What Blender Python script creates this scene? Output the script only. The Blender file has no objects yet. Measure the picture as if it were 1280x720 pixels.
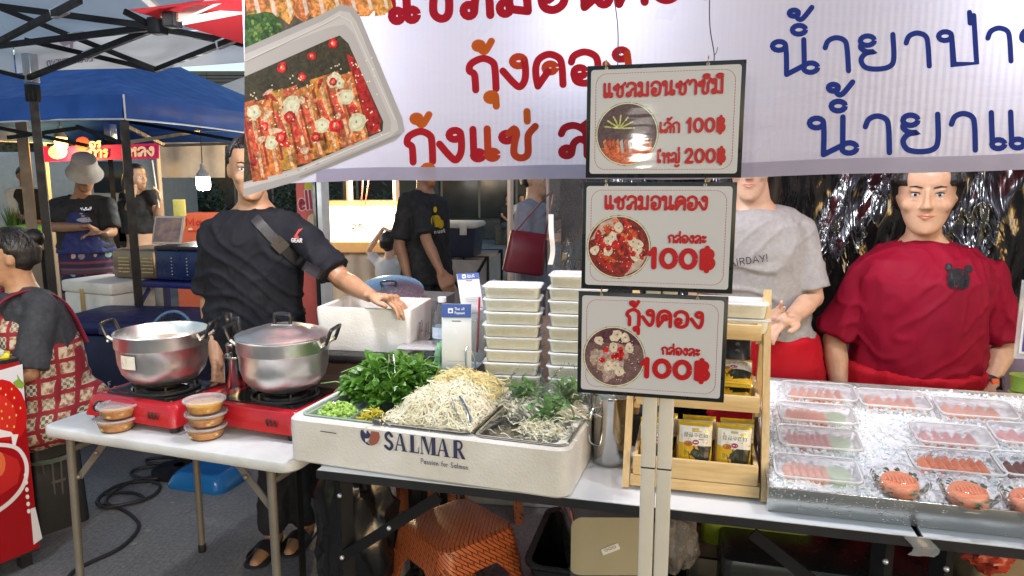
import bpy, bmesh, math, random
import numpy as np
from math import pi, sin, cos, radians as R, sqrt, atan2, exp
from mathutils import Vector, Matrix, noise
random.seed(11)
sc = bpy.context.scene
col = sc.collection
# ------------------------------------------------------------------ camera
CH = 1.55; PITCH = R(8.7); FPX = 880.0
cam = bpy.data.cameras.new('camera'); cam.lens = FPX/1280*36; cam.sensor_width = 36; cam.clip_start = .05; cam.clip_end = 500
co = bpy.data.objects.new('camera', cam); col.objects.link(co)
co.location = (0, 0, CH); co.rotation_euler = (pi/2-PITCH, 0, 0); sc.camera = co
# ------------------------------------------------------------------ dusk sky and the last of the sun
world = bpy.data.worlds.new('World'); sc.world = world; world.use_nodes = True
wn = world.node_tree.nodes; wl = world.node_tree.links
bg = wn['Background']; skyt = wn.new('ShaderNodeTexSky'); skyt.sky_type = 'NISHITA'; skyt.sun_disc = False
skyt.sun_elevation = R(11); skyt.sun_rotation = R(150); skyt.air_density = 1.3; skyt.dust_density = 1.0; skyt.ozone_density = 2
wl.new(skyt.outputs[0], bg.inputs[0]); bg.inputs[1].default_value = .15
sl = bpy.data.lights.new('sun', 'SUN'); sl.energy = .25; sl.angle = R(20); sl.color = (1, .85, .75)
so = bpy.data.objects.new('sun', sl); col.objects.link(so); so.rotation_euler = (R(80), 0, R(30)); so['kind'] = 'helper'
# ------------------------------------------------------------------ exposure
vs = sc.view_settings; vs.view_transform = 'Standard'; vs.look = 'None'; vs.exposure = 0.55; vs.gamma = 1
try: sc.cycles.use_denoising = True
except Exception: pass
sc.cycles.max_bounces = 8; sc.cycles.transparent_max_bounces = 24; sc.cycles.caustics_reflective = False; sc.cycles.caustics_refractive = False
sc.cycles.sample_clamp_indirect = 4.0
# ------------------------------------------------------------------ frames of reference
SP, CP = sin(PITCH), cos(PITCH)
A0 = Vector((-.555, 1.893, 0)); RZ = -atan2(.248, .9687)
SX = Vector((cos(RZ), sin(RZ), 0)); DX = Vector((-sin(RZ), cos(RZ), 0))
def ray(px, py):
    u = (px-640)/FPX; v = (360-py)/FPX
    return Vector((u, CP+v*SP, -SP+v*CP))
def onz(px, py, z):
    r = ray(px, py); t = (z-CH)/r.z; return Vector((r.x*t, r.y*t, z))
def ony(px, py, Y):
    r = ray(px, py); t = Y/r.y; return Vector((r.x*t, Y, CH+r.z*t))
def ond(px, py, d):
    r = ray(px, py); t = (d+A0.dot(DX))/r.dot(DX); return Vector((r.x*t, r.y*t, CH+r.z*t))
CAM0 = Vector((0, 0, CH))
def S(s, d, z=0): return A0+SX*s+DX*d+Vector((0, 0, z))
def SD(p):
    q = Vector(p)-A0; return q.dot(SX), q.dot(DX), p[2]
# ------------------------------------------------------------------ materials
MATS = {}
def newmat(name):
    m = bpy.data.materials.new(name); m.use_nodes = True; MATS[name] = m
    return m, m.node_tree.nodes, m.node_tree.links, m.node_tree.nodes['Principled BSDF']
def c4(c): return (c[0], c[1], c[2], 1)
def mat(name, c=(.5, .5, .5), rough=.5, metal=0, var=.12, vs=9, bump=0, bs=80, spec=.5, coat=0, transl=0, c2=None, rv=.12, stretch=None, sheen=0):
    if name in MATS: return MATS[name]
    m, n, l, b = newmat(name)
    tc = n.new('ShaderNodeTexCoord'); src = tc.outputs['Object']
    if stretch:
        mp = n.new('ShaderNodeMapping'); mp.inputs['Scale'].default_value = stretch; l.new(src, mp.inputs[0]); src = mp.outputs[0]
    nz = n.new('ShaderNodeTexNoise'); nz.inputs['Scale'].default_value = vs; nz.inputs['Detail'].default_value = 6; nz.inputs['Roughness'].default_value = .62
    l.new(src, nz.inputs['Vector'])
    mr = n.new('ShaderNodeMapRange'); mr.inputs[1].default_value = .3; mr.inputs[2].default_value = .7; l.new(nz.outputs['Fac'], mr.inputs[0])
    mx = n.new('ShaderNodeMix'); mx.data_type = 'RGBA'
    ca = c; cb = c2 if c2 else tuple(min(1, x*(1+var)) for x in c)
    if not c2: ca = tuple(x*(1-var) for x in c)
    mx.inputs[6].default_value = c4(ca); mx.inputs[7].default_value = c4(cb); l.new(mr.outputs[0], mx.inputs[0])
    l.new(mx.outputs[2], b.inputs['Base Color'])
    r2 = n.new('ShaderNodeMapRange'); r2.inputs[1].default_value = .3; r2.inputs[2].default_value = .7
    r2.inputs[3].default_value = max(.03, rough-rv*rough*1.5); r2.inputs[4].default_value = min(1, rough+rv*rough*1.5)
    n2 = n.new('ShaderNodeTexNoise'); n2.inputs['Scale'].default_value = vs*2.3; n2.inputs['Detail'].default_value = 4; l.new(src, n2.inputs['Vector'])
    l.new(n2.outputs['Fac'], r2.inputs[0]); l.new(r2.outputs[0], b.inputs['Roughness'])
    b.inputs['Metallic'].default_value = metal; b.inputs['Specular IOR Level'].default_value = spec; b.inputs['Coat Weight'].default_value = coat
    if sheen: b.inputs['Sheen Weight'].default_value = sheen
    if bump:
        n3 = n.new('ShaderNodeTexNoise'); n3.inputs['Scale'].default_value = bs; n3.inputs['Detail'].default_value = 3; l.new(src, n3.inputs['Vector'])
        bp = n.new('ShaderNodeBump'); bp.inputs['Strength'].default_value = bump; bp.inputs['Distance'].default_value = .004
        l.new(n3.outputs['Fac'], bp.inputs['Height']); l.new(bp.outputs[0], b.inputs['Normal'])
    if transl:
        t = n.new('ShaderNodeBsdfTranslucent'); l.new(mx.outputs[2], t.inputs[0])
        ms = n.new('ShaderNodeMixShader'); ms.inputs[0].default_value = transl
        l.new(b.outputs[0], ms.inputs[1]); l.new(t.outputs[0], ms.inputs[2]); l.new(ms.outputs[0], n['Material Output'].inputs[0])
    return m
def clear(name, tint=(1, 1, 1), opac=.15, rough=.12, body=(.9, .92, .92), bump=0, bs=30, fres=.14):
    """thin see-through plastic: transparent film with a gloss that grows at grazing angles and a little milkiness"""
    if name in MATS: return MATS[name]
    m, n, l, b = newmat(name)
    b.inputs['Base Color'].default_value = c4(body); b.inputs['Roughness'].default_value = rough
    t = n.new('ShaderNodeBsdfTransparent'); t.inputs[0].default_value = c4(tint)
    lw = n.new('ShaderNodeLayerWeight'); lw.inputs[0].default_value = fres
    g = n.new('ShaderNodeBsdfGlossy'); g.inputs['Roughness'].default_value = rough
    m1 = n.new('ShaderNodeMixShader'); l.new(lw.outputs['Fresnel'], m1.inputs[0]); l.new(t.outputs[0], m1.inputs[1]); l.new(g.outputs[0], m1.inputs[2])
    m2 = n.new('ShaderNodeMixShader'); m2.inputs[0].default_value = opac; l.new(m1.outputs[0], m2.inputs[1]); l.new(b.outputs[0], m2.inputs[2])
    l.new(m2.outputs[0], n['Material Output'].inputs[0])
    if bump:
        tc = n.new('ShaderNodeTexCoord'); nz = n.new('ShaderNodeTexNoise'); nz.inputs['Scale'].default_value = bs; nz.inputs['Detail'].default_value = 3
        l.new(tc.outputs['Object'], nz.inputs['Vector']); bp = n.new('ShaderNodeBump'); bp.inputs['Strength'].default_value = bump; bp.inputs['Distance'].default_value = .02
        l.new(nz.outputs['Fac'], bp.inputs['Height'])
        for q in (lw, g, b): l.new(bp.outputs[0], q.inputs['Normal'])
    return m
def emit(name, c, s):
    if name in MATS: return MATS[name]
    m, n, l, b = newmat(name); b.inputs['Base Color'].default_value = c4(c); b.inputs['Emission Color'].default_value = c4(c); b.inputs['Emission Strength'].default_value = s
    return m
def inkmat(name='ink', rough=.35, spec=.5, transl=0, wavy=0, coat=0, photo=0):
    if name in MATS: return MATS[name]
    m, n, l, b = newmat(name); a = n.new('ShaderNodeAttribute'); a.attribute_name = 'ink'
    src = a.outputs['Color']
    if photo:   # the fine mottling of a printed food photograph
        tc = n.new('ShaderNodeTexCoord'); hs_ = n.new('ShaderNodeSeparateColor'); hs_.mode = 'HSV'; l.new(src, hs_.inputs[0]); sa_ = n.new('ShaderNodeMapRange'); sa_.inputs[1].default_value = .15; sa_.inputs[2].default_value = .7; l.new(hs_.outputs[1], sa_.inputs[0])
        for sc_, k_, dist in ((photo, .65, 1.5), (photo*3.2, .4, .6)):
            z_ = n.new('ShaderNodeTexNoise'); z_.inputs['Scale'].default_value = sc_; z_.inputs['Detail'].default_value = 5; z_.inputs['Distortion'].default_value = dist; l.new(tc.outputs['Object'], z_.inputs['Vector'])
            r_ = n.new('ShaderNodeMapRange'); r_.inputs[1].default_value = .3; r_.inputs[2].default_value = .7; r_.inputs[3].default_value = 1-k_; r_.inputs[4].default_value = 1+k_; l.new(z_.outputs['Fac'], r_.inputs[0])
            x_ = n.new('ShaderNodeVectorMath'); x_.operation = 'SCALE'; l.new(src, x_.inputs[0]); mx_ = n.new('ShaderNodeMix'); mx_.inputs[2].default_value = 1; l.new(sa_.outputs[0], mx_.inputs[0]); l.new(r_.outputs[0], mx_.inputs[3]); l.new(mx_.outputs[0], x_.inputs['Scale']); src = x_.outputs[0]
    l.new(src, b.inputs['Base Color']); b.inputs['Roughness'].default_value = rough; b.inputs['Specular IOR Level'].default_value = spec
    b.inputs['Coat Weight'].default_value = coat; b.inputs['Coat Roughness'].default_value = .06
    if wavy:
        add_wavy(n, l, b, wavy)
    if transl:
        t = n.new('ShaderNodeBsdfTranslucent'); l.new(a.outputs['Color'], t.inputs[0])
        ms = n.new('ShaderNodeMixShader'); ms.inputs[0].default_value = transl
        l.new(b.outputs[0], ms.inputs[1]); l.new(t.outputs[0], ms.inputs[2]); l.new(ms.outputs[0], n['Material Output'].inputs[0])
    return m
def add_wavy(n, l, b, k):
    tc = n.new('ShaderNodeTexCoord'); mp = n.new('ShaderNodeMapping'); mp.inputs['Scale'].default_value = (3, 3, 16); l.new(tc.outputs['Object'], mp.inputs[0])
    nz = n.new('ShaderNodeTexNoise'); nz.inputs['Scale'].default_value = 2.2; nz.inputs['Detail'].default_value = 2; l.new(mp.outputs[0], nz.inputs['Vector'])
    bp = n.new('ShaderNodeBump'); bp.inputs['Strength'].default_value = k; bp.inputs['Distance'].default_value = .02; l.new(nz.outputs['Fac'], bp.inputs['Height'])
    l.new(bp.outputs[0], b.inputs['Normal'])
    l.new(bp.outputs[0], b.inputs['Coat Normal'])
# ------------------------------------------------------------------ mesh builder
def rrect(hx, hy, r, n=4, cx=0, cy=0):
    r = min(r, hx*.999, hy*.999); out = []
    for k, (sx, sy) in enumerate(((1, 1), (-1, 1), (-1, -1), (1, -1))):
        for i in range(n+1):
            a = pi/2*(k+i/n); out.append((cx+sx*(hx-r)+r*cos(a), cy+sy*(hy-r)+r*sin(a)))
    return out
def crom(pts, sub=6, closed=False):
    pts = [Vector(p) for p in pts]; n = len(pts); out = []
    if n < 3: return pts
    for i in range(n if closed else n-1):
        if closed: p0, p1, p2, p3 = pts[(i-1) % n], pts[i], pts[(i+1) % n], pts[(i+2) % n]
        else: p0, p1, p2, p3 = pts[max(0, i-1)], pts[i], pts[i+1], pts[min(n-1, i+2)]
        for k in range(sub):
            t = k/sub
            out.append(.5*((2*p1)+(-p0+p2)*t+(2*p0-5*p1+4*p2-p3)*t*t+(-p0+3*p1-3*p2+p3)*t**3))
    if not closed: out.append(pts[-1])
    return out
class MB:
    def __init__(s): s.v = []; s.f = []; s.c = []
    def add(s, vs, fs, c=None):
        o = len(s.v); s.v.extend([tuple(v) for v in vs]); s.f.extend([tuple(i+o for i in f) for f in fs])
        s.c.extend([c]*len(fs)); return s
    def box(s, x0, x1, y0, y1, z0, z1, c=None, M=None):
        v = [Vector(p) for p in ((x0, y0, z0), (x1, y0, z0), (x1, y1, z0), (x0, y1, z0), (x0, y0, z1), (x1, y0, z1), (x1, y1, z1), (x0, y1, z1))]
        if M: v = [M@p for p in v]
        return s.add(v, [(3, 2, 1, 0), (4, 5, 6, 7), (0, 1, 5, 4), (1, 2, 6, 5), (2, 3, 7, 6), (3, 0, 4, 7)], c)
    def loft(s, rings, cap0=True, cap1=True, c=None, M=None):
        n = len(rings[0]); v = [Vector(p) for r in rings for p in r]
        if M: v = [M@p for p in v]
        f = []
        for k in range(len(rings)-1):
            for i in range(n):
                j = (i+1) % n; f.append((k*n+i, k*n+j, (k+1)*n+j, (k+1)*n+i))
        if cap0: f.append(tuple(range(n-1, -1, -1)))
        if cap1: f.append(tuple(range((len(rings)-1)*n, len(rings)*n)))
        return s.add(v, f, c)
    def rr(s, prof, n=4, cx=0, cy=0, cap0=True, cap1=True, c=None, M=None):
        """rounded-rectangle loft: prof = [(z, hx, hy, r)]"""
        return s.loft([[(x, y, z) for x, y in rrect(hx, hy, r, n, cx, cy)] for z, hx, hy, r in prof], cap0, cap1, c, M)
    def rbox(s, x0, x1, y0, y1, z0, z1, r=.01, e=None, c=None, M=None):
        hx, hy = (x1-x0)/2, (y1-y0)/2; e = e if e is not None else min(r*.6, (z1-z0)*.4)
        return s.rr([(z0, hx-e, hy-e, r), (z0+e*.3, hx-e*.3, hy-e*.3, r), (z0+e, hx, hy, r), (z1-e, hx, hy, r), (z1-e*.3, hx-e*.3, hy-e*.3, r), (z1, hx-e, hy-e, r)], 3, (x0+x1)/2, (y0+y1)/2, c=c, M=M)
    def lathe(s, prof, n=32, cx=0, cy=0, cap0=False, cap1=False, c=None, M=None):
        return s.loft([[(cx+r*cos(2*pi*i/n), cy+r*sin(2*pi*i/n), z) for i in range(n)] for r, z in prof], cap0, cap1, c, M)
    def tube(s, pts, r, n=8, closed=False, c=None, flat=1, up=None):
        pts = [Vector(p) for p in pts]; m = len(pts); rings = []; prev = None
        for i, p in enumerate(pts):
            a = pts[(i-1) % m] if (closed or i > 0) else p; b = pts[(i+1) % m] if (closed or i < m-1) else p
            t = (b-a); t = t.normalized() if t.length > 1e-9 else Vector((0, 0, 1))
            if prev is None:
                u = Vector(up) if up else (Vector((0, 0, 1)) if abs(t.z) < .9 else Vector((1, 0, 0)))
            else: u = prev
            u = (u-t*u.dot(t)); u = u.normalized() if u.length > 1e-6 else t.orthogonal().normalized()
            w = t.cross(u); prev = u; rr = r[i] if isinstance(r, (list, tuple)) else r
            rings.append([p+u*(rr*cos(2*pi*k/n)*flat)+w*(rr*sin(2*pi*k/n)) for k in range(n)])
        if closed: rings.append(rings[0]); return s.loft(rings, False, False, c)
        return s.loft(rings, True, True, c)
    def bar(s, a, b, w, h=None, c=None, up=(0, 0, 1)):
        """square bar from a to b"""
        a, b = Vector(a), Vector(b); h = h or w; t = (b-a).normalized(); u = Vector(up)
        u = u-t*u.dot(t); u = u.normalized() if u.length > 1e-4 else t.orthogonal().normalized(); q = t.cross(u)
        rg = [[p+q*(x*w/2)+u*(y*h/2) for x, y in ((-1, -1), (1, -1), (1, 1), (-1, 1))] for p in (a, b)]
        return s.loft(rg, True, True, c)
    def ball(s, cx, cy, cz, rx, ry=None, rz=None, n=12, m=8, c=None, M=None):
        ry = ry or rx; rz = rz or rx
        prof = [[(cx+rx*max(.001, sin(pi*k/m))*cos(2*pi*i/n), cy+ry*max(.001, sin(pi*k/m))*sin(2*pi*i/n), cz-rz*cos(pi*k/m)) for i in range(n)] for k in range(m+1)]
        return s.loft(prof, True, True, c, M)
    def sheet(s, fn, nu, nv, c=None):
        v = [fn(i/nu, j/nv) for j in range(nv+1) for i in range(nu+1)]
        f = [(j*(nu+1)+i, j*(nu+1)+i+1, (j+1)*(nu+1)+i+1, (j+1)*(nu+1)+i) for j in range(nv) for i in range(nu)]
        return s.add(v, f, c)
    def mesh(s, name, smooth=True, ang=38):
        me = bpy.data.meshes.new(name); me.from_pydata(s.v, [], s.f); me.update()
        if any(x is not None for x in s.c):
            at = me.attributes.new('ink', 'FLOAT_COLOR', 'FACE')
            at.data.foreach_set('color', [q for x in s.c for q in c4(x or (1, 1, 1))])
        if smooth:
            me.polygons.foreach_set('use_smooth', [True]*len(me.polygons)); me.set_sharp_from_angle(angle=R(ang))
        return me
    def build(s, name, m=None, parent=None, smooth=True, ang=38):
        return link(name, s.mesh(name, smooth, ang), m, parent)
def link(name, me, m=None, parent=None):
    o = bpy.data.objects.new(name, me); col.objects.link(o)
    if m: me.materials.append(m)
    if parent: o.parent = parent
    return o
def thing(name, label, cat, loc=(0, 0, 0), rz=0, group=None, rx=0, ry=0):
    o = bpy.data.objects.new(name, None); col.objects.link(o); o.empty_display_size = .05
    o.location = loc; o.rotation_euler = (rx, ry, rz); return tag(o, label, cat, group)
def tag(o, label, cat, group=None):
    o['label'] = label; o['category'] = cat
    if group: o['group'] = group
    return o
def kind(o, k): o['kind'] = k; return o
def dup(root, loc, rz=None, label=None, group=None):
    r = root.copy(); col.objects.link(r); r.location = loc
    if rz is not None: r.rotation_euler = (r.rotation_euler[0], r.rotation_euler[1], rz)
    if label: r['label'] = label
    if group: r['group'] = group
    def rec(a, b):
        for ch in list(KIDS(a)):
            c = ch.copy(); col.objects.link(c); c.parent = b; rec(ch, c)
    rec(root, r); return r
def KIDS(o): return [x for x in bpy.data.objects if x.parent == o]
def nz(x, y, z=0): return noise.noise(Vector((x, y, z)))
ORD = ['first', 'second', 'third', 'fourth', 'fifth', 'sixth', 'seventh', 'eighth', 'ninth', 'tenth', 'eleventh', 'twelfth']
# ------------------------------------------------------------------ lettering (strokes of print laid on a surface)
def circ(cx, cy, r, ry=None, n=14): return [(cx+r*cos(2*pi*i/n), cy+(ry or r)*sin(2*pi*i/n)) for i in range(n+1)]
def G(w, *st): return (w, st)
P_ = lambda *p: [(v[0], v[1]) for v in crom([Vector((a, b, 0)) for a, b in p], 5)]
L_ = lambda *p: list(p)
GL = {
 'ก': G(.74, P_((.17, 0), (.17, .3), (.15, .52), (.04, .64), (.1, .86), (.38, 1), (.62, .86), (.67, .6), (.67, 0))),
 'ง': G(.66, circ(.42, .84, .15), P_((.57, .84), (.58, .5), (.54, .2), (.42, .02), (.28, .14), (.02, .56))),
 'ด': G(.8, circ(.43, .56, .13), L_((.37, .45), (.1, .0)), P_((.1, .0), (.07, .3), (.08, .62), (.18, .88), (.42, 1), (.66, .86), (.72, .58), (.72, 0))),
 'อ': G(.78, P_((.06, .7), (.14, .9), (.4, 1), (.66, .84), (.71, .5), (.64, .14), (.4, 0), (.16, .08), (.1, .32)), circ(.25, .37, .14)),
 'น': G(.9, circ(.15, .86, .13), P_((.28, .86), (.28, .5), (.26, 0)), L_((.26, 0), (.62, .24)), L_((.64, 1), (.62, .2)), circ(.74, .16, .14)),
 'ม': G(.86, circ(.15, .86, .13), L_((.28, .86), (.28, .1)), circ(.17, .13, .13), L_((.28, .1), (.72, .02)), L_((.72, 1), (.72, .02))),
 'ล': G(.8, P_((.07, .74), (.16, .93), (.4, 1), (.64, .88), (.7, .6), (.7, 0)), circ(.19, .14, .13), P_((.32, .14), (.38, .42), (.54, .54), (.7, .44))),
 'ส': G(.84, P_((.07, .74), (.16, .93), (.4, 1), (.64, .84), (.7, .6), (.7, 0)), circ(.19, .14, .13), P_((.32, .14), (.38, .42), (.54, .54), (.7, .44)), L_((.58, .92), (.82, 1.14))),
 'ซ': G(.86, circ(.15, .66, .12), P_((.2, .77), (.3, .92), (.38, .8), (.32, .5), (.3, .14), (.48, 0), (.66, .12), (.68, .6), (.58, .72), (.68, .8), (.86, 1.0))),
 'ช': G(.86, circ(.15, .7, .13), P_((.2, .82), (.34, .96), (.4, .8), (.34, .5), (.32, .14), (.48, 0), (.66, .12), (.68, .62), (.72, .8), (.88, 1.02))),
 'เ': G(.36, L_((.12, 1), (.12, .16)), circ(.23, .14, .12)),
 'แ': G(.72, L_((.12, 1), (.12, .16)), circ(.23, .14, .12), L_((.48, 1), (.48, .16)), circ(.59, .14, .12)),
 'า': G(.58, P_((.05, .72), (.12, .92), (.28, 1), (.44, .9), (.48, .65), (.48, 0))),
 'ย': G(.82, circ(.21, .86, .14), P_((.09, .78), (.07, .66), (.17, .54), (.32, .52), (.16, .48), (.06, .3), (.14, .07), (.38, 0), (.62, .06), (.71, .3), (.72, 1))),
 'ป': G(.84, circ(.15, .86, .13), L_((.28, .86), (.28, 0), (.74, 0), (.74, 1.42))),
 'ห': G(.84, circ(.15, .86, .12), L_((.27, .86), (.27, 0)), P_((.27, .5), (.44, .66), (.6, .72)), circ(.66, .86, .12), P_((.6, .72), (.7, .5), (.71, 0))),
 'ญ': G(1.0, circ(.13, .2, .12), P_((.06, .72), (.16, .94), (.34, 1), (.5, .88), (.54, .5), (.54, 0)), P_((.25, .2), (.3, .4)), P_((.54, .06), (.74, .02), (.86, .14), (.86, 1)), P_((.5, -.3), (.66, -.4), (.86, -.28))),
 'ใ': G(.44, circ(.26, .14, .12), P_((.14, .14), (.14, .9), (.14, 1.2), (.3, 1.34), (.34, 1.2), (.24, 1.12))),
 'ะ': G(.5, circ(.16, .8, .1), P_((.26, .72), (.3, .66), (.46, .84)), circ(.16, .26, .1), P_((.26, .18), (.3, .12), (.46, .3))),
 'โ': G(.42, circ(.26, .14, .12), P_((.14, .14), (.14, 1.1), (.3, 1.15), (.12, 1.3), (.36, 1.4))),
 'ว': G(.62, P_((.05, .72), (.14, .94), (.32, 1), (.5, .86), (.53, .5), (.53, .16)), circ(.42, .13, .12)),
 'ร': G(.6, circ(.3, .14, .12), P_((.42, .16), (.46, .5), (.4, .66), (.1, .74), (.12, .9), (.3, 1), (.5, .94))),
 'อ่': None,
 '1': G(.5, P_((.08, .74), (.2, .84), (.3, 1)), L_((.3, 1), (.3, 0))),
 '0': G(.86, circ(.42, .5, .34, .46, 20)),
 '2': G(.72, P_((.06, .76), (.2, .98), (.46, .96), (.56, .72), (.4, .42), (.08, .02)), L_((.08, .02), (.62, .02))),
 '5': G(.68, L_((.55, 1), (.16, 1), (.12, .56)), P_((.12, .56), (.36, .66), (.56, .5), (.56, .2), (.34, 0), (.08, .1))),
 '7': G(.62, L_((.06, 1), (.56, 1), (.22, 0))),
 '4': G(.66, L_((.46, 0), (.46, 1), (.05, .3), (.6, .3))),
 '฿': G(.78, L_((.14, .04), (.14, .96)), P_((.14, .96), (.5, .94), (.58, .74), (.44, .54), (.14, .52)), P_((.14, .52), (.52, .5), (.64, .28), (.5, .06), (.14, .04)), L_((.36, 1.12), (.36, -.12))),
 ' ': G(.4), '(': G(.3, P_((.24, 1.1), (.08, .6), (.24, -.1))), ')': G(.3, P_((.06, 1.1), (.22, .6), (.06, -.1))), '!': G(.3, L_((.14, 1.1), (.12, .32)), circ(.12, .04, .02)),
 'S': G(.7, P_((.56, .84), (.34, 1), (.12, .82), (.2, .58), (.48, .42), (.56, .18), (.34, 0), (.08, .14))),
 'A': G(.74, L_((.04, 0), (.36, 1), (.68, 0)), L_((.15, .34), (.57, .34))),
 'L': G(.6, L_((.1, 1), (.1, 0), (.54, 0))), 'M': G(.9, L_((.1, 0), (.12, 1), (.44, .2), (.76, 1), (.78, 0))),
 'R': G(.7, L_((.1, 0), (.1, 1)), P_((.1, .98), (.5, .96), (.58, .74), (.46, .52), (.1, .5)), L_((.34, .5), (.62, 0))),
 'D': G(.72, L_((.1, 0), (.1, 1)), P_((.1, 1), (.46, .94), (.62, .5), (.46, .06), (.1, 0))),
 'Y': G(.66, L_((.04, 1), (.32, .5)), L_((.6, 1), (.28, 0))), 'I': G(.24, L_((.1, 1), (.1, 0))), 'H': G(.7, L_((.1, 0), (.1, 1)), L_((.58, 0), (.58, 1)), L_((.1, .52), (.58, .52))),
 'O': G(.8, circ(.38, .5, .3, .48, 18)), 'C': G(.7, P_((.6, .86), (.38, 1), (.12, .8), (.08, .45), (.2, .1), (.42, 0), (.62, .14))), 'F': G(.6, L_((.1, 0), (.1, 1), (.56, 1)), L_((.1, .54), (.48, .54))),
 'E': G(.6, L_((.56, 0), (.1, 0), (.1, 1), (.56, 1)), L_((.1, .52), (.48, .52))), 'N': G(.76, L_((.1, 0), (.1, 1), (.62, 0), (.62, 1))), 'P': G(.64, L_((.1, 0), (.1, 1)), P_((.1, .98), (.48, .96), (.56, .72), (.44, .5), (.1, .48))),
 'G': G(.74, P_((.6, .86), (.38, 1), (.12, .8), (.08, .45), (.2, .1), (.42, 0), (.6, .12), (.6, .44), (.4, .44))), 'T': G(.64, L_((.3, 0), (.3, 1)), L_((.02, 1), (.6, 1))), 'K': G(.66, L_((.1, 0), (.1, 1)), L_((.56, 1), (.12, .46), (.6, 0))),
 'a': G(.56, circ(.24, .28, .18, .26), L_((.44, .56), (.44, 0))), 'c': G(.5, P_((.42, .46), (.24, .54), (.08, .28), (.24, 0), (.44, .1))), 'e': G(.54, P_((.08, .28), (.46, .3), (.38, .5), (.2, .52), (.08, .28), (.2, .02), (.44, .08))),
 'f': G(.36, P_((.34, .98), (.18, .9), (.16, .6), (.16, 0)), L_((.04, .56), (.32, .56))), 'i': G(.22, L_((.1, .54), (.1, 0)), circ(.1, .76, .02)), 'l': G(.22, L_((.1, 1), (.1, 0))), 'm': G(.8, L_((.08, .54), (.08, 0)), P_((.08, .4), (.24, .54), (.38, .4), (.38, 0)), P_((.38, .4), (.54, .54), (.68, .4), (.68, 0))),
 'n': G(.54, L_((.08, .54), (.08, 0)), P_((.08, .36), (.26, .54), (.42, .38), (.42, 0))), 'o': G(.54, circ(.26, .27, .18, .26)), 'r': G(.38, L_((.08, .54), (.08, 0)), P_((.08, .36), (.2, .52), (.34, .52))), 's': G(.46, P_((.38, .46), (.2, .54), (.1, .4), (.36, .18), (.22, 0), (.06, .08))),
 't': G(.34, L_((.16, .84), (.16, .06), (.3, 0)), L_((.04, .56), (.3, .56))), 'u': G(.52, P_((.08, .54), (.08, .14), (.24, 0), (.42, .14)), L_((.42, .54), (.42, 0))), 'h': G(.54, L_((.08, 1), (.08, 0)), P_((.08, .36), (.26, .54), (.42, .38), (.42, 0))), 'y': G(.5, L_((.06, .54), (.24, .04)), L_((.42, .54), (.14, -.3))),
}
MARK = {  # placed over (or under) the letter before: strokes in units where that letter's right side is x=0
 'ุ': [circ(-.2, -.26, .11), L_((-.09, -.26), (-.09, -.56))],
 '้': [circ(-.44, 1.42, .09), P_((-.35, 1.44), (-.38, 1.28), (-.28, 1.24), (-.12, 1.54))],
 '่': [L_((-.18, 1.2), (-.18, 1.52))],
 'ิ': [circ(-.3, 1.24, .2, .12)],
 '็': [P_((-.4, 1.2), (-.4, 1.38), (-.24, 1.24), (-.14, 1.4), (-.02, 1.5))],
 'ํ': [circ(-.34, 1.3, .13)],
 '๋': [L_((-.18, 1.72), (-.18, 2.0))],
 '๊': [circ(-.42, 1.8, .09), P_((-.33, 1.82), (-.36, 1.66), (-.26, 1.62), (-.06, 1.94))],
}
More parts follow.
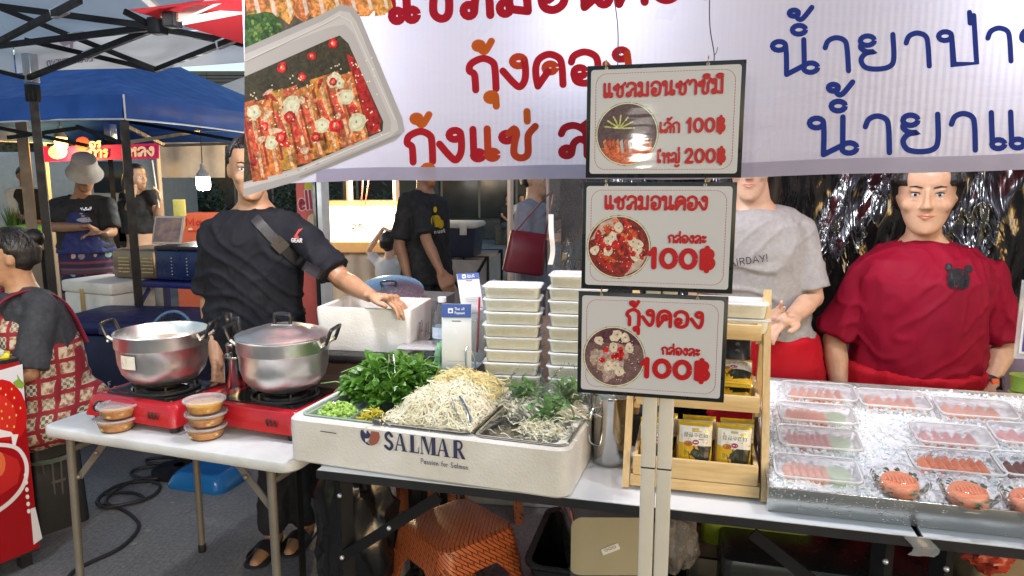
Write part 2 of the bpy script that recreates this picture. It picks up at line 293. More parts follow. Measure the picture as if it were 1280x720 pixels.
class Ink(MB):
    """flat print: polygons and strokes in the (u, v) of a surface; f(u, v, h) gives the point h above it"""
    def __init__(s, f): super().__init__(); s.fn = f; s.h = .0008; s.dh = .00002
    def poly(s, pts, c, cell=None):
        s.h += s.dh
        polys = [pts]
        if cell:
            for ax in (0, 1):
                nxt = []
                for p in polys:
                    lo = min(q[ax] for q in p); hi = max(q[ax] for q in p); k = int(lo//cell)
                    while k*cell < hi:
                        q = clip(clip(p, ax, k*cell, 1), ax, (k+1)*cell, -1)
                        if len(q) > 2: nxt.append(q)
                        k += 1
                polys = nxt
        for p in polys: s.add([s.fn(u, v, s.h) for u, v in p], [tuple(range(len(p)))], c)
        return s
    def stroke(s, pts, w, c):
        s.h += s.dh; pts = [Vector((p[0], p[1])) for p in pts]
        q = [pts[0]]
        for p in pts[1:]:
            if (p-q[-1]).length > 1e-6: q.append(p)
        n = len(q)
        if n < 2: return s
        vs = []
        def ang(k): d = q[k+1]-q[k]; return atan2(d.y, d.x)
        for i in range(n):
            a = q[max(0, i-1)]; b = q[min(n-1, i+1)]; t = b-a
            if t.length < 1e-7: t = q[i]-a
            t.normalize(); nn = Vector((-t.y, t.x)); k = 1.0
            if 0 < i < n-1:
                t1 = (q[i+1]-q[i]).normalized(); k = min(1.6, 1/max(.4, abs(t.dot(t1))))
            vs += [q[i]+nn*(w/2*k), q[i]-nn*(w/2*k)]
        s.add([s.fn(p.x, p.y, s.h) for p in vs], [(2*i, 2*i+1, 2*i+3, 2*i+2) for i in range(n-1)], c)
        if (q[0]-q[-1]).length > w*.2:
            for p in (q[0], q[-1]):
                s.h += s.dh*.3
                s.add([s.fn(p.x+w/2*cos(2*pi*k/10), p.y+w/2*sin(2*pi*k/10), s.h) for k in range(10)], [tuple(range(10))], c)
        return s
    def text(s, txt, p0, p1, h, w, colf, slant=0, stretch=None):
        """run the letters from p0 to p1 along the baseline; colf(x01, y) gives the ink"""
        tot = 0; lay = []
        for ch in txt:
            if ch in MARK: lay.append((ch, tot, 1)); continue
            g = GL.get(ch) or GL['o']; lay.append((ch, tot, 0)); tot += g[0]+.1
        p0, p1 = Vector(p0), Vector(p1); ex = (p1-p0)/tot; ey = Vector((-ex.y, ex.x)).normalized()*h
        for ch, x, mk in lay:
            for st in (MARK[ch] if mk else (GL.get(ch) or GL['o'])[1]):
                pts = [p0+ex*(x+(a-.1 if mk else a)+slant*b)+ey*b for a, b, *_ in st]
                s.stroke([(q.x, q.y) for q in pts], w, colf((x)/tot, st[0][1]) if callable(colf) else colf)
        return s
def clip(p, ax, v, sgn):
    out = []
    for i in range(len(p)):
        a, b = p[i-1], p[i]; da, db = (a[ax]-v)*sgn, (b[ax]-v)*sgn
        if (da >= 0) != (db >= 0):
            t = da/(da-db); out.append((a[0]+(b[0]-a[0])*t, a[1]+(b[1]-a[1])*t))
        if db >= 0: out.append(b)
    return out
def ell(cx, cy, rx, ry, n=16, rot=0, wob=0, seed=0):
    o = []
    for i in range(n):
        a = 2*pi*i/n; k = 1+wob*nz(cos(a)*1.3+seed, sin(a)*1.3, seed*.7); x, y = rx*cos(a)*k, ry*sin(a)*k
        o.append((cx+x*cos(rot)-y*sin(rot), cy+x*sin(rot)+y*cos(rot)))
    return o
# ================================================================== SETTING
def ground_mat():
    m, n, l, b = newmat('worn_concrete'); tc = n.new('ShaderNodeTexCoord'); o = tc.outputs['Object']
    def N(scale, det=6, ro=.6):
        x = n.new('ShaderNodeTexNoise'); x.inputs['Scale'].default_value = scale; x.inputs['Detail'].default_value = det; x.inputs['Roughness'].default_value = ro; l.new(o, x.inputs['Vector']); return x.outputs['Fac']
    def ramp(src, a, ca, b_, cb):
        r = n.new('ShaderNodeValToRGB'); r.color_ramp.elements[0].position = a; r.color_ramp.elements[0].color = c4(ca); r.color_ramp.elements[1].position = b_; r.color_ramp.elements[1].color = c4(cb); l.new(src, r.inputs[0]); return r.outputs[0]
    def mix(f, a, bb, mode='MIX'):
        x = n.new('ShaderNodeMix'); x.data_type = 'RGBA'; x.blend_type = mode
        if isinstance(f, float): x.inputs[0].default_value = f
        else: l.new(f, x.inputs[0])
        l.new(a, x.inputs[6])
        if isinstance(bb, tuple): x.inputs[7].default_value = c4(bb)
        else: l.new(bb, x.inputs[7])
        return x.outputs[2]
    base = ramp(N(.8), .35, (.15, .15, .152), .7, (.27, .266, .258))
    fine = ramp(N(60, 4, .8), .3, (.5, .5, .5), .75, (1.35, 1.35, 1.35)); c = mix(1.0, base, fine, 'MULTIPLY')
    stain = ramp(N(2.6, 5, .7), .55, (0, 0, 0), .75, (.6, .6, .6)); c = mix(stain, c, (.14, .14, .14))
    sv = n.new('ShaderNodeTexVoronoi'); sv.inputs['Scale'].default_value = 9; sv.inputs['Randomness'].default_value = 1; l.new(o, sv.inputs['Vector'])
    spk = ramp(sv.outputs['Distance'], .06, (1, 1, 1), .11, (0, 0, 0)); sp2 = ramp(N(1.7, 3), .5, (0, 0, 0), .66, (.7, .7, .7)); sm = mix(1.0, spk, sp2, 'MULTIPLY'); c = mix(sm, c, (.28, .27, .25))
    vv = n.new('ShaderNodeTexVoronoi'); vv.feature = 'DISTANCE_TO_EDGE'; vv.inputs['Scale'].default_value = .3
    dn = n.new('ShaderNodeTexNoise'); dn.inputs['Scale'].default_value = 3; dn.inputs['Detail'].default_value = 5; l.new(o, dn.inputs['Vector'])
    ad = n.new('ShaderNodeVectorMath'); ad.operation = 'MULTIPLY_ADD'; l.new(dn.outputs['Color'], ad.inputs[0]); ad.inputs[1].default_value = (.5, .5, .5); l.new(o, ad.inputs[2]); l.new(ad.outputs[0], vv.inputs['Vector'])
    crk = ramp(vv.outputs['Distance'], .002, (.7, .7, .7), .006, (0, 0, 0)); c = mix(crk, c, (.03, .03, .03))
    l.new(c, b.inputs['Base Color']); l.new(ramp(N(1.3), .3, (.42, .42, .42), .7, (.8, .8, .8)), b.inputs['Roughness'])
    bp = n.new('ShaderNodeBump'); bp.inputs['Strength'].default_value = .45; bp.inputs['Distance'].default_value = .006
    wv = n.new('ShaderNodeTexWave'); wv.inputs['Scale'].default_value = 14; wv.inputs['Distortion'].default_value = 1.2; wv.inputs['Detail'].default_value = 2; l.new(o, wv.inputs['Vector'])
    hm = n.new('ShaderNodeMath'); hm.operation = 'MULTIPLY_ADD'; l.new(wv.outputs['Fac'], hm.inputs[0]); hm.inputs[1].default_value = .35; l.new(N(90, 3), hm.inputs[2])
    l.new(hm.outputs[0], bp.inputs['Height']); l.new(bp.outputs[0], b.inputs['Normal'])
    return m
g = MB(); g.sheet(lambda u, v: (-120+240*u, -60+240*v, 0), 24, 24)
go = g.build('ground', ground_mat(), smooth=False); kind(go, 'structure')
# worn orange road paint on the far lot
mk = mat('road_paint', (.33, .2, .06), .7, var=.5, vs=5, c2=(.08, .075, .06))
def paint(pts):
    m = MB(); m.add([(x, y, .004) for x, y in pts], [tuple(range(len(pts)))]); kind(m.build('road_marking', mk, smooth=False), 'structure')
for (a, b, w) in (((640, 318), (760, 345), .3), ((560, 330), (700, 362), .3), ((600, 345), (640, 372), .4), ((690, 322), (760, 312), .3)):
    p, q = onz(*a, 0), onz(*b, 0); t = (q-p).normalized(); nn = Vector((-t.y, t.x, 0))*w/2
    paint([(v.x, v.y) for v in (p-nn, q-nn, q+nn, p+nn)])
# ------------------------------------------------------------------ lamps: one builder, every lamp has a bulb mesh
M_bulb_cap = mat('bulb_cap', (.35, .36, .37), .4, var=.05)
def lamp(label, loc, colr, power, size=1.0, es=30, cord=.6, drop=.13):
    t = thing('hanging_bulb', label, 'lamp', loc)
    k = size
    m = MB(); m.lathe([(.001, -.075*k), (.035*k, -.073*k), (.05*k, -.06*k), (.053*k, -.03*k), (.053*k, .02*k), (.05*k, .03*k)], 24, cap0=True, cap1=True); m.build('diffuser', emit('glow_%d_%d' % (int(colr[2]*100), int(es)), colr, es), t)
    m = MB(); m.lathe([(.05*k, .031*k), (.048*k, .05*k), (.03*k, .075*k), (.018*k, .09*k), (.016*k, .13*k), (.001, .132*k)], 24, cap0=True); m.build('cap', M_bulb_cap, t)
    m = MB(); m.tube([(0, 0, .13*k), (.004, 0, .13*k+cord*.5), (0, 0, .13*k+cord)], .004, 6); m.build('cord', mat('black_rubber', (.015, .015, .016), .6), t)
    li = bpy.data.lights.new('bulb_light', 'POINT'); li.energy = power; li.color = colr; li.shadow_soft_size = .05
    lo = bpy.data.objects.new('bulb_light', li); col.objects.link(lo); lo.parent = t; lo.location = (0, 0, -drop*k)
    return t
WARM, COOL = (1, .62, .25), (.93, .97, 1)
# lit lamps in view
lamp('white LED bulb hanging over the stall behind the man in black', ony(254, 226, 5.6), (.95, 1, .97), 24, 1.0, 22, .5)
lamp('glowing yellow bulb hanging between black poles by the far stall', ony(76, 176, 7.2), (1, .5, .1), 22, 1.1, 7, .4)
# the stall's own LED bulbs under its canopy, and the ones of the stall across the aisle
for i, (s, d, z, e) in enumerate(((-.05, .3, 2.03, 27), (.78, .25, 2.05, 9), (1.75, .22, 2.05, 13))):
    lamp(['LED bulb under the canopy above the herb tray', 'LED bulb under the canopy above the wooden rack', 'LED bulb under the canopy above the ice tray'][i], S(s, d, z), COOL, e, .9, 20, .15)
lamp('LED bulb under the white canopy above the folding table', S(-1.25, -.55, 2.2), COOL, 28, .9, 20, .3)  # added bulb, out of view: brightens the canopy underside, lifts the lower-left shadows
for i, (x, y, z, e) in enumerate(((-1.0, -1.9, 1.98, 25), (1.6, -1.7, 2.3, 19))):
    lamp(['bulb over the opposite stall, behind the photographer at the pot end', 'bulb over the opposite stall, behind the photographer at the ice end'][i], (x, y, z), (1, .96, .86), e, 1.6, 16, .3)
lamp('warm bulb over the lit display counter', ony(455, 205, 6.6), (1, .74, .4), 48, 1, 25, .4)
lamp('warm bulb over the orange snack stall', ony(262, 150, 6.8), WARM, 18, 1, 25, .3)
# ------------------------------------------------------------------ canopies
M_blkpole = mat('black_steel', (.007, .007, .008), .55, var=.3, spec=.25)
M_cream = mat('cream_steel', (.62, .58, .5), .4, var=.05)
M_white_fab = mat('white_canopy_cloth', (.78, .79, .84), .8, var=.04, vs=3, transl=.55)
M_red_fab = mat('red_canopy_cloth', (.55, .02, .03), .8, var=.08, vs=3, transl=.3)
M_blue_fab = mat('blue_canopy_cloth', (.018, .085, .36), .62, var=.15, vs=4, transl=.15, bump=.2, bs=12)
M_silver = mat('dull_silver', (.5, .52, .55), .35, .8, var=.08)
def canopy(name, label, s0, s1, d0, d1, ze, za, val, m, pipe=None, wob=.015, t=None):
    """four-sided peaked roof with a valance, in the stall's frame"""
    t = t or thing(name, label, 'canopy', S((s0+s1)/2, (d0+d1)/2, 0), RZ)
    hx, hy = (s1-s0)/2, (d1-d0)/2; apex = Vector((0, 0, za)); c = [Vector((-hx, -hy, ze)), Vector((hx, -hy, ze)), Vector((hx, hy, ze)), Vector((-hx, hy, ze))]
    mb = MB()
    for i in range(4):
        a, b = c[i], c[(i+1) % 4]
        def fn(u, v, a=a, b=b):
            p = a.lerp(b, u).lerp(apex, v); p.z -= .10*sin(pi*v)*(1-.3*sin(pi*u))*(1-v*.3); return p
        mb.sheet(fn, 14, 10)
    mb.build('roof_cloth', m, t)
    mb = MB()
    for i in range(4):
        a, b = c[i], c[(i+1) % 4]; nn = (b-a).cross(Vector((0, 0, 1))).normalized()
        def fv(u, v, a=a, b=b, nn=nn, i=i):
            p = a.lerp(b, u)+nn*(.004+wob*nz(u*7, v*2+i*5, 3)*(1-v)); p.z -= val*(1-v)-.006*sin(u*pi*3); return p
        mb.sheet(fv, 40, 6)
    mb.build('valance', m, t)
    if pipe:
        mb = MB()
        for i in range(4):
            a, b = c[i], c[(i+1) % 4]; nn = (b-a).cross(Vector((0, 0, 1))).normalized()*.008
            mb.tube([a.lerp(b, k/12)+nn+Vector((0, 0, -val+.006*sin(k/12*pi*3))) for k in range(13)], .006, 6)
            mb.tube([a+nn, a+nn-Vector((0, 0, val))], .006, 6)
        mb.build('piping', pipe, t)
    return t
wc = canopy('white_canopy', 'white canopy with black folding frame and faded mirrored lettering overhead', -2.62, -.55, -1.15, 1.5, 2.30, 3.05, .17, M_white_fab, wob=.004)
WCO = S((-2.62-.55)/2, (-1.15+1.5)/2, 0)
MI = (Matrix.Translation(WCO)@Matrix.Rotation(RZ, 4, 'Z')).inverted()
def wbar(parent, inv, pts, w, m, name):
    mb = MB()
    for k in range(len(pts)-1): mb.bar(inv@pts[k], inv@pts[k+1], w*.75, w*1.0)
    return mb.build(name, m, parent, smooth=False)
q = lambda x, y, d: ond(x, y, d)
for a, b, w in ((q(0, 8, .9), q(190, 33, .9), .026), (q(-30, -2, 1.15), q(195, 87, 1.42), .026), (q(-20, 62, .95), q(100, 0, .55), .024), (q(-40, 62, 1.3), q(200, 33, .9), .026), (q(32, 50, 1.3), q(195, 88, 1.42), .024), (q(36, 97, 1.42), q(192, 36, .95), .026), (q(195, 87, 1.4), q(300, 46, 1.0), .024), (q(190, 34, .9), q(330, 60, 1.25), .026), (q(155, 14, .8), q(192, 33, .9), .022), (q(-30, 82, 1.2), q(30, 97, 1.42), .02)):
    wbar(wc, MI, (a, b), w, M_blkpole, 'truss_bar')
for x, y, d, x2, y2 in ((66, 18, .66, 83, 11), (88, 47, 1.1, 106, 44), (106, 70, 1.2, 120, 64), (272, 57, 1.1, 290, 49)):
    wbar(wc, MI, (q(x, y, d-.01), q(x2, y2, d-.01)), .034, M_silver, 'clip')
j = MB(); p = MI@q(197, 32, .88); j.rbox(p.x-.03, p.x+.03, p.y-.03, p.y+.03, p.z-.035, p.z+.03, .008); j.build('corner_joint', M_blkpole, wc)
p1 = q(38, 84, 1.46); p1l = MI@p1
j = MB(); j.bar((p1l.x, p1l.y, .02), (p1l.x, p1l.y, 2.02), .042); j.rbox(p1l.x-.028, p1l.x+.028, p1l.y-.028, p1l.y+.028, 1.97, 2.06, .006); j.build('pole', M_blkpole, wc)
j = MB(); j.rbox(p1l.x-.027, p1l.x+.027, p1l.y-.027, p1l.y+.027, 2.07, 2.22, .004); j.build('sleeve', M_silver, wc)
j = MB(); j.rbox(p1l.x-.06, p1l.x+.06, p1l.y-.06, p1l.y+.06, 0, .02, .01); j.build('foot', M_blkpole, wc)
# the mirrored print seen through the valance
def vf(u, v, h): pp = MI@q(u, v, 1.49-h*3); return pp
ink = Ink(lambda u, v, h: vf(u, -v, h)); ink.text('LOCALFRIEND', (116, -76), (58, -83.5), -7, 1.6, (.33, .27, .36)); ink.poly([(73, -52), (92, -50), (91, -60), (88, -60), (87, -55), (80, -58), (77, -56)], (.45, .33, .4))
ink.build('lettering', inkmat(rough=.8), wc, smooth=False)
# red canopy of this stall
rc = canopy('red_canopy', 'red canopy with cream frame above the white banner', -.70, 2.9, .22, 2.3, 2.07, 2.8, .0001, M_red_fab)
RCO = S((-.7+2.9)/2, (.22+2.3)/2, 0); MR = (Matrix.Translation(RCO)@Matrix.Rotation(RZ, 4, 'Z')).inverted()
for a, b in ((q(212, 24, .3), q(150, -30, .5)), (q(218, 24, .3), q(330, -26, .3)), (q(222, 28, .32), q(330, 8, .6)), (q(250, -10, .5), q(330, 20, .7))):
    wbar(rc, MR, (a, b), .022, M_cream, 'frame_bar')
j = MB(); p = MR@q(215, 22, .3); j.rbox(p.x-.022, p.x+.022, p.y-.022, p.y+.022, p.z-.03, p.z+.015, .005); j.build('corner_joint', M_blkpole, rc)
for k, (s_, d_) in enumerate(((2.85, .3), (2.85, 2.2))):
    w = MR@S(s_, d_, 0); j = MB(); j.bar((w.x, w.y, 0), (w.x, w.y, 2.2), .036); j.build('pole', M_cream, rc, smooth=False)
# blue canopy
C = ony(153, 118, 4.5); cs, cd, cz = SD(C); zlow = ony(153, 149, 4.5).z
bc = canopy('blue_canopy', 'blue canopy with white piping behind the black poles', cs-3, cs, cd, cd+3, cz, cz+.75, cz-zlow, M_blue_fab, mat('white_piping', (.6, .62, .66), .6), .03)
BCO = S(cs-1.5, cd+1.5, 0); MBI = (Matrix.Translation(BCO)@Matrix.Rotation(RZ, 4, 'Z')).inverted()
for s_, d_ in ((-.05, .05), (-2.95, 2.95), (-.05, 2.95)):
    w = MBI@S(cs+s_, cd+d_, 0); j = MB(); j.bar((w.x, w.y, 0), (w.x, w.y, cz-.02), .05); j.rbox(w.x-.05, w.x+.05, w.y-.05, w.y+.05, 0, .015, .01); j.build('pole', M_blkpole, bc, smooth=False)
pl = lambda x, y, d: q(x, y, cd+d)
for a, b in ((pl(158, 158, .06), pl(206, 182, 1.2)), (pl(96, 158, .1), pl(150, 178, .06)), (pl(206, 182, 1.2), pl(330, 178, 2.2)), (pl(158, 178, .06), pl(250, 164, 1.8)), (pl(10, 172, .1), pl(98, 160, .1)), (pl(0, 160, .1), pl(110, 182, .1)), (pl(160, 152, 1.0), pl(300, 176, 1.0))):
    wbar(bc, MBI, (a, b), .024, M_blkpole, 'truss_bar')
w = MBI@pl(138, 166, .5); j = MB(); j.rbox(w.x-.03, w.x+.03, w.y-.03, w.y+.03, w.z-.05, w.z+.06, .006); j.build('sleeve', M_silver, bc)
# two more canopies further off
tc2 = canopy('beige_canopy', 'beige canopy on a grey pole far behind the seated woman', SD(ony(26, 139, 7))[0]-2.6, SD(ony(26, 139, 7))[0], SD(ony(26, 139, 7))[1]-1.3, SD(ony(26, 139, 7))[1]+1.5, ony(26, 110, 7).z, ony(26, 110, 7).z+.7, .3, mat('beige_cloth', (.5, .44, .38), .8, transl=.3))
w = ony(26, 150, 6.9); ss, dd, _ = SD(w); P0 = S(ss-1.2, dd+.2, 0)
_t = tc2; inv = (Matrix.Translation(tc2.location)@Matrix.Rotation(RZ, 4, 'Z')).inverted(); w = inv@w
j = MB(); j.bar((w.x, w.y, 0), (w.x, w.y, w.z+.2), .09); j.build('pole', mat('grey_steel', (.1, .09, .08), .45), tc2, smooth=False)
C3 = ony(247, 120, 9.5); tc3 = canopy('small_white_canopy', 'small white peaked canopy top behind the blue canopy', SD(C3)[0]-1.6, SD(C3)[0]+1.6, SD(C3)[1], SD(C3)[1]+3, ony(300, 140, 9.5).z, ony(247, 88, 11).z, .2, mat('bright_white_cloth', (.75, .76, .78), .8, transl=.3))
# ------------------------------------------------------------------ far building and dark planting
bt = thing('shop_building', 'low dark shop building with louvred eaves beyond the canopies', 'building', (-3, 24, 0))
m = MB(); m.box(-26, 34, 0, 8, 0, 4.2); m.build('wall', mat('dark_plaster', (.035, .04, .04), .8, var=.4, vs=.6), bt, smooth=False)
m = MB(); m.box(-26.6, 34.6, -1.4, 9, 4.22, 4.9); m.build('roof', mat('slate_roof', (.1, .13, .16), .7, var=.2, vs=2), bt, smooth=False)
for k in range(6):
    m = MB(); m.box(-26.5, 34.5, -1.46-.012*k, -1.402, 4.26+.1*k, 4.34+.1*k); m.build('louvre', mat('slate_louvre', (.07, .09, .11), .6), bt, smooth=False)
for k in range(14):
    x = -24+k*4.1
    f = MB(); f.box(x, x+2.6, -.08, -.002, .3, 3.0); f = f.build('window', mat('dark_glass', (.02, .025, .03), .12, var=.3, vs=1), bt, smooth=False)
    for kk in range(3):
        m = MB(); m.box(x+kk*1.26, x+kk*1.26+.07, -.12, -.082, .3, 3.0); m.build('mullion', mat('mullion_grey', (.09, .1, .1), .5), f, smooth=False)
kb = MB(); kb.box(-40, 40, 21.4, 23.9, .001, .14); kind(kb.build('pavement', mat('far_kerb', (.11, .11, .105), .8, var=.2, vs=1.5), smooth=False), 'structure')
kw = MB(); kw.rbox(-16, 16, 18.6, 19.0, 0, .5, .04); tag(kw.build('planter_wall', mat('dark_stone', (.06, .065, .06), .8, var=.3), smooth=False), 'low dark planter wall at the far side of the lot', 'wall')
M_leafd = mat('dark_leaf', (.012, .03, .014), .5, var=.6, vs=3); M_bark = mat('bark', (.05, .04, .03), .9, var=.3)
def bush(name, label, loc, hx, hz, n, group=None, trunk=0):
    t = thing(name, label, 'tree' if trunk else 'shrub', loc, 0, group); rnd = random.Random(int(loc[0]*77)+n)
    if trunk:
        m = MB(); m.tube([(0, 0, 0), (.05, 0, trunk*.5), (-.03, .02, trunk)], [.12, .09, .06], 8)
        for k in range(4): a = k*1.6; m.tube([(0, 0, trunk*.8), (.4*cos(a), .4*sin(a), trunk+.4)], [.05, .02], 6)
        m.build('trunk', M_bark, t)
    m = MB(); cl = [(rnd.gauss(0, .45)*hx, rnd.gauss(0, .4)*hx, trunk+hz*rnd.uniform(.1, .95)) for _ in range(14)]
    for _ in range(n):
        c = rnd.choice(cl); p = Vector(c)+Vector((rnd.gauss(0, .22), rnd.gauss(0, .22), rnd.gauss(0, .2)))*hx
        if p.z < .02: p.z = .02+abs(p.z)
        a = Vector((rnd.gauss(0, 1), rnd.gauss(0, 1), rnd.gauss(0, .6))).normalized()*rnd.uniform(.05, .12); b = a.orthogonal().normalized()*rnd.uniform(.02, .045)
        m.add([p-a, p+b, p+a, p-b], [(0, 1, 2, 3)])
    m.build('crown', M_leafd, t, smooth=False)
for k, (x, y, hx, hz, n, tr) in enumerate(((-9.5, 17.5, 1.0, 1.6, 1500, 0), (-7.2, 17, .9, 1.3, 1300, 0), (-5.2, 17.8, 1.1, 1.5, 1500, 0), (-3.2, 17.2, .9, 1.1, 1200, 0), (-12.5, 18, 1.6, 2.2, 2200, 2.0), (2.4, 20.4, .9, .9, 900, 0))):
    bush('dark_tree' if tr else 'dark_shrub', ['dark shrub beyond the white bulb', 'dark shrub behind the orange snack stall', 'dark shrub behind the lit counter poles', 'low dark shrub past the black-shirted walker', 'dark tree behind the pink shop sign', 'dark shrub beside the far planter wall'][k], (x, y, 0), hx, hz, n, 'dark planting across the lot', tr)
# palm fronds behind the bulb
pt = thing('palm', 'spiky dark palm behind the white LED bulb', 'plant', (ony(268, 285, 9).x, 9, 0)); m = MB(); rnd = random.Random(5)
for k in range(26):
    a = rnd.uniform(0, 2*pi); L = rnd.uniform(.7, 1.1); e = rnd.uniform(.4, 1.2); pts = [Vector((cos(a)*L*u, sin(a)*L*u, .75+e*L*u-.6*L*u*u)) for u in (0, .25, .5, .75, 1)]
    for i in range(4):
        w_ = .03*(1-i/4.5); sd_ = Vector((-sin(a), cos(a), 0)); m.add([pts[i]-sd_*w_, pts[i]+sd_*w_, pts[i+1]+sd_*w_*.7, pts[i+1]-sd_*w_*.7], [(0, 1, 2, 3)])
m.build('fronds', mat('palm_leaf', (.02, .05, .02), .45, var=.4), pt, smooth=False)
m = MB(); m.lathe([(.09, 0), (.1, .3), (.08, .8)], 12, cap0=True, cap1=True); m.build('trunk', M_bark, pt)
# ================================================================== TABLES
M_top1 = mat('worn_white_plastic', (.52, .53, .52), .45, c2=(.7, .72, .72), vs=5, bump=.15, bs=160)
M_grey_leg = mat('khaki_steel', (.2, .185, .155), .4, .3, var=.1)
M_lam = mat('white_laminate', (.72, .75, .77), .16, var=.03, vs=5)
M_edge = mat('black_edge', (.018, .018, .02), .4, var=.3)
M_bolt = mat('bolt_steel', (.6, .6, .6), .35, .7)
M_al = mat('aluminium', (.80, .79, .76), .34, 1, var=.04, vs=20, rv=.06, stretch=(1, 1, .3))
M_ss = mat('stainless', (.62, .62, .6), .16, 1, var=.05, vs=12, rv=.3)
M_blk_pl = mat('black_plastic', (.016, .016, .017), .3, var=.2)
def tprint(px0):  # helper: project for placing
    return px0
T1A = atan2(1.933-2.25, -.643+1.575); FL = Vector((-1.575, 2.25, 0)); ux = Vector((cos(T1A), sin(T1A), 0)); uy = Vector((-sin(T1A), cos(T1A), 0))
T1O = FL+ux*.495+uy*.3
t = thing('folding_table', 'white-topped folding table with khaki legs carrying the stock pots', 'table', T1O, T1A)
m = MB(); m.rr([(.703, .47, .28, .05), (.706, .492, .298, .045), (.712, .497, .302, .045), (.732, .497, .302, .045), (.738, .494, .299, .045), (.74, .488, .293, .045)], 6); m.build('table_top', M_top1, t)
for sx in (-1, 1):
    for sy in (-1, 1):
        m = MB(); m.tube([(sx*.4, sy*.27, .703), (sx*.405, sy*.275, .35), (sx*.41, sy*.28, .02)], .0135, 10); lg = m.build('leg', M_grey_leg, t)
        m = MB(); m.lathe([(.0001, 0), (.016, 0), (.017, .02), (.015, .035)], 10, sx*.41, sy*.28); m.build('rubber_foot', M_blk_pl, lg)
    m = MB(); m.tube([(sx*.4, -.27, .66), (sx*.4, .27, .66)], .011, 8); m.build('crossbar', M_grey_leg, t)
    for sy in (-1, 1):
        m = MB(); m.bar((sx*.39, sy*.255, .56), (sx*.26, sy*.255, .70), .022, .006, up=(0, 1, 0)); m.ball(sx*.39, sy*.262, .56, .009); m.ball(sx*.30, sy*.262, .657, .008); m.build('brace', M_grey_leg, t)
def table2(label, s0, s1, group=None):
    t = thing('trestle_table', label, 'table', S(s0, 0, 0), RZ); L = s1-s0
    m = MB(); m.box(.003, L-.003, .003, .617, .718, .7395); m.build('table_top', M_lam, t, smooth=False)
    m = MB()
    for a in ((0, L, 0, .0028), (0, L, .6172, .62), (0, .0028, .0029, .6171), (L-.0028, L, .0029, .6171)): m.box(a[0], a[1], a[2], a[3], .714, .7375)
    m.build('edge_band', M_edge, t, smooth=False)
    for x in (.06, L-.06):
        for y in (.05, .57):
            m = MB(); m.bar((x, y, 0), (x, y, .717), .036); lg = m.build('leg', M_blkpole, t, smooth=False)
            m = MB(); dx = .3 if x < L/2 else -.3; m.bar((x, y-.025, .47), (x+dx, y-.025, .69), .03, .008, up=(0, 1, 0)); m.build('brace', M_blkpole, t, smooth=False)
            for zz, xx in ((.47, x), (.66, x), (.58, x+dx*.5)):
                m = MB(); m.ball(xx, y-.031, zz, .007); m.build('bolt', M_bolt, t)
        m = MB(); m.bar((x, .05, .12), (x, .57, .12), .03); m.build('crossbar', M_blkpole, t, smooth=False)
    return t
table2('long white table with black edge under the trays and wooden rack', 0, 1.538)
table2('second black-edged white table under the far end of the ice tray', 1.546, 3.0)
m = MB(); m.sheet(lambda u, v: S(1.515+.055*u+.012*sin(v*9), -.004-.003*sin(u*6)-(0 if v > .3 else .002), .742-.0 if v > .5 else .742-(.5-v)*.09) if True else 0, 6, 10)
tag(m.build('packing_tape', clear('tape', (.95, .95, .93), .25, .1)), 'strip of clear tape joining the two black-edged table tops', 'tape')
# ------------------------------------------------------------------ stoves
M_red = mat('red_enamel', (.42, .012, .02), .22, var=.06, vs=4, coat=.4)
M_grate = mat('cast_iron', (.012, .012, .013), .45, var=.3, bump=.2)
def stove(label, loc, rz, bx, sticker):
    t = thing('gas_stove', label, 'stove', loc, rz, 'red gas stoves')
    m = MB(); m.rr([(.022, .2, .15, .02), (.024, .204, .154, .02), (.05, .198, .149, .025), (.08, .192, .144, .03), (.09, .186, .138, .03), (.094, .17, .122, .025)], 6); m.build('body', M_red, t)
    m = MB(); m.rr([(.0945, .15, .115, .02), (.0985, .15, .115, .02), (.099, .14, .105, .02), (.096, .12, .09, .02)], 5, bx*.5); m.build('drip_pan', mat('black_enamel', (.01, .01, .011), .18, coat=.5), t)
    m = MB(); m.lathe([(.075, .0965), (.07, .104), (.05, .108), (.045, .115), (.03, .118), (.001, .118)], 28, bx, 0); m.build('burner', M_grate, t)
    m = MB()
    for k in range(6):
        a = k*pi/3+.3; m.bar((bx+.04*cos(a), .04*sin(a), .121), (bx+.105*cos(a), .105*sin(a), .121), .006, .012)
        m.bar((bx+.105*cos(a), .105*sin(a), .127), (bx+.105*cos(a), .105*sin(a), .0975), .006)
    m.tube([(bx+.108*cos(a/24*2*pi), .108*sin(a/24*2*pi), .101) for a in range(24)], .005, 6, True); m.build('pan_support', M_grate, t)
    for x in (-.17, .17):
        for y in (-.12, .12):
            m = MB(); m.lathe([(.016, 0), (.016, .03)], 10, x, y, True, True); m.build('foot', M_blk_pl, t)
    for k in range(3):
        m = MB(); m.rbox(.095+k*.016, .101+k*.016, -.157, -.1515, .045, .068, .002); m.build('vent', M_blk_pl, t)
    if sticker:
        m = MB(); m.box(-.175, -.135, -.1552, -.1528, .03, .078); m.build('rating_label', mat('label_white', (.7, .7, .68), .5), t, smooth=False)
    k = MB(); k.lathe([(.02, 0), (.02, .012), (.012, .022), (.001, .022)], 18, cap0=True, M=Matrix.Translation((-.12, -.15, .06))@Matrix.Rotation(pi/2, 4, 'X')); k.build('knob', M_blk_pl, t)
    return t
ST = RZ-R(7)
P1 = S(-.755, .30, .7405); P2 = S(-.345, .335, .7405)
stove('red gas stove under the open pot, nearer the table end', P1, ST, .01, False)
stove('red gas stove under the lidded pot, beside the vegetable trays', P2, ST, .05, True)
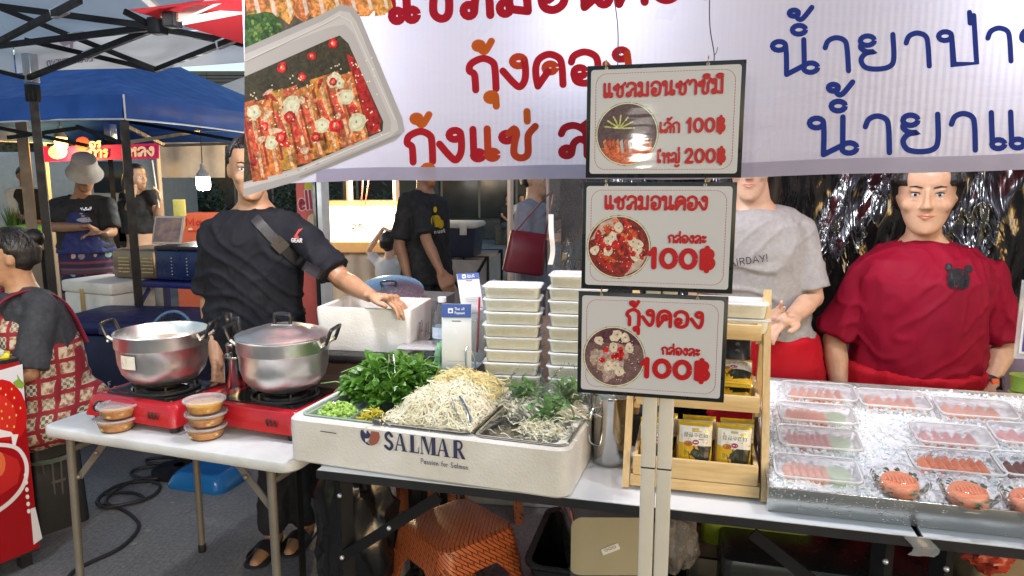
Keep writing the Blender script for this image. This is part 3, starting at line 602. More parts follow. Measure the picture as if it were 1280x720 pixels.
def pot(label, loc, rz, lid, open_=False):
    t = thing('stock_pot', label, 'pot', loc, rz, 'aluminium pots on the stoves')
    prof = [(.001, .0), (.085, .0), (.11, .012), (.132, .04), (.142, .075), (.1445, .125), (.1475, .127), (.149, .132), (.149, .170), (.152, .174), (.149, .177), (.146, .174), (.1455, .13), (.141, .12), (.139, .075), (.128, .042), (.105, .015), (.001, .004)]
    m = MB(); m.lathe(prof, 56); m.build('body', M_al, t, ang=60)
    for sx in (-1, 1):
        pts = crom([(sx*.143, -.038, .15), (sx*.16, -.042, .156), (sx*.178, -.042, .2), (sx*.182, -.03, .206), (sx*.182, .03, .206), (sx*.178, .042, .2), (sx*.16, .042, .156), (sx*.143, .038, .15)], 4)
        m = MB(); m.tube(pts[4:-4], [.0062]*len(pts[4:-4]), 8); h = m.build('handle', M_blk_pl, t)
        for sy in (-1, 1):
            m = MB(); m.tube([(sx*.142, sy*.038, .148), (sx*.163, sy*.042, .164)], .0065, 8); m.ball(sx*.152, sy*.06, .152, .005); m.build('bracket', M_al, h)
    if lid:
        m = MB(); m.lathe([(.151, .178), (.153, .181), (.146, .184), (.12, .193), (.085, .2), (.075, .206), (.03, .212), (.001, .213)], 56, cap0=True); ld = m.build('lid', M_al, t, ang=25)
        m = MB(); m.tube(crom([(-.026, 0, .21), (-.028, 0, .235), (-.02, 0, .247), (.02, 0, .247), (.028, 0, .235), (.026, 0, .21)], 5), .0065, 8); m.build('knob', M_blk_pl, ld)
        m = MB(); m.rbox(-.036, .036, -.012, .012, .209, .214, .004); m.build('knob_plate', M_al, ld)
    else:
        m = MB(); m.lathe([(.001, .132), (.06, .1335), (.12, .131), (.145, .132)], 40); m.build('broth', mat('broth', (.42, .27, .12), .12, var=.35, vs=25, c2=(.62, .5, .33)), t)
        def st(u, v, h): a = -pi/2-.62+u; r = .1432+h+(.001 if v < .12 else .004); return Vector((r*cos(a), r*sin(a), v))
        i = Ink(st); i.poly([(0, .072), (.42, .072), (.42, .117), (0, .117)], (.72, .7, .62), .04); i.poly([(.02+a/.15, b) for a, b in ell(.014, .095, .011, .016)], (.75, .3, .04))
        for k in range(5): i.stroke([(.2, .082+k*.007), (.39, .082+k*.007)], .0022, (.4, .38, .33))
        i.build('sticker', inkmat(), t, smooth=False)
    return t
PT = P1+Vector((.01, 0, 0)); e1 = Matrix.Rotation(ST, 3, 'Z')@Vector((.01, 0, .126)); e2 = Matrix.Rotation(ST, 3, 'Z')@Vector((.05, 0, .126))
pot('open aluminium pot of broth with orange sticker', P1+e1, ST+R(24), False)
pot('aluminium pot covered with a domed lid', P2+e2, ST+R(16), True)
# steel mugs and black-handled tools between the pots
def mug(label, loc, r, h, rz=0, handle=True, name='steel_mug'):
    t = thing(name, label, 'mug', loc, rz)
    m = MB(); m.lathe([(.001, 0), (r*.94, 0), (r*.96, .004), (r, h-.006), (r*1.06, h), (r*1.04, h+.003), (r*.96, h-.004), (r*.92, .006), (.001, .006)], 32); m.build('body', M_ss, t, ang=50)
    if handle:
        m = MB(); m.tube(crom([(r*.97, 0, h*.85), (r*1.35, 0, h*.86), (r*1.65, 0, h*.7), (r*1.6, 0, h*.4), (r*.97, 0, h*.28)], 5), .006, 8, flat=.5); m.build('handle', M_ss, t)
    return t
mug('steel mug standing against the open pot', S(-.575, .36+.12, .7405), .045, .22, R(60))
mug('shorter steel mug between the two pots', S(-.535, .40, .7405), .04, .2, R(40))
def tool(label, loc, tilt, rz, L):
    t = thing('spatula', label, 'spatula', loc, rz, rx=0, ry=tilt)
    m = MB(); m.rr([(0, .004, .014, .003), (L*.5, .005, .014, .003), (L*.55, .008, .016, .005), (L-.01, .009, .017, .006), (L, .006, .012, .005)], 3); m.build('grip', M_blk_pl, t)
    m = MB(); m.tube([(-.011, 0, L-.025), (.011, 0, L-.025)], .006, 8); m.build('hanging_hole', M_ss, t)
tool('black spatula handle sticking up beside the lidded pot', S(-.528, .39, .75), .05, RZ+1.4, .33)
tool('black spatula handle leaning behind the open pot', S(-.565, .47, .75), -.12, RZ+1.4, .34)
# ------------------------------------------------------------------ curry tubs
M_tub = clear('soft_plastic', (1, 1, 1), .05, .2, (.9, .9, .88)); M_lidp = clear('lid_plastic', (.98, .98, .98), .3, .25, (.86, .87, .88))
M_cur = [mat('curry_a', (.5, .16, .02), .3, var=.4, vs=35, c2=(.6, .3, .08)), mat('curry_b', (.62, .26, .01), .3, var=.4, vs=35, c2=(.7, .4, .04))]
def tub(label, loc, rz, ci):
    t = thing('curry_tub', label, 'tub', loc, rz, 'curry tubs on the folding table')
    m = MB(); m.lathe([(.001, 0), (.046, 0), (.05, .003), (.0585, .033), (.0595, .036)], 36); m.build('bowl', M_tub, t)
    m = MB(); m.lathe([(.001, .002), (.044, .002), (.048, .005), (.0545, .026), (.03, .0275), (.001, .027)], 36); f = m.build('curry', M_cur[ci], t)
    for k in range(2):
        a = -pi/2+(k-.5)*1.1+.9*nz(k*3.3, loc[0]*9+loc[2]*31); m = MB(); m.ball(.049*cos(a), .049*sin(a), .012+.006*(k % 2), .009, .006, .006, 10, 6); m.build('piece', mat('fish_ball', (.6, .4, .17), .4), f)
    m = MB(); m.lathe([(.0612, .034), (.0645, .035), (.0655, .038), (.0645, .041), (.06, .042), (.0585, .039), (.053, .0385), (.001, .039)], 36); m.build('lid', M_lidp, t)
    return t
for i in range(2): tub(['bottom curry tub of the two-high stack', 'top curry tub of the two-high stack'][i], onz(147, 536, .7405)+Vector((.004*i, .006*i, .0425*i)), .4*i, 0)
for i in range(3): tub(['bottom curry tub of the three-high stack', 'middle curry tub of the three-high stack', 'top curry tub of the three-high stack, yellower than the rest'][i], onz(258, 546, .7405)+Vector((.003*(i % 2), .004, .0425*i)), .7*i, 1 if i == 2 else 0)
# ------------------------------------------------------------------ polystyrene salmon box with vegetable trays
M_foam = mat('polystyrene', (.60, .575, .52), .75, vs=5, c2=(.74, .73, .70), bump=.45, bs=140)
BA = R(-18); BO = Vector((-.651, 1.950, .741)); bR = Matrix.Rotation(BA, 4, 'Z'); 
def BX(x, y, z=0): return BO+(bR@Vector((x, y, z)))
BL, BW, BH = .835, .385, .136
t = thing('foam_fish_box', 'shallow white polystyrene salmon box holding the vegetable trays', 'box', BO, BA)
m = MB(); hx, hy = BL/2, BW/2
m.rr([(.0, hx-.006, hy-.006, .03), (.006, hx, hy, .035), (BH-.008, hx, hy, .035), (BH, hx-.007, hy-.007, .035), (BH, hx-.04, hy-.035, .02), (BH-.055, hx-.045, hy-.04, .02)], 5, hx, hy)
bm_ = m.mesh('box_body'); 
for v in bm_.vertices:
    k = .0025*nz(v.co.x*14, v.co.y*14, v.co.z*14); v.co.y += k; v.co.z += k
link('box_body', bm_, M_foam, t)
m = MB(); m.rbox(.0, .0022, .0, .0022, 0, .001, .0005)
ink = Ink(lambda u, v, h: Vector((u, -h-.0015, v)))
nv, rd = (.035, .04, .10), (.32, .10, .07)
cx, cy, r = .272, .112, .03
def arc(a0, a1, r, n=14): return [(cx+r*cos(R(a0+(a1-a0)*k/n)), cy+r*sin(R(a0+(a1-a0)*k/n))) for k in range(n+1)]
ink.poly(clip(arc(95, 275, r)+[(cx-.012, cy-.02), (cx+.002, cy), (cx-.012, cy+.02)], 1, BH-.012, -1), nv); ink.poly(clip(arc(-85, 80, r)+[(cx+.004, cy+.01), (cx-.004, cy-.02)], 1, BH-.012, -1), rd)
ink.poly([(cx-.02, cy+.01), (cx-.008, cy+.024), (cx-.012, cy+.002)], (.72, .71, .68)); ink.poly([(cx-.016, cy-.012), (cx-.002, cy-.01), (cx-.014, cy-.024)], (.72, .71, .68))
def slab(x, y, polys):
    for p in polys:
        q_ = clip([(bx_+(x-bx_)*.78+a*.039, y+b*.052) for a, b in p], 1, BH-.009, -1)
        if len(q_) > 2: ink.poly(q_, nv)
bx_, by_ = .315, .077
Q = lambda x0, x1, y0, y1: [(x0, y0), (x1, y0), (x1, y1), (x0, y1)]
ink.stroke([(bx_+.039*a, by_+.05*b) for a, b in P_((.62, .8), (.4, .97), (.16, .8), (.24, .58), (.54, .42), (.62, .2), (.4, .03), (.1, .18))], .0085, nv)
slab(bx_+.043, by_, [[(.0, 0), (.1, 0), (.42, 1), (.38, 1)], [(.34, 1), (.5, 1), (.86, 0), (.6, 0)], Q(.2, .6, .3, .36), Q(-.06, .18, 0, .05), Q(.5, .94, 0, .05)])
slab(bx_+.098, by_, [Q(.1, .38, 0, 1), Q(.0, .5, .95, 1), Q(.0, .74, 0, .06), [(.68, 0), (.74, 0), (.76, .34), (.72, .34)]])
slab(bx_+.142, by_, [Q(.06, .12, 0, 1), [(.06, 1), (.36, 1), (.66, .1), (.56, .0)], [(.56, .0), (.62, 0), (.9, 1), (.84, 1)], Q(.84, 1.12, 0, 1), Q(-.04, .22, 0, .05), Q(.76, 1.2, 0, .05), Q(.8, 1.2, .95, 1)])
slab(bx_+.205, by_, [[(.0, 0), (.1, 0), (.42, 1), (.38, 1)], [(.34, 1), (.5, 1), (.86, 0), (.6, 0)], Q(.2, .6, .3, .36), Q(-.06, .18, 0, .05), Q(.5, .94, 0, .05)])
slab(bx_+.26, by_, [Q(.1, .38, 0, 1), Q(.0, .5, 0, .05)]); ink.stroke([(bx_+.26*.78+.039*a, by_+.05*b) for a, b in P_((.3, .97), (.6, .95), (.72, .75), (.58, .54), (.3, .5))], .0055, nv); slab(bx_+.26, by_, [[(.4, .5), (.6, .5), (.98, .0), (.72, .0)]])
ink.text('Passion for Salmon', (.425, .05), (.565, .05), .014, .0018, (.12, .12, .15))
ink.stroke([(.115, .106), (.165, .105)], .0025, (.06, .06, .06))
kind(ink.build('printed_logo', inkmat('ink_foam', .7), t, smooth=False), 'stuff')
# trays
def steel_tray(label, x0, x1, y0, y1, z, dep=.03, m_=None, rim=.008, name='steel_tray'):
    hx, hy = (x1-x0)/2, (y1-y0)/2
    t = thing(name, label, 'tray', BX((x0+x1)/2, (y0+y1)/2, z), BA)
    m = MB(); m.rr([(-.002, hx, hy, .03), (.001, hx+.001, hy+.001, .03), (.002, hx-.002, hy-.002, .03), (.001, hx-rim, hy-rim, .026), (-dep, hx-rim-.008, hy-rim-.008, .022), (-dep-.001, hx-rim-.02, hy-rim-.02, .02)], 6, cap0=False); m.build('pan', m_ or M_ss, t, ang=50)
    return t
ZT = BH+.004
steel_tray('green-lined tray of herbs and chopped greens on the salmon box', .03, .29, .02, .37, ZT, .03, mat('jade_plastic', (.27, .37, .31), .3, var=.08))
steel_tray('steel tray heaped with bean sprouts', .295, .565, .012, .375, ZT+.006, .03)
steel_tray('steel tray with the bagged vegetables', .57, .828, .012, .375, ZT, .034)
def mound(cx, cy, rx, ry, h, x, y):
    q_ = ((x-cx)/rx)**2+((y-cy)/ry)**2; return h*max(0, 1-q_)**.75 if q_ < 1 else 0
def strands(name, label, cat, x0, x1, y0, y1, z, h, n, L, r, m, group=None, seed=1, under=None):
    t = thing(name, label, cat, BX((x0+x1)/2, (y0+y1)/2, z), BA); rnd = random.Random(seed)
    hx, hy = (x1-x0)/2, (y1-y0)/2
    mb = MB()
    def top(x, y):
        q_ = (abs(x/hx))**2.4+(abs(y/hy))**2.4; return h*max(0, 1-q_)**.6*(1+.35*nz(x*11, y*11, seed)+.25*nz(x*31, y*31, seed))
    mb.sheet(lambda u, v: (hx*(2*u-1), hy*(2*v-1), max(-.012, top(hx*(2*u-1), hy*(2*v-1))-.012)), 24, 24); mb.build('core', under or m, t)
    mb = MB()
    for _ in range(n):
        x, y = rnd.uniform(-1, 1)*hx*.98, rnd.uniform(-1, 1)*hy*.98
        a = rnd.uniform(0, 2*pi); l_ = L*rnd.uniform(.5, 1.3); cv = rnd.gauss(0, 1.2); pts = []; px_, py_ = x, y
        lift = rnd.uniform(0, .012)+(.012*rnd.random() if rnd.random() < .15 else 0); tl = rnd.gauss(0, .3)
        for k in range(5):
            pts.append((px_, py_, top(px_, py_)+lift+tl*l_*(k/4-.5)+.004*sin(k*1.3+a))); px_ += cos(a)*l_/4; py_ += sin(a)*l_/4; a += cv/4
            px_ = max(-hx*1.03, min(hx*1.03, px_)); py_ = max(-hy*1.02, min(hy*1.02, py_))
        mb.tube(pts, [r*.8, r, r, r*.9, r*.5], 3)
    kind(mb.build('strands', m, t), 'stuff'); return t
M_spr = mat('sprout', (.86, .82, .60), .3, var=.16, vs=12, c2=(.95, .93, .8), transl=.12); M_spr2 = mat('noodle_yellow', (.84, .74, .38), .4, var=.2, transl=.2)
strands('bean_sprouts', 'heap of pale bean sprouts in the middle steel tray', 'bean sprouts', .305, .558, .022, .37, ZT+.006, .052, 2000, .05, .002, M_spr, seed=3)
t2 = strands('shredded_banana_blossom', 'yellower shreds spread over the back of the sprout heap', 'vegetable', .32, .552, .2, .385, ZT+.035, .04, 340, .05, .0018, M_spr2, seed=8)
# herbs
M_leaf = mat('basil_leaf', (.035, .12, .012), .38, var=.6, vs=25, c2=(.15, .36, .05), transl=.25, stretch=None); M_stem = mat('stem_green', (.16, .3, .07), .5)
def leafmesh(mb, p, a, w, nrm):
    """a leaf blade with a fold along the midrib"""
    t_ = a.normalized(); s_ = t_.cross(nrm).normalized(); L_0 = a.length; up = s_.cross(t_)*(L_0*.12)
    b0, b1, b2, b3 = p, p+a*.35-up*.3, p+a*.7, p+a-up
    l1, l2, r1, r2 = b1+s_*w+up, b2+s_*w*.8+up, b1-s_*w+up, b2-s_*w*.8+up
    mb.add([b0, b1, b2, b3, l1, l2, r1, r2], [(0, 1, 4), (1, 2, 5, 4), (2, 3, 5), (0, 6, 1), (1, 6, 7, 2), (2, 7, 3)])
def herbs(label, x0, x1, y0, y1, z, h, n, seed, ls=.028, lm=None, name='herb_heap'):
    t = thing(name, label, 'herbs', BX((x0+x1)/2, (y0+y1)/2, z), BA); rnd = random.Random(seed); hx, hy = (x1-x0)/2, (y1-y0)/2; mb = MB(); ms = MB()
    for _ in range(n):
        x, y = rnd.uniform(-1, 1)*hx, rnd.uniform(-1, 1)*hy; q_ = (x/hx)**2+(y/hy)**2
        if q_ > 1: continue
        zz = h*(1-q_)**.6*rnd.uniform(.25, 1.1); d = Vector((x/hx+rnd.gauss(0, .7), y/hy+rnd.gauss(0, .7), rnd.uniform(-.3, .9))).normalized()*ls*rnd.uniform(.6, 1.4)
        leafmesh(mb, Vector((x, y, zz)), d, ls*rnd.uniform(.28, .42), Vector((rnd.gauss(0, .4), rnd.gauss(0, .4), 1)).normalized())
    for _ in range(n//45):
        x, y = rnd.uniform(-.8, .8)*hx, rnd.uniform(-.8, .8)*hy; a = rnd.uniform(0, 6.28); L_0 = rnd.uniform(.06, .13); zz = h*max(0, 1-(x/hx)**2-(y/hy)**2)**.6
        ms.tube([(x, y, zz*.8), (x+cos(a)*L_0*.5, y+sin(a)*L_0*.5, zz+.012), (x+cos(a)*L_0, y+sin(a)*L_0, zz*.9+.01)], [.002, .0017, .001], 5)
    kind(mb.build('leaves', lm or M_leaf, t, smooth=False), 'stuff'); kind(ms.build('stems', M_stem, t), 'stuff'); return t
herbs('heap of green basil sprigs at the back of the herb tray', .04, .36, .16, .44, ZT+.0, .10, 1300, 4, .040)
def bits(name, label, x0, x1, y0, y1, z, h, n, m, seed, r, L):
    t = thing(name, label, 'vegetable', BX((x0+x1)/2, (y0+y1)/2, z), BA); rnd = random.Random(seed); hx, hy = (x1-x0)/2, (y1-y0)/2; mb = MB()
    for _ in range(n):
        x, y = rnd.uniform(-1, 1)*hx, rnd.uniform(-1, 1)*hy; q_ = (x/hx)**2+(y/hy)**2
        if q_ > 1: continue
        zz = h*(1-q_)**.6*rnd.uniform(.3, 1.0); d = Vector((rnd.gauss(0, 1), rnd.gauss(0, 1), rnd.gauss(0, .7))).normalized()*L*rnd.uniform(.6, 1.2)
        mb.tube([Vector((x, y, zz))-d, Vector((x, y, zz))+d], r*rnd.uniform(.7, 1.2), 6)
    kind(mb.build('pieces', m, t), 'stuff')
bits('chopped_long_beans', 'pile of chopped green long beans in the tray corner', .05, .18, .035, .15, ZT-.028, .05, 620, mat('long_bean', (.22, .42, .05), .35, var=.3, vs=40, c2=(.42, .6, .16)), 5, .0046, .0055)
bits('pickled_mustard', 'small pile of yellow pickled mustard greens', .19, .275, .035, .12, ZT-.028, .045, 420, mat('mustard', (.55, .43, .02), .3, var=.4, vs=40, c2=(.35, .36, .05)), 6, .0028, .012)
# divider and tongs
m = MB(); m.box(BX(0, 0).x*0-.001, .001, -.06, .06, -.03, .002); o = m.build('tray_divider', MATS['jade_plastic'], smooth=False); o.location = BX(.188, .085, ZT); o.rotation_euler = (0, 0, BA); tag(o, 'thin divider between the chopped beans and the mustard greens', 'divider')
def tongs(label, pts, ap):
    t = thing('tongs', label, 'tongs', pts[0]); a, b = Vector((0, 0, 0)), Vector(pts[1])-Vector(pts[0])
    sd_ = b.cross(Vector((0, 0, 1))).normalized()*ap
    for k in (-1, 1):
        m = MB(); m.tube(crom([a, a+b*.08+sd_*k*.5, a+b*.5+sd_*k*1.1, b+sd_*k*.8], 4), .0035, 6, flat=.5); m.build('arm', M_ss, t)
tongs('steel tongs stuck in the basil', (BX(.24, .2, ZT+.02), BX(.2, .27, ZT+.13)), .008)
tongs('steel tongs standing at the front of the sprout tray', (BX(.545, .05, ZT+.01), BX(.49, .09, ZT+.075)), .016)
tongs('steel tongs standing up behind the sprouts', (BX(.4, .41, ZT+.14), BX(.43, .39, ZT+.03)), .016)
m = MB(); m.rbox(-.013, .013, -.007, .007, -.014, .012, .002); o = m.build('binder_clip', M_ss); o.location = BX(.285, .018, ZT+.004); o.rotation_euler = (0, 0, BA); tag(o, 'small metal clip on the rim between herb and sprout trays', 'clip')
# bagged vegetable mixes
M_bag = clear('crisp_bag', (1, 1, 1), .03, .06, (.92, .96, .94), .8, 30, .05)
def vegbag(label, x, y, rz, w, h, seed):
    p = BX(x, y, ZT-.03); t = thing('vegetable_bag', label, 'bag', p, BA+rz, 'clear bags of mixed vegetables'); rnd = random.Random(seed)
    mb = MB()
    for _ in range(420):
        q_ = (rnd.gauss(0, .22)*w, rnd.gauss(-.2, .2)*w*.7, abs(rnd.gauss(.028, .016))); a = rnd.uniform(0, 6.28); L_0 = .03
        mb.tube([q_, (q_[0]+cos(a)*L_0*.5, q_[1]+sin(a)*L_0*.5, q_[2]+.005), (q_[0]+cos(a+.6)*L_0, q_[1]+sin(a+.6)*L_0, q_[2])], .0017, 3)
    kind(mb.build('sprouts', M_spr, t), 'stuff')
    mb = MB()
    for _ in range(60):
        p_ = Vector((rnd.gauss(-.05, .18)*w, rnd.gauss(.2, .18)*w*.7, rnd.uniform(.045, h*.6))); leafmesh(mb, p_, Vector((rnd.gauss(0, 1), rnd.gauss(0, 1), rnd.uniform(0, 1))).normalized()*.035, .011, Vector((0, 0, 1)))
    kind(mb.build('herbs', M_leaf, t, smooth=False), 'stuff')
    mb = MB()
    def bagf(u, v):
        a = u*2*pi; z = v*h; k = (1.0 if v < .55 else 1-.72*(v-.55)/.45); wr = 1+.16*nz(cos(a)*2.2+seed, sin(a)*2.2, v*4)+.1*nz(cos(a)*6+seed, sin(a)*6, v*9)
        if v > .85: wr *= 1+(v-.85)*3*sin(a*5)
        return ((w*.62)*k*cos(a)*wr, w*.46*k*sin(a)*wr*(1 if v < .75 else .6), z)
    mb.sheet(bagf, 40, 22); mb.build('film', M_bag, t, ang=70); return t
vegbag('bag of sprouts with yellow shreds and basil at the back of the right tray', .64, .27, .2, .105, .17, 3)
vegbag('bulging bag of sprouts at the front edge of the right tray', .745, .12, -.1, .12, .16, 7)
vegbag('bag of sprouts and dark herbs in the far corner of the right tray', .765, .265, .5, .11, .18, 12)
strands('loose_sprout', 'few loose sprouts lying on bare steel of the right tray', 'bean sprouts', .585, .66, .07, .15, ZT-.03, .004, 5, .04, .0018, M_spr, seed=21)
# ================================================================== BANNER
M_vinyl = mat('banner_vinyl', (.50, .49, .61), .3, spec=.5, var=.03, vs=2, transl=.22)
_n, _l = M_vinyl.node_tree.nodes, M_vinyl.node_tree.links; _b = _n['Principled BSDF']
_tc = _n.new('ShaderNodeTexCoord'); _mp = _n.new('ShaderNodeMapping'); _mp.inputs['Rotation'].default_value = (0, .6, 0); _mp.inputs['Scale'].default_value = (1, 1, 3.5); _l.new(_tc.outputs['Object'], _mp.inputs[0])
_nz = _n.new('ShaderNodeTexNoise'); _nz.inputs['Scale'].default_value = 1.6; _nz.inputs['Detail'].default_value = 5; _l.new(_mp.outputs[0], _nz.inputs['Vector']); _wv = _n.new('ShaderNodeTexWave'); _wv.inputs['Scale'].default_value = 22; _wv.inputs['Distortion'].default_value = .4; _l.new(_tc.outputs['Object'], _wv.inputs['Vector'])
_ma = _n.new('ShaderNodeMath'); _ma.operation = 'MULTIPLY_ADD'; _l.new(_wv.outputs['Fac'], _ma.inputs[0]); _ma.inputs[1].default_value = .02; _l.new(_nz.outputs['Fac'], _ma.inputs[2]); _bp = _n.new('ShaderNodeBump'); _bp.inputs['Strength'].default_value = .35; _bp.inputs['Distance'].default_value = .06; _l.new(_ma.outputs[0], _bp.inputs['Height']); _l.new(_bp.outputs[0], _b.inputs['Normal'])
def BN(s, z, h=0):
    d = .03+.012*sin(s*3.1+1)*min(1, (z-1.5)*1.6)+.003*sin(s*7.3+z*5)+.0015*sin(z*9+s*2); return S(s, d-h, z)
def bz(s): return 1.543+.017*s+.004*sin(s*4.1+.5)+.002*sin(s*11)
bt = thing('vinyl_banner', 'large white vinyl shop banner with Thai lettering and salmon picture', 'banner', (0, 0, 0))
m = MB(); m.sheet(lambda u, v: BN(-.19+.02*v+u*3.0, bz(-.19+u*3)+v*(2.42-bz(-.19+u*3))), 150, 46); m.build('vinyl', M_vinyl, bt, ang=80)
m = MB(); m.sheet(lambda u, v: BN(.02+u*2.78, bz(.02+u*2.78)-.002+v*.034, .0015+.002*(1-v)), 150, 3); m.build('hem', mat('banner_hem', (.44, .41, .55), .4, var=.06, transl=.3), bt, ang=80)
def bp(px, py, h):
    w = ond(px, -py, .03); return BN(SD(w)[0], w.z, h)
RNG = random.Random(3)
LEFT = 304.5
pic = Ink(bp); pic.h = .0004; pic.dh = .000012
def pp(pts, c, cell=8):
    pts = [(x, -y) for x, y in pts]; pts = clip(pts, 0, LEFT, 1)
    if len(pts) > 2: pic.poly(pts, c, cell)
# sashimi plate in the corner
pp([(304, -40), (480, -40), (478, 2), (420, 30), (304, 62)], (.12, .1, .07)); 
for k in range(9):
    x = 300+k*20; pp([(x, -40), (x+17, -40), (x+30, 16-k), (x+20, 34-k*2), (x+8, 20)], (.72, .24+.05*(k % 3), .09)); pp([(x+8, -40), (x+12, -40), (x+25, 18-k), (x+21, 26-k*2)], (.78, .62, .52))
pp(ell(324, 40, 26, 24, 18, 0, .3, 2), (.05, .12, .03))
for k in range(40): pp(ell(324+RNG.gauss(0, 12), 38+RNG.gauss(0, 11), 3, 2, 6, RNG.random()*3), (.1+.1*RNG.random(), .2+.12*RNG.random(), .06))
# tray rim, inner wall, sauce
rim = [(290, 66), (400, 18), (425, 5), (440, 8), (450, 22), (503, 148), (506, 164), (494, 176), (400, 214), (372, 226), (290, 250)]
pp(rim, (.44, .42, .43)); pp([(290, 74), (402, 26), (424, 13), (436, 15), (445, 27), (496, 150), (498, 162), (489, 170), (370, 218), (290, 240)], (.60, .57, .58)); pp([(290, 80), (410, 34), (430, 30), (442, 42), (489, 152), (488, 164), (370, 212), (290, 234)], (.5, .47, .48))
pp([(290, 102), (408, 50), (424, 44), (435, 54), (479, 152), (478, 164), (376, 208), (290, 232)], (.055, .045, .025)); pp([(432, 66), (444, 74), (476, 150), (474, 164), (462, 168)], (.42, .02, .02))
def slab_(x0, y0, x1, y1, w, c):
    a = Vector((x1-x0, y1-y0)); nn = Vector((-a.y, a.x)).normalized()*w/2
    pp([(x0-nn.x, y0-nn.y), (x0+a.x*.1+nn.x*.2-nn.x, y0-4), (x0+nn.x, y0+nn.y), (x1+nn.x, y1+nn.y), (x1-nn.x, y1-nn.y)], c)
for k in range(8):
    x = 308+k*17.5; y = 128-k*5.6+4*sin(k*2); dx = 5+k*.6
    slab_(x, y, x+dx+12, 226-k*7.2, 19, (.5+.12*(k % 2), .13+.06*(k % 3), .05)); slab_(x+5, y+8, x+dx+15, 222-k*7.2, 4, (.74, .42, .25)); slab_(x-5, y+14, x+dx+3, 214-k*7.2, 3, (.3, .04, .03)); slab_(x+1, y+26, x+dx+8, 190-k*7, 6, (.66, .09, .05))
for k in range(26): x = RNG.uniform(308, 452); pp(ell(x, RNG.uniform(118, 205)-(x-308)*.2, RNG.uniform(3, 9), RNG.uniform(2, 5), 9, RNG.random()*3, .5, k), RNG.choice([(.62, .04, .03), (.7, .25, .1), (.42, .03, .03), (.72, .5, .36)]))
for x, y, r in ((417, 100, 9), (432, 121, 9), (445, 152, 11), (363, 133, 11), (402, 156, 9), (317, 140, 8), (338, 178, 8), (424, 104, 6)):
    pp(ell(x, y, r, r*1.15, 12, .5, .35, x*.1), (.7, .66, .45)); pp(ell(x, y, r*.6, r*.75, 10, .5, .3, x*.1), (.8, .78, .6)); pp(ell(x, y, 1.3, 2, 6), (.4, .42, .2))
for x, y, r in ((416, 102, 5), (419, 157, 8), (361, 146, 7), (350, 172, 7), (389, 70, 5), (352, 84, 6), (416, 54, 6), (377, 96, 5), (394, 172, 6), (330, 158, 5)):
    pp(ell(x, y, r, r*1.1, 12, .3, .3, x), (.6, .012, .02)); pp(ell(x, y, r*.55, r*.62, 10), (.75, .12, .08)); pp(ell(x-r*.2, y, r*.15, r*.25, 6), (.8, .6, .3))
pic.dh = 0; pic.h += .0001
for k in range(150):
    x = RNG.uniform(308, 478); pp(ell(x, RNG.uniform(104, 206)-(x-308)*.22, 1.3, .9, 6, RNG.random()*3), (.86, .78, .55))
pic.stroke([(306, -76), (404, -30), (424, -19), (438, -26), (494, -150)], 1.4, (.74, .73, .74)); pic.stroke([(500, -168), (374, -221)], 1.6, (.34, .33, .36)); pic.stroke([(486, -166), (378, -211)], .9, (.8, .8, .8))
kind(pic.build('printed_picture', inkmat('photo_vinyl', .5, .25, photo=38), bt, smooth=False), 'stuff')
ink = Ink(bp); ink.h = .0005; ink.dh = .000006
red = lambda x, y: (.40, .006, .022); RC = random.Random(5)
def ro(x, y): return (.56, .11, .012) if (y > 1.1 or y < -.1) else RC.choice([(.42, .01, .02), (.5, .05, .015), (.42, .008, .022)])
ink.text('แซลมอนดอง', (484, -28), (900, 4), 56, 10.5, red)
ink.text('กุ้งดอง', (586, -113), (796, -100), 39, 9, ro)
ink.text('กุ้งแช่ สด', (508, -203), (790, -192), 38, 9, ro)
blue = (.012, .035, .27)
ink.text('นํ๊ายาป่าก', (966, -95), (1330, -72), 42, 6.6, blue)
ink.text('นํ๊ายาแกง', (1011, -194), (1396, -182), 46, 7, blue)
kind(ink.build('lettering', inkmat('ink_vinyl', .6, .2, transl=.15), bt, smooth=False), 'stuff')
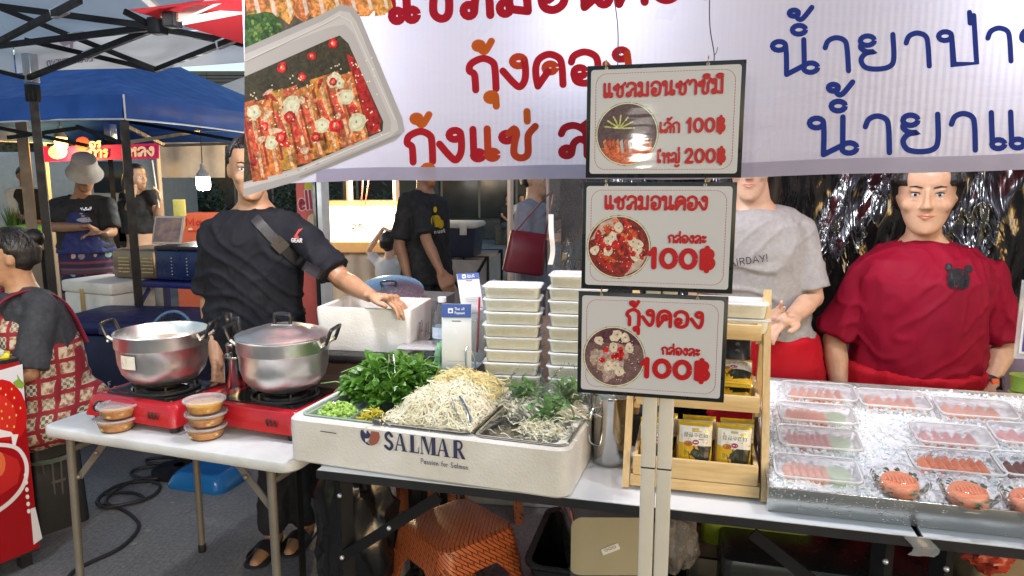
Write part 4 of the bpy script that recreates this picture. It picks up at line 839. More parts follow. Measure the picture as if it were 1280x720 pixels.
# ================================================================== MENU SIGNS on the double post
M_board = mat('black_board', (.014, .016, .016), .3, var=.1)
post = thing('double_post', 'pair of cream square posts standing in front of the table', 'post', S(.949, -.172, 0), RZ)
for k, x in ((0, -.0175), (1, .0175)):
    m = MB(); m.rbox(x-.0158, x+.0158, -.0158, .0158, .0, 1.5, .003); pp_ = m.build('post', M_cream, post)
    m = MB(); m.rbox(x-.0163, x+.0163, -.0163, .0163, .918, .923, .003); m.build('joint_ring', M_blk_pl, pp_)
m = MB(); m.rbox(-.09, .09, -.06, .06, 0, .012, .01); m.build('foot_plate', M_cream, post)
m = MB(); m.rbox(-.045, .075, -.012, .012, 1.5, 1.53, .003); m.build('cap', M_cream, post)
SW, SH = .312, .227
DR = (.45, .008, .012); PK = (.42, .03, .09)
def bowl(i, cx, cy, r, dark, pieces, seed):
    rg = random.Random(seed); X = lambda a, b: (cx+a*r, cy+b*r)
    i.poly(ell(cx, cy, r*1.06, r*1.06, 40), (.36, .38, .08)); i.poly(ell(cx, cy, r*1.03, r*1.03, 40), (.66, .66, .62)); i.poly(ell(cx, cy, r, r, 40), dark)
    if pieces == 'shrimp':
        i.poly(clip(ell(cx, cy, r, r, 40), 1, cy+r*.45, 1), (.1, .035, .05))
        for k in range(16):
            a = rg.random()*6.28; q_ = rg.random()**.5*.7; x, y = X(q_*cos(a), q_*sin(a)-.05); i.poly(ell(x, y, r*.26, r*.15, 12, rg.random()*3, .3, k), (.32+.12*rg.random(), .24+.08*rg.random(), .22)); i.poly(ell(x, y, r*.16, r*.06, 10, rg.random()*3), (.45, .36, .34))
    elif pieces == 'salmon':
        i.poly([X(-.95, .2), X(-.6, .78), X(-.1, 1.0), X(.1, .75), X(-.7, .3)], (.5, .36, .3)); i.poly([X(.2, -.96), X(.7, -.7), X(.95, -.25), X(.6, -.35)], (.5, .38, .32))
        for k in range(26):
            a = rg.random()*6.28; q_ = rg.random()**.5*.74; x, y = X(q_*cos(a), q_*sin(a)); i.poly(ell(x, y, r*.3, r*.1, 12, 2.1+rg.gauss(0, .3), .3, k), rg.choice([(.5, .07, .02), (.42, .02, .015), (.6, .16, .06), (.3, .015, .015)]))
    else:
        i.poly(clip(ell(cx, cy, r, r, 40), 1, cy-r*.45, -1), (.5, .1, .03))
        for k in range(7): i.stroke([X(-.25, .2), X(-.25+.5*cos(k*.5), .2+.42*sin(k*.5))], r*.05, (.5, .5, .16))
        for k in range(12): i.poly([X(-.8+k*.14, -.25), X(-.7+k*.14, -.15), X(-.6+k*.13, -.6), X(-.68+k*.13, -.64)], rg.choice([(.6, .16, .05), (.45, .4, .4), (.5, .08, .02)]))
    if pieces != 'sashimi':
        for k in range(9):
            a = rg.random()*6.28; q_ = .3+.5*rg.random(); x, y = X(q_*cos(a), q_*sin(a)); i.poly(ell(x, y, r*.14, r*.17, 11, rg.random()*3, .35, k), (.68, .58, .45)); i.poly(ell(x, y, r*.03, r*.03, 6), (.3, .2, .12))
        for k in range(8):
            a = rg.random()*6.28; q_ = .6*rg.random(); x, y = X(q_*cos(a), q_*sin(a)); i.poly(ell(x, y, r*.1, r*.1, 10), (.5, .012, .012))
        for k in range(60): a = rg.random()*6.28; q_ = rg.random()**.5*.85; x, y = X(q_*cos(a), q_*sin(a)); i.poly(ell(x, y, r*.022, r*.014, 5, a), (.85, .75, .6))
def sign(label, top_l, rz, lines, kindp, bc, hooks):
    t = thing('menu_sign', label, 'sign', top_l, rz, 'laminated price signs hanging in a column')
    m = MB(); m.rbox(0, SW, 0, .004, -SH, 0, .0015); m.build('board', M_board, t)
    f = lambda u, v, h: Vector((u*SW, -h, -v*SH))
    i = Ink(f); i.h = .0003
    i.poly([(.5+(a)/SW, .5+b/SH) for a, b in rrect(SW/2-.0085, SH/2-.0085, .006, 4)], (.56, .56, .58))
    i.dh = 0; i.h += .0001; bd = rrect(SW/2-.019, SH/2-.017, .022, 8); bd.append(bd[0]); acc = 0
    for k in range(len(bd)-1):
        a, b = Vector(bd[k]), Vector(bd[k+1]); L0 = (b-a).length; n = max(1, int(L0/.0056))
        for q_ in range(n):
            p0, p1 = a.lerp(b, q_/n), a.lerp(b, (q_+.58)/n); i.stroke([(.5+p0.x/SW, .5+p0.y/SH), (.5+p1.x/SW, .5+p1.y/SH)], .0042, PK)
    kind(i.build('print_sheet', inkmat('laminate', .4, .25, wavy=.035, coat=.22), t, smooth=False), 'stuff')
    g_ = lambda u, v, h: Vector((u, -h, v-SH))
    i = Ink(g_); i.h = .0006; i.dh = .000006; bowl(i, bc[0]*SW, SH-bc[1]*SH, bc[2]*SW, bc[3], kindp, bc[4]); kind(i.build('printed_picture', inkmat('photo_laminate', .4, .25, wavy=.035, coat=.22, photo=90), t, smooth=False), 'stuff')
    i = Ink(g_); i.h = .0022; i.dh = .000004
    for txt, x0, x1, yb, yb1, h, w in lines: i.text(txt, (x0*SW, SH-yb*SH), (x1*SW, SH-yb1*SH), h*SH, w, DR)
    kind(i.build('lettering', inkmat('laminate'), t, smooth=False), 'stuff')
    for hx in hooks:
        m = MB(); m.tube([(hx, -.004+.008*cos(a/10*2*pi), .001+.008*sin(a/10*2*pi)) for a in range(10)], .0013, 6, True); m.build('ring', mat('brass', (.6, .5, .3), .3, 1), t)
        m = MB(); m.lathe([(.0022, 0), (.0034, 0), (.0034, .001), (.0022, .001)], 12, M=Matrix.Translation((hx, -.0005, -.006))@Matrix.Rotation(pi/2, 4, 'X')); m.build('eyelet', M_bolt, t)
    return t
NP = dict()
sign('top sign with sashimi bowl priced 100 and 200 baht', S(.785, -.205, 1.782), RZ-R(1), [('แซลมอนซาชิมิ', .11, .88, .28, .27, .115, .0058), ('เล็ก', .48, .615, .60, .60, .085, .0045), ('100฿', .65, .90, .60, .60, .115, .0062), ('ใหญ่', .47, .625, .865, .865, .085, .0045), ('200฿', .65, .91, .865, .865, .115, .0062)], 'sashimi', (.27, .61, .195, (.09, .05, .06), 3), (.04, .24))
sign('middle sign with salmon bowl priced 100 baht a box', S(.779, -.203, 1.5465), RZ, [('แซลมอนดอง', .15, .83, .245, .245, .115, .0058), ('กล่องละ', .58, .825, .545, .545, .065, .0042), ('100฿', .45, .90, .775, .775, .165, .0112)], 'salmon', (.25, .60, .205, (.2, .02, .015), 5), (.05, .25))
sign('bottom sign with pickled shrimp bowl priced 100 baht a box', S(.773, -.201, 1.3125), RZ+R(.6), [('กุ้งดอง', .335, .86, .30, .30, .145, .0076), ('กล่องละ', .58, .835, .565, .565, .065, .0042), ('100฿', .44, .92, .79, .79, .165, .0112)], 'shrimp', (.255, .62, .205, (.16, .09, .09), 9), (.05, .25))
for k, (a, b) in enumerate((((758, -60), (772, 82)), ((889, -60), (892, 79)))):
    p, q_ = ond(*a, -.16), ond(*b, -.205); m = MB(); mid = p.lerp(q_, .6)+SX*(.008 if k == 0 else -.006); pts = crom([p, mid, q_+Vector((0, 0, .02)), q_], 6); m.tube(pts, .0011, 5); m.tube(crom([q_+Vector((0, 0, .014)), q_+SX*.004+Vector((0, -.002, .02)), q_+SX*.006+Vector((0, 0, .03))], 3), .0008, 4)
    tag(m.build('hanging_wire', M_blk_pl), ['thin black wire holding the top sign by its bowl-side corner', 'thin black wire holding the top sign by its price-side corner'][k], 'wire')
# ================================================================== NOODLE BOXES
M_pp = clear('milky_plastic', (1, 1, .98), .2, .22, (.95, .95, .92)); M_pplid = clear('milky_lid', (.98, .99, 1), .6, .25, (.93, .95, .96))
M_nood = mat('rice_noodle', (.9, .87, .68), .5, var=.2, vs=60, c2=(.97, .96, .86), bump=.8, bs=170)
def noodle_box():
    t = thing('noodle_box', '', 'box')
    hx, hy = .092, .06
    m = MB(); m.rr([(.0, hx-.008, hy-.008, .012), (.002, hx-.006, hy-.006, .014), (.034, hx-.002, hy-.002, .016), (.036, hx, hy, .016)], 4, cap1=False); m.build('tub', M_pp, t)
    m = MB(); m.rr([(.0015, hx-.009, hy-.009, .012), (.02, hx-.0055, hy-.0055, .013), (.034, hx-.0045, hy-.0045, .013), (.036, hx-.012, hy-.012, .01)], 5)
    me = m.mesh('noodles')
    link('noodles', me, M_nood, t)
    m = MB(); m.rr([(.0345, hx+.001, hy+.001, .018), (.036, hx+.003, hy+.003, .019), (.0395, hx+.003, hy+.003, .019), (.041, hx+.001, hy+.001, .018), (.0412, hx-.006, hy-.006, .016), (.0385, hx-.012, hy-.012, .014)], 4, cap0=False); m.build('lid', M_pplid, t)
    return t
nb = noodle_box(); first = [True]
def place(loc, rz, label, group):
    if first[0]:
        nb.location = loc; nb.rotation_euler = (0, 0, rz); nb['label'] = label; nb['group'] = group; first[0] = False; return nb
    return dup(nb, loc, rz, label, group)
rs = MB(); rs.rbox(.36, .92, .40, .60, 0, .1, .012); rs = rs.build('riser_box', mat('charcoal_plastic', (.035, .035, .037), .5)); rs.location = S(0, 0, .7405); rs.rotation_euler = (0, 0, RZ); tag(rs, 'charcoal riser box under the noodle box stacks', 'box')
def colm(s, d, z0, n, name, rz):
    for k in range(n):
        w = 'top' if k == n-1 else ('bottom' if k == 0 else ORD[n-1-k])
        lab = f'{w} noodle box of the {name}' if w in ('top', 'bottom') else f'{w} noodle box from the top of the {name}'
        place(S(s+.003*sin(k*2.3), d+.003*cos(k*1.7), z0+k*.0417), RZ+rz+.02*sin(k*3.1), lab, 'stacked rice noodle boxes')
colm(.452, .50, .8425, 9, 'shorter stack behind the bagged vegetables', R(6))
colm(.665, .505, .8425, 10, 'taller stack beside the price signs', R(3))
# ================================================================== WOODEN RACK
M_wood = mat('pine', (.60, .40, .17), .42, var=.22, vs=6, c2=(.74, .55, .28), stretch=(1.5, 14, 14), bump=.1, bs=30); M_woodv = mat('pine_upright', (.56, .37, .16), .42, var=.22, vs=6, c2=(.70, .52, .27), stretch=(14, 14, 1.5), bump=.1, bs=30)
rt = thing('wooden_rack', 'three-tier pine rack of seaweed packs beside the ice tray', 'rack', S(.86, .09, .7405), RZ)
RW = .35
for x in (0, RW):
    m = MB(); m.bar((x, .012, 0), (x, .205, .515), .018, .026); m.build('front_leg', M_woodv, rt, smooth=False)
    m = MB(); m.bar((x, .36, 0), (x, .222, .49), .018, .024); m.build('rear_leg', M_woodv, rt, smooth=False)
    for z, y0, y1 in ((.03, .03, .345), (.205, .092, .30), (.385, .162, .25)):
        m = MB(); m.bar((x-.0185 if x else x+.0185, y0, z), (x-.0185 if x else x+.0185, y1, z), .016, .018); m.build('side_rail', M_wood, rt, smooth=False)
def tier(z, y0, y1, h):
    m = MB(); m.box(.029, RW-.029, y0, y1, z, z+.006); fl = m.build('tray_floor', M_wood, rt, smooth=False)
    for a in ((.018, RW-.018, y0-.012, y0-.0005), (.018, RW-.018, y1+.0005, y1+.012), (.018, .0285, y0, y1), (RW-.0285, RW-.018, y0, y1)):
        m = MB(); m.rbox(a[0], a[1], a[2], a[3], z-.002, z+h, .002); m.build('tray_board', M_wood, fl)
tier(.042, .02, .32, .05); tier(.217, .075, .28, .04); tier(.398, .12, .27, .038)
m = MB(); m.rbox(.012, RW-.012, .008, .02, .008, .038, .002); m.build('front_rail', M_wood, rt)
def RK(x, y, z): return S(.86, .09, .7405)+Matrix.Rotation(RZ, 3, 'Z')@Vector((x, y, z))
place(RK(.262, .195, .405), RZ+.05, 'lower of the two noodle boxes on the top rack tier', 'rice noodle boxes on the rack'); place(RK(.258, .197, .4467), RZ-.02, 'upper of the two noodle boxes on the top rack tier', 'rice noodle boxes on the rack')
# ------------------------------------------------------------------ seaweed packs
def ftext(txt, size=1.0):
    cu = bpy.data.curves.new('tmp', 'FONT'); cu.body = txt; cu.size = size; cu.resolution_u = 2; cu.align_x = 'CENTER'
    ob = bpy.data.objects.new('tmp', cu); col.objects.link(ob); dg = bpy.context.evaluated_depsgraph_get(); dg.update()
    me = bpy.data.meshes.new_from_object(ob.evaluated_get(dg)); vs = [v.co.copy() for v in me.vertices]; fs = [tuple(p.vertices) for p in me.polygons]
    bpy.data.objects.remove(ob); bpy.data.curves.remove(cu); bpy.data.meshes.remove(me); return vs, fs
KT = ftext('더고소한김', 1.0)
M_foil = mat('foil_pack', (.55, .36, .02), .22, .25, var=.2, vs=30, bump=.5, bs=35)
def pack(label, loc, rz, rx, w=.086, h=.118, flat=False):
    t = thing('seaweed_pack', label, 'seaweed pack', loc, rz, 'seaweed packs on the rack', rx=rx)
    def sf(sgn):
        def f(u, v):
            e = (1-abs(2*u-1)**4)*(1-abs(2*v-1)**6); return Vector(((u-.5)*w, sgn*(.0005+.011*e*(1+.2*nz(u*5, v*5, loc[0]*9))), v*h))
        return f
    m = MB(); m.sheet(sf(-1), 10, 12); m.sheet(lambda u, v: sf(1)(1-u, v), 10, 12); m.build('pouch', M_foil, t, ang=60)
    fr = sf(-1); I = Ink(lambda u, v, hh: fr(u, v)+Vector((0, -hh, 0))); I.h = .0006
    Yw, Wt, Bk = (.62, .36, .012), (.72, .7, .64), (.016, .02, .016)
    I.poly([(.02, .03), (.98, .03), (.98, .62), (.02, .62)], Yw, .13); I.poly([(.02, .60), (.98, .60), (.98, .95), (.02, .95)], Wt, .13)
    I.poly([(.02, .58), (.42, .52), (.98, .50), (.98, .60), (.02, .62)], Wt, .13)
    I.poly([(.47, .12), (.93, .22), (.98, .52), (.58, .53), (.38, .40)], Bk, .13)
    for k in range(12): I.poly(ell(.5+.38*nz(k*3.1, 1), .34+.3*nz(k*1.7, 5), .05, .02, 6, k), (.05, .07, .06))
    I.poly(ell(.3, .56, .13, .06, 14), (.35, .12, .02), .13); I.poly(ell(.3, .57, .1, .04, 14), (.55, .22, .03)); I.poly(ell(.22, .36, .05, .06, 8, .5), (.2, .3, .03)); I.poly(ell(.12, .2, .06, .05, 8), (.45, .4, .04)); I.stroke([(.3, .38), (.36, .22)], .02, (.1, .03, .01))
    I.poly(ell(.52, .60, .1, .055, 14), (.3, .02, .1)); I.stroke([(.47, .6), (.57, .6)], .022, (.75, .7, .7))
    I.stroke([(.3, .665), (.74, .665)], .014, (.2, .18, .15)); I.poly([(.4, .86), (.6, .86), (.6, .91), (.4, .91)], (.5, .36, .16))
    I.h += .0004
    I.add([fr(.52-v.x*.155, .80-v.y*.115)+Vector((0, -I.h, 0)) for v in KT[0]], KT[1], (.03, .03, .03))
    kind(I.build('print', inkmat('ink_pack', .3, transl=0), t, smooth=False), 'stuff')
    
    for z_ in (h, -.006): m = MB(); m.box(-w/2, w/2, -.0009, .0009, z_, z_+.006); m.build('crimped_seal', M_foil, t, smooth=False)
    return t
for k, x in enumerate((.075, .175, .273)):
    pack(['seaweed pack half hidden by the cream posts, front row', 'front seaweed pack next to the cream posts, bottom tier', 'front seaweed pack at the ice tray end, bottom tier'][k], RK(x, .05, .056), RZ+R(1-k), R(-9))
for k, x in enumerate((.085, .185, .283)): pack(['seaweed pack behind the front row, by the posts', 'seaweed pack behind the front row, in the middle', 'seaweed pack behind the front row, at the ice tray end'][k], RK(x, .095, .058), RZ+R(2), R(-8))
for k in range(2): pack(['lower yellow seaweed pack lying on the middle tier', 'upper yellow seaweed pack lying on the middle tier'][k], RK(.265, .095+.006*k, .238+.036*k), RZ-.05, R(-68), .1, .11)
def phone(): 
    t = thing('smartphone', 'black smartphone leaning behind the middle rack tier', 'phone', RK(.288, .315, .20), RZ, rx=R(-6))
    m = MB(); m.rr([(-.004, .036, .0745, .008), (-.003, .0375, .076, .009), (.003, .0375, .076, .009), (.004, .036, .0745, .008)], 5, M=Matrix.Translation((0, 0, .076))@Matrix.Rotation(pi/2, 4, 'X')); m.build('body', mat('phone_black', (.006, .006, .007), .25), t)
    for z in (.135, .115):
        m = MB(); m.lathe([(.001, 0), (.006, 0), (.007, .0015), (.001, .002)], 14, M=Matrix.Translation((0, -.004, z))@Matrix.Rotation(pi/2, 4, 'X')); m.build('lens', mat('lens', (.03, .03, .035), .08), t)
phone()
# steel jugs behind the salmon box
mug('tall steel jug between the salmon box and the wooden rack', S(.8, .27, .7405), .052, .2, R(215), True, 'steel_jug')
mug('steel jug half hidden behind the salmon box corner', S(.765, .40, .7405), .05, .19, R(200), True, 'steel_jug')
m = MB(); m.lathe([(.001, 0), (.04, 0), (.046, .1), (.048, .135), (.046, .135), (.043, .09), (.001, .004)], 24); o = m.build('plastic_cup', clear('cup_plastic', (.98, .98, .97), .25, .15)); o.location = S(.8, .27, .90); tag(o, 'clear plastic cup set inside the tall steel jug', 'cup')
# ================================================================== ICE TRAY
IO = S(1.211, .05, .7415); IE = (R(10.5), 0, RZ); IM = Matrix.Translation(IO)@Matrix.Rotation(RZ, 4, 'Z')@Matrix.Rotation(IE[0], 4, 'X'); IN = (IM.to_3x3()@Vector((0, 0, 1)))
IW, ID, IHt = 1.12, .62, .068
def ICE(x, y, z): return IM@Vector((x, y, z))
def onice(px, py, z=.062):
    r = ray(px, py); p0 = ICE(0, 0, z); t = (p0-Vector((0, 0, CH))).dot(IN)/r.dot(IN); return Vector((0, 0, CH))+r*t
t = thing('ice_tray', 'stainless steel display tray full of crushed ice, tilted to the front', 'tray', IO); t.rotation_euler = IE
def steel_drop():
    m, n, l, b = newmat('wet_steel'); b.inputs['Base Color'].default_value = (.6, .6, .57, 1); b.inputs['Metallic'].default_value = 1; b.inputs['Roughness'].default_value = .2
    tc = n.new('ShaderNodeTexCoord'); v = n.new('ShaderNodeTexVoronoi'); v.inputs['Scale'].default_value = 130; l.new(tc.outputs['Object'], v.inputs['Vector'])
    r = n.new('ShaderNodeMapRange'); r.inputs[1].default_value = .18; r.inputs[2].default_value = .32; r.inputs[3].default_value = 1; r.inputs[4].default_value = 0; l.new(v.outputs['Distance'], r.inputs[0])
    nzz = n.new('ShaderNodeTexNoise'); nzz.inputs['Scale'].default_value = 11; l.new(tc.outputs['Object'], nzz.inputs['Vector']); r2 = n.new('ShaderNodeMapRange'); r2.inputs[1].default_value = .47; r2.inputs[2].default_value = .56; l.new(nzz.outputs['Fac'], r2.inputs[0])
    mu = n.new('ShaderNodeMath'); mu.operation = 'MULTIPLY'; l.new(r.outputs[0], mu.inputs[0]); l.new(r2.outputs[0], mu.inputs[1])
    bp_ = n.new('ShaderNodeBump'); bp_.inputs['Strength'].default_value = .9; bp_.inputs['Distance'].default_value = .004; l.new(mu.outputs[0], bp_.inputs['Height']); l.new(bp_.outputs[0], b.inputs['Normal'])
    r3 = n.new('ShaderNodeMapRange'); r3.inputs[3].default_value = .22; r3.inputs[4].default_value = .4; l.new(nzz.outputs['Fac'], r3.inputs[0]); l.new(r3.outputs[0], b.inputs['Roughness']); return m
M_wet = steel_drop()
for nm, a in (('front_wall', (0, IW, 0, .004, 0, IHt)), ('back_wall', (0, IW, ID-.004, ID, 0, IHt)), ('side_wall', (0, .004, .0042, ID-.0042, 0, IHt)), ('side_wall', (IW-.004, IW, .0042, ID-.0042, 0, IHt)), ('tray_floor', (.0042, IW-.0042, .0042, ID-.0042, .002, .006))):
    m = MB(); m.rbox(a[0], a[1], a[2], a[3], a[4], a[5], .0015, .001); m.build(nm, M_wet, t)
pr = MB(); pr.box(.02, IW-.02, .5, .6, 0, .085); pr = pr.build('prop_block', M_foam, smooth=False); pr.location = S(1.211, .05, .7405); pr.rotation_euler = (0, 0, RZ); tag(pr, 'white foam block propping up the back of the ice tray', 'block')
def icemat():
    m, n, l, b = newmat('crushed_ice'); b.inputs['Base Color'].default_value = (.93, .97, .98, 1); b.inputs['Roughness'].default_value = .28; b.inputs['Transmission Weight'].default_value = 0; b.inputs['IOR'].default_value = 1.31
    b.inputs['Subsurface Weight'].default_value = 0; return m
M_ice = icemat()
rnd = random.Random(9); m = MB()
def iz(x, y): return .055+.008*nz(x*8, y*8)+.004*nz(x*25, y*25)
m.sheet(lambda u, v: (.005+u*(IW-.01), .005+v*(ID-.01), iz(u*IW, v*ID)), 90, 60); kind(m.build('ice_bed', mat('ice_bed', (.93, .96, .97), .35, var=.03, vs=40, bump=.5, bs=90), t), 'stuff')
m = MB()
for _ in range(5200):
    x, y = rnd.uniform(.01, IW-.01), rnd.uniform(.01, ID-.01); s_ = rnd.uniform(.0022, .0065); M = Matrix.Translation((x, y, iz(x, y)+rnd.uniform(-.001, .006)))@Matrix.Rotation(rnd.uniform(0, 6), 4, Vector((rnd.gauss(0, 1), rnd.gauss(0, 1), rnd.gauss(0, 1))).normalized())
    m.box(-s_, s_*rnd.uniform(.5, 1), -s_*.7, s_*rnd.uniform(.4, .8), -s_*.5, s_*.5, M=M)
kind(m.build('ice_chips', M_ice, t, smooth=False), 'stuff')
# sashimi boxes bedded in the ice
M_sal = mat('salmon_flesh', (.72, .16, .05), .3, var=.35, vs=30, c2=(.8, .34, .18), stretch=(1, 6, 1)); M_tuna = mat('tuna_flesh', (.6, .1, .1), .3, var=.3, vs=30, c2=(.72, .28, .26))
M_frost = clear('frosted_lid', (1, 1, 1), .26, .3, (.9, .92, .93)); M_side = clear('frosted_side', (1, 1, 1), .14, .2, (.85, .87, .87)); M_open = clear('clear_lid', (1, 1, 1), .06, .12, (.85, .88, .88))
M_rim = clear('lid_rim_plastic', (1, 1, 1), .6, .2, (.92, .94, .95))
def sbox(label, px, py, flesh, cup, n, lid=None, hx=.092, hy=.052, dx=0, shape='slice'):
    p = onice(px, py, .085); t = thing('sashimi_box', label, 'box', p-IN*.045, 0, 'plastic sashimi boxes on the ice'); t.rotation_euler = (IE[0], 0, RZ+dx)
    m = MB(); m.rr([(.0, hx-.01, hy-.01, .014), (.002, hx-.007, hy-.007, .016), (.038, hx-.001, hy-.001, .02)], 4, cap1=False); m.build('tub', M_side, t)
    m = MB(); m.rr([(.036, hx, hy, .02), (.037, hx+.004, hy+.004, .022), (.041, hx+.004, hy+.004, .022), (.043, hx, hy, .02), (.042, hx-.005, hy-.005, .018), (.0435, hx-.008, hy-.008, .016)], 5, cap0=False); lo_ = m.build('lid', lid or M_frost, t)
    m = MB(); m.tube([(x, y, .0425) for x, y in rrect(hx+.002, hy+.002, .021, 5)], .0028, 6, True); m.build('lid_rim', M_rim, lo_)
    rg = random.Random(int(px*7+py))
    for k in range(n):
        x = -hx*.72+k*(hx*1.05/n if cup else hx*1.5/n); m = MB()
        M = Matrix.Translation((x, rg.uniform(-.006, .006), .02))@Matrix.Rotation(.5+rg.gauss(0, .08), 4, 'Y')@Matrix.Rotation(.15, 4, 'Z')
        m.rbox(-.005, .005, -hy*.55, hy*.5, -.012, .016, .004, M=M); m.build('slice', flesh, t)
    if cup:
        m = MB(); m.lathe([(.001, .004), (.024, .004), (.028, .03), (.03, .032), (.001, .032)], 22, hx*.52, 0); m.build('sauce_cup', mat('seafood_sauce', (.42, .6, .36), .35, var=.15), t)
sbox('frosted sashimi box at the back end of the four-box column', 1024, 487, M_sal, False, 6, hx=.1)
sbox('sashimi box with green sauce cup, second from the back of the column', 1020, 514, M_sal, True, 6, hx=.1)
sbox('sashimi box of pale pink slices in the four-box column', 1023, 545, M_tuna, True, 7, hx=.1)
sbox('sashimi box with round sauce cup at the front of the column', 1021, 583, M_sal, True, 6, hx=.098)
sbox('frosted sashimi box in the middle of the back row', 1117, 497, M_sal, False, 5)
sbox('frosted sashimi box at the watch end of the back row', 1219, 508, M_sal, False, 5, hx=.096)
sbox('frosted box half sunk in ice above the marinated salmon', 1190, 541, M_tuna, False, 5)
sbox('clear box of marinated salmon with garlic', 1194, 574, M_sal, False, 8, M_open, hx=.1)
sbox('frosted box cut by the picture edge, behind', 1290, 541, M_tuna, False, 5); sbox('clear box cut by the picture edge, in front', 1300, 580, mat('dark_marinade', (.2, .05, .03), .3, var=.5, vs=20), False, 6, M_open)
def sround(label, px, py):
    p = onice(px, py, .075); t = thing('salad_bowl', label, 'bowl', p-IN*.022, 0, 'round bowls along the front of the ice'); t.rotation_euler = IE
    m = MB(); m.lathe([(.001, 0), (.044, 0), (.058, .03), (.062, .036)], 30); m.build('bowl', M_open, t)
    m = MB(); m.lathe([(.064, .036), (.066, .039), (.058, .047), (.038, .055), (.001, .058)], 30); m.build('dome_lid', clear('clear_dome', (1, 1, 1), .07, .06), t)
    f = MB(); f.lathe([(.001, .037), (.038, .036), (.042, .03), (.044, .012)], 20); f = f.build('salmon_bed', M_sal, t)
    for k in range(9):
        m = MB(); m.rbox(-.003, .003, -.02+.003*abs(k-4), .02-.003*abs(k-4), 0, .006, .002, M=Matrix.Translation((-.032+k*.008, 0, .035))@Matrix.Rotation(.5, 4, 'Y')); m.build('slice', M_sal, f)
    mb = MB(); rg = random.Random(int(px))
    for k in range(26): a = rg.uniform(0, 6.28); leafmesh(mb, Vector((.044*cos(a), .044*sin(a), rg.uniform(.014, .034))), Vector((cos(a+1), sin(a+1), .4))*.014, .005, Vector((0, 0, 1)))
    kind(mb.build('seaweed_salad', mat('salad_green', (.03, .09, .02), .4, var=.4), t, smooth=False), 'stuff')
sround('round bowl of salmon nearest the four-box column', 1124, 606); sround('round bowl of salmon in the middle of the front ice', 1210, 619); sround('round bowl of salmon cut by the picture edge', 1288, 628)
# green cups at the back edge
for k in range(3):
    p = ony(1276+k*2, 538-k*22, 2.05); m = MB(); m.lathe([(.001, 0), (.03, 0), (.036, .045), (.038, .048), (.001, .047)], 22); o = m.build('sauce_cup', mat('green_sauce', (.28, .45, .08), .25, var=.2)); o.location = (p.x+.03, 2.1, p.z-.0); tag(o, ['lowest', 'middle', 'topmost'][k]+' green sauce cup stacked at the picture edge', 'cup', 'green sauce cups')
# ================================================================== BACKDROP OF THE STALL
def foil():
    m, n, l, b = newmat('black_mylar'); b.inputs['Base Color'].default_value = (.008, .008, .009, 1); b.inputs['Metallic'].default_value = 0; b.inputs['Specular IOR Level'].default_value = .55; b.inputs['Roughness'].default_value = .1
    tc = n.new('ShaderNodeTexCoord'); mp = n.new('ShaderNodeMapping'); mp.inputs['Scale'].default_value = (1.6, 1.6, .5); mp.inputs['Rotation'].default_value = (0, .2, 0); l.new(tc.outputs['Object'], mp.inputs[0])
    v = n.new('ShaderNodeTexVoronoi'); v.inputs['Scale'].default_value = 11; v.feature = 'SMOOTH_F1'; v.inputs['Smoothness'].default_value = .4; nn = n.new('ShaderNodeTexNoise'); nn.inputs['Scale'].default_value = 5; nn.inputs['Detail'].default_value = 4; nn.inputs['Roughness'].default_value = .55; nn.inputs['Distortion'].default_value = .6
    l.new(mp.outputs[0], v.inputs['Vector']); l.new(mp.outputs[0], nn.inputs['Vector']); ad = n.new('ShaderNodeMath'); ad.operation = 'ADD'; l.new(v.outputs['Distance'], ad.inputs[0]); l.new(nn.outputs['Fac'], ad.inputs[1])
    bp_ = n.new('ShaderNodeBump'); bp_.inputs['Strength'].default_value = .65; bp_.inputs['Distance'].default_value = .03; l.new(ad.outputs[0], bp_.inputs['Height']); l.new(bp_.outputs[0], b.inputs['Normal']); return m
FD = 1.62
fs0 = SD(ond(700, 300, FD))[0]
m = MB(); m.sheet(lambda u, v: S(fs0+u*3.2, FD+.03*sin(u*40+3*sin(v*5))+.02*nz(u*30, v*9), .02+v*2.2), 120, 40); tag(m.build('foil_curtain', foil(), ang=80), 'crinkled black reflective foil sheet hung behind the sellers', 'curtain')
cs0 = SD(ond(684, 300, 1.35))[0]
m = MB(); m.sheet(lambda u, v: S(cs0+u*.42+.015*sin(v*7), 1.35+.03*sin(u*9+v*2), .35+v*1.9), 20, 30); tag(m.build('clear_sheet', clear('rain_sheet', (.97, .97, .97), .05, .1, (.7, .7, .72), .8, 9), ang=80), 'clear plastic rain sheet hanging beside the foil curtain', 'curtain')
m = MB(); p0 = ond(687, 268, 1.33); m.sheet(lambda u, v: p0+SX*((u-.5)*.022+.018*(1-v)*sin(v*3)+.004)+DX*(.01*sin(v*8))+Vector((0, 0, -.22*(1-v))), 4, 14); tag(m.build('ribbon', mat('white_ribbon', (.7, .68, .62), .7)), 'white ribbon tied to the edge of the clear sheet', 'ribbon')
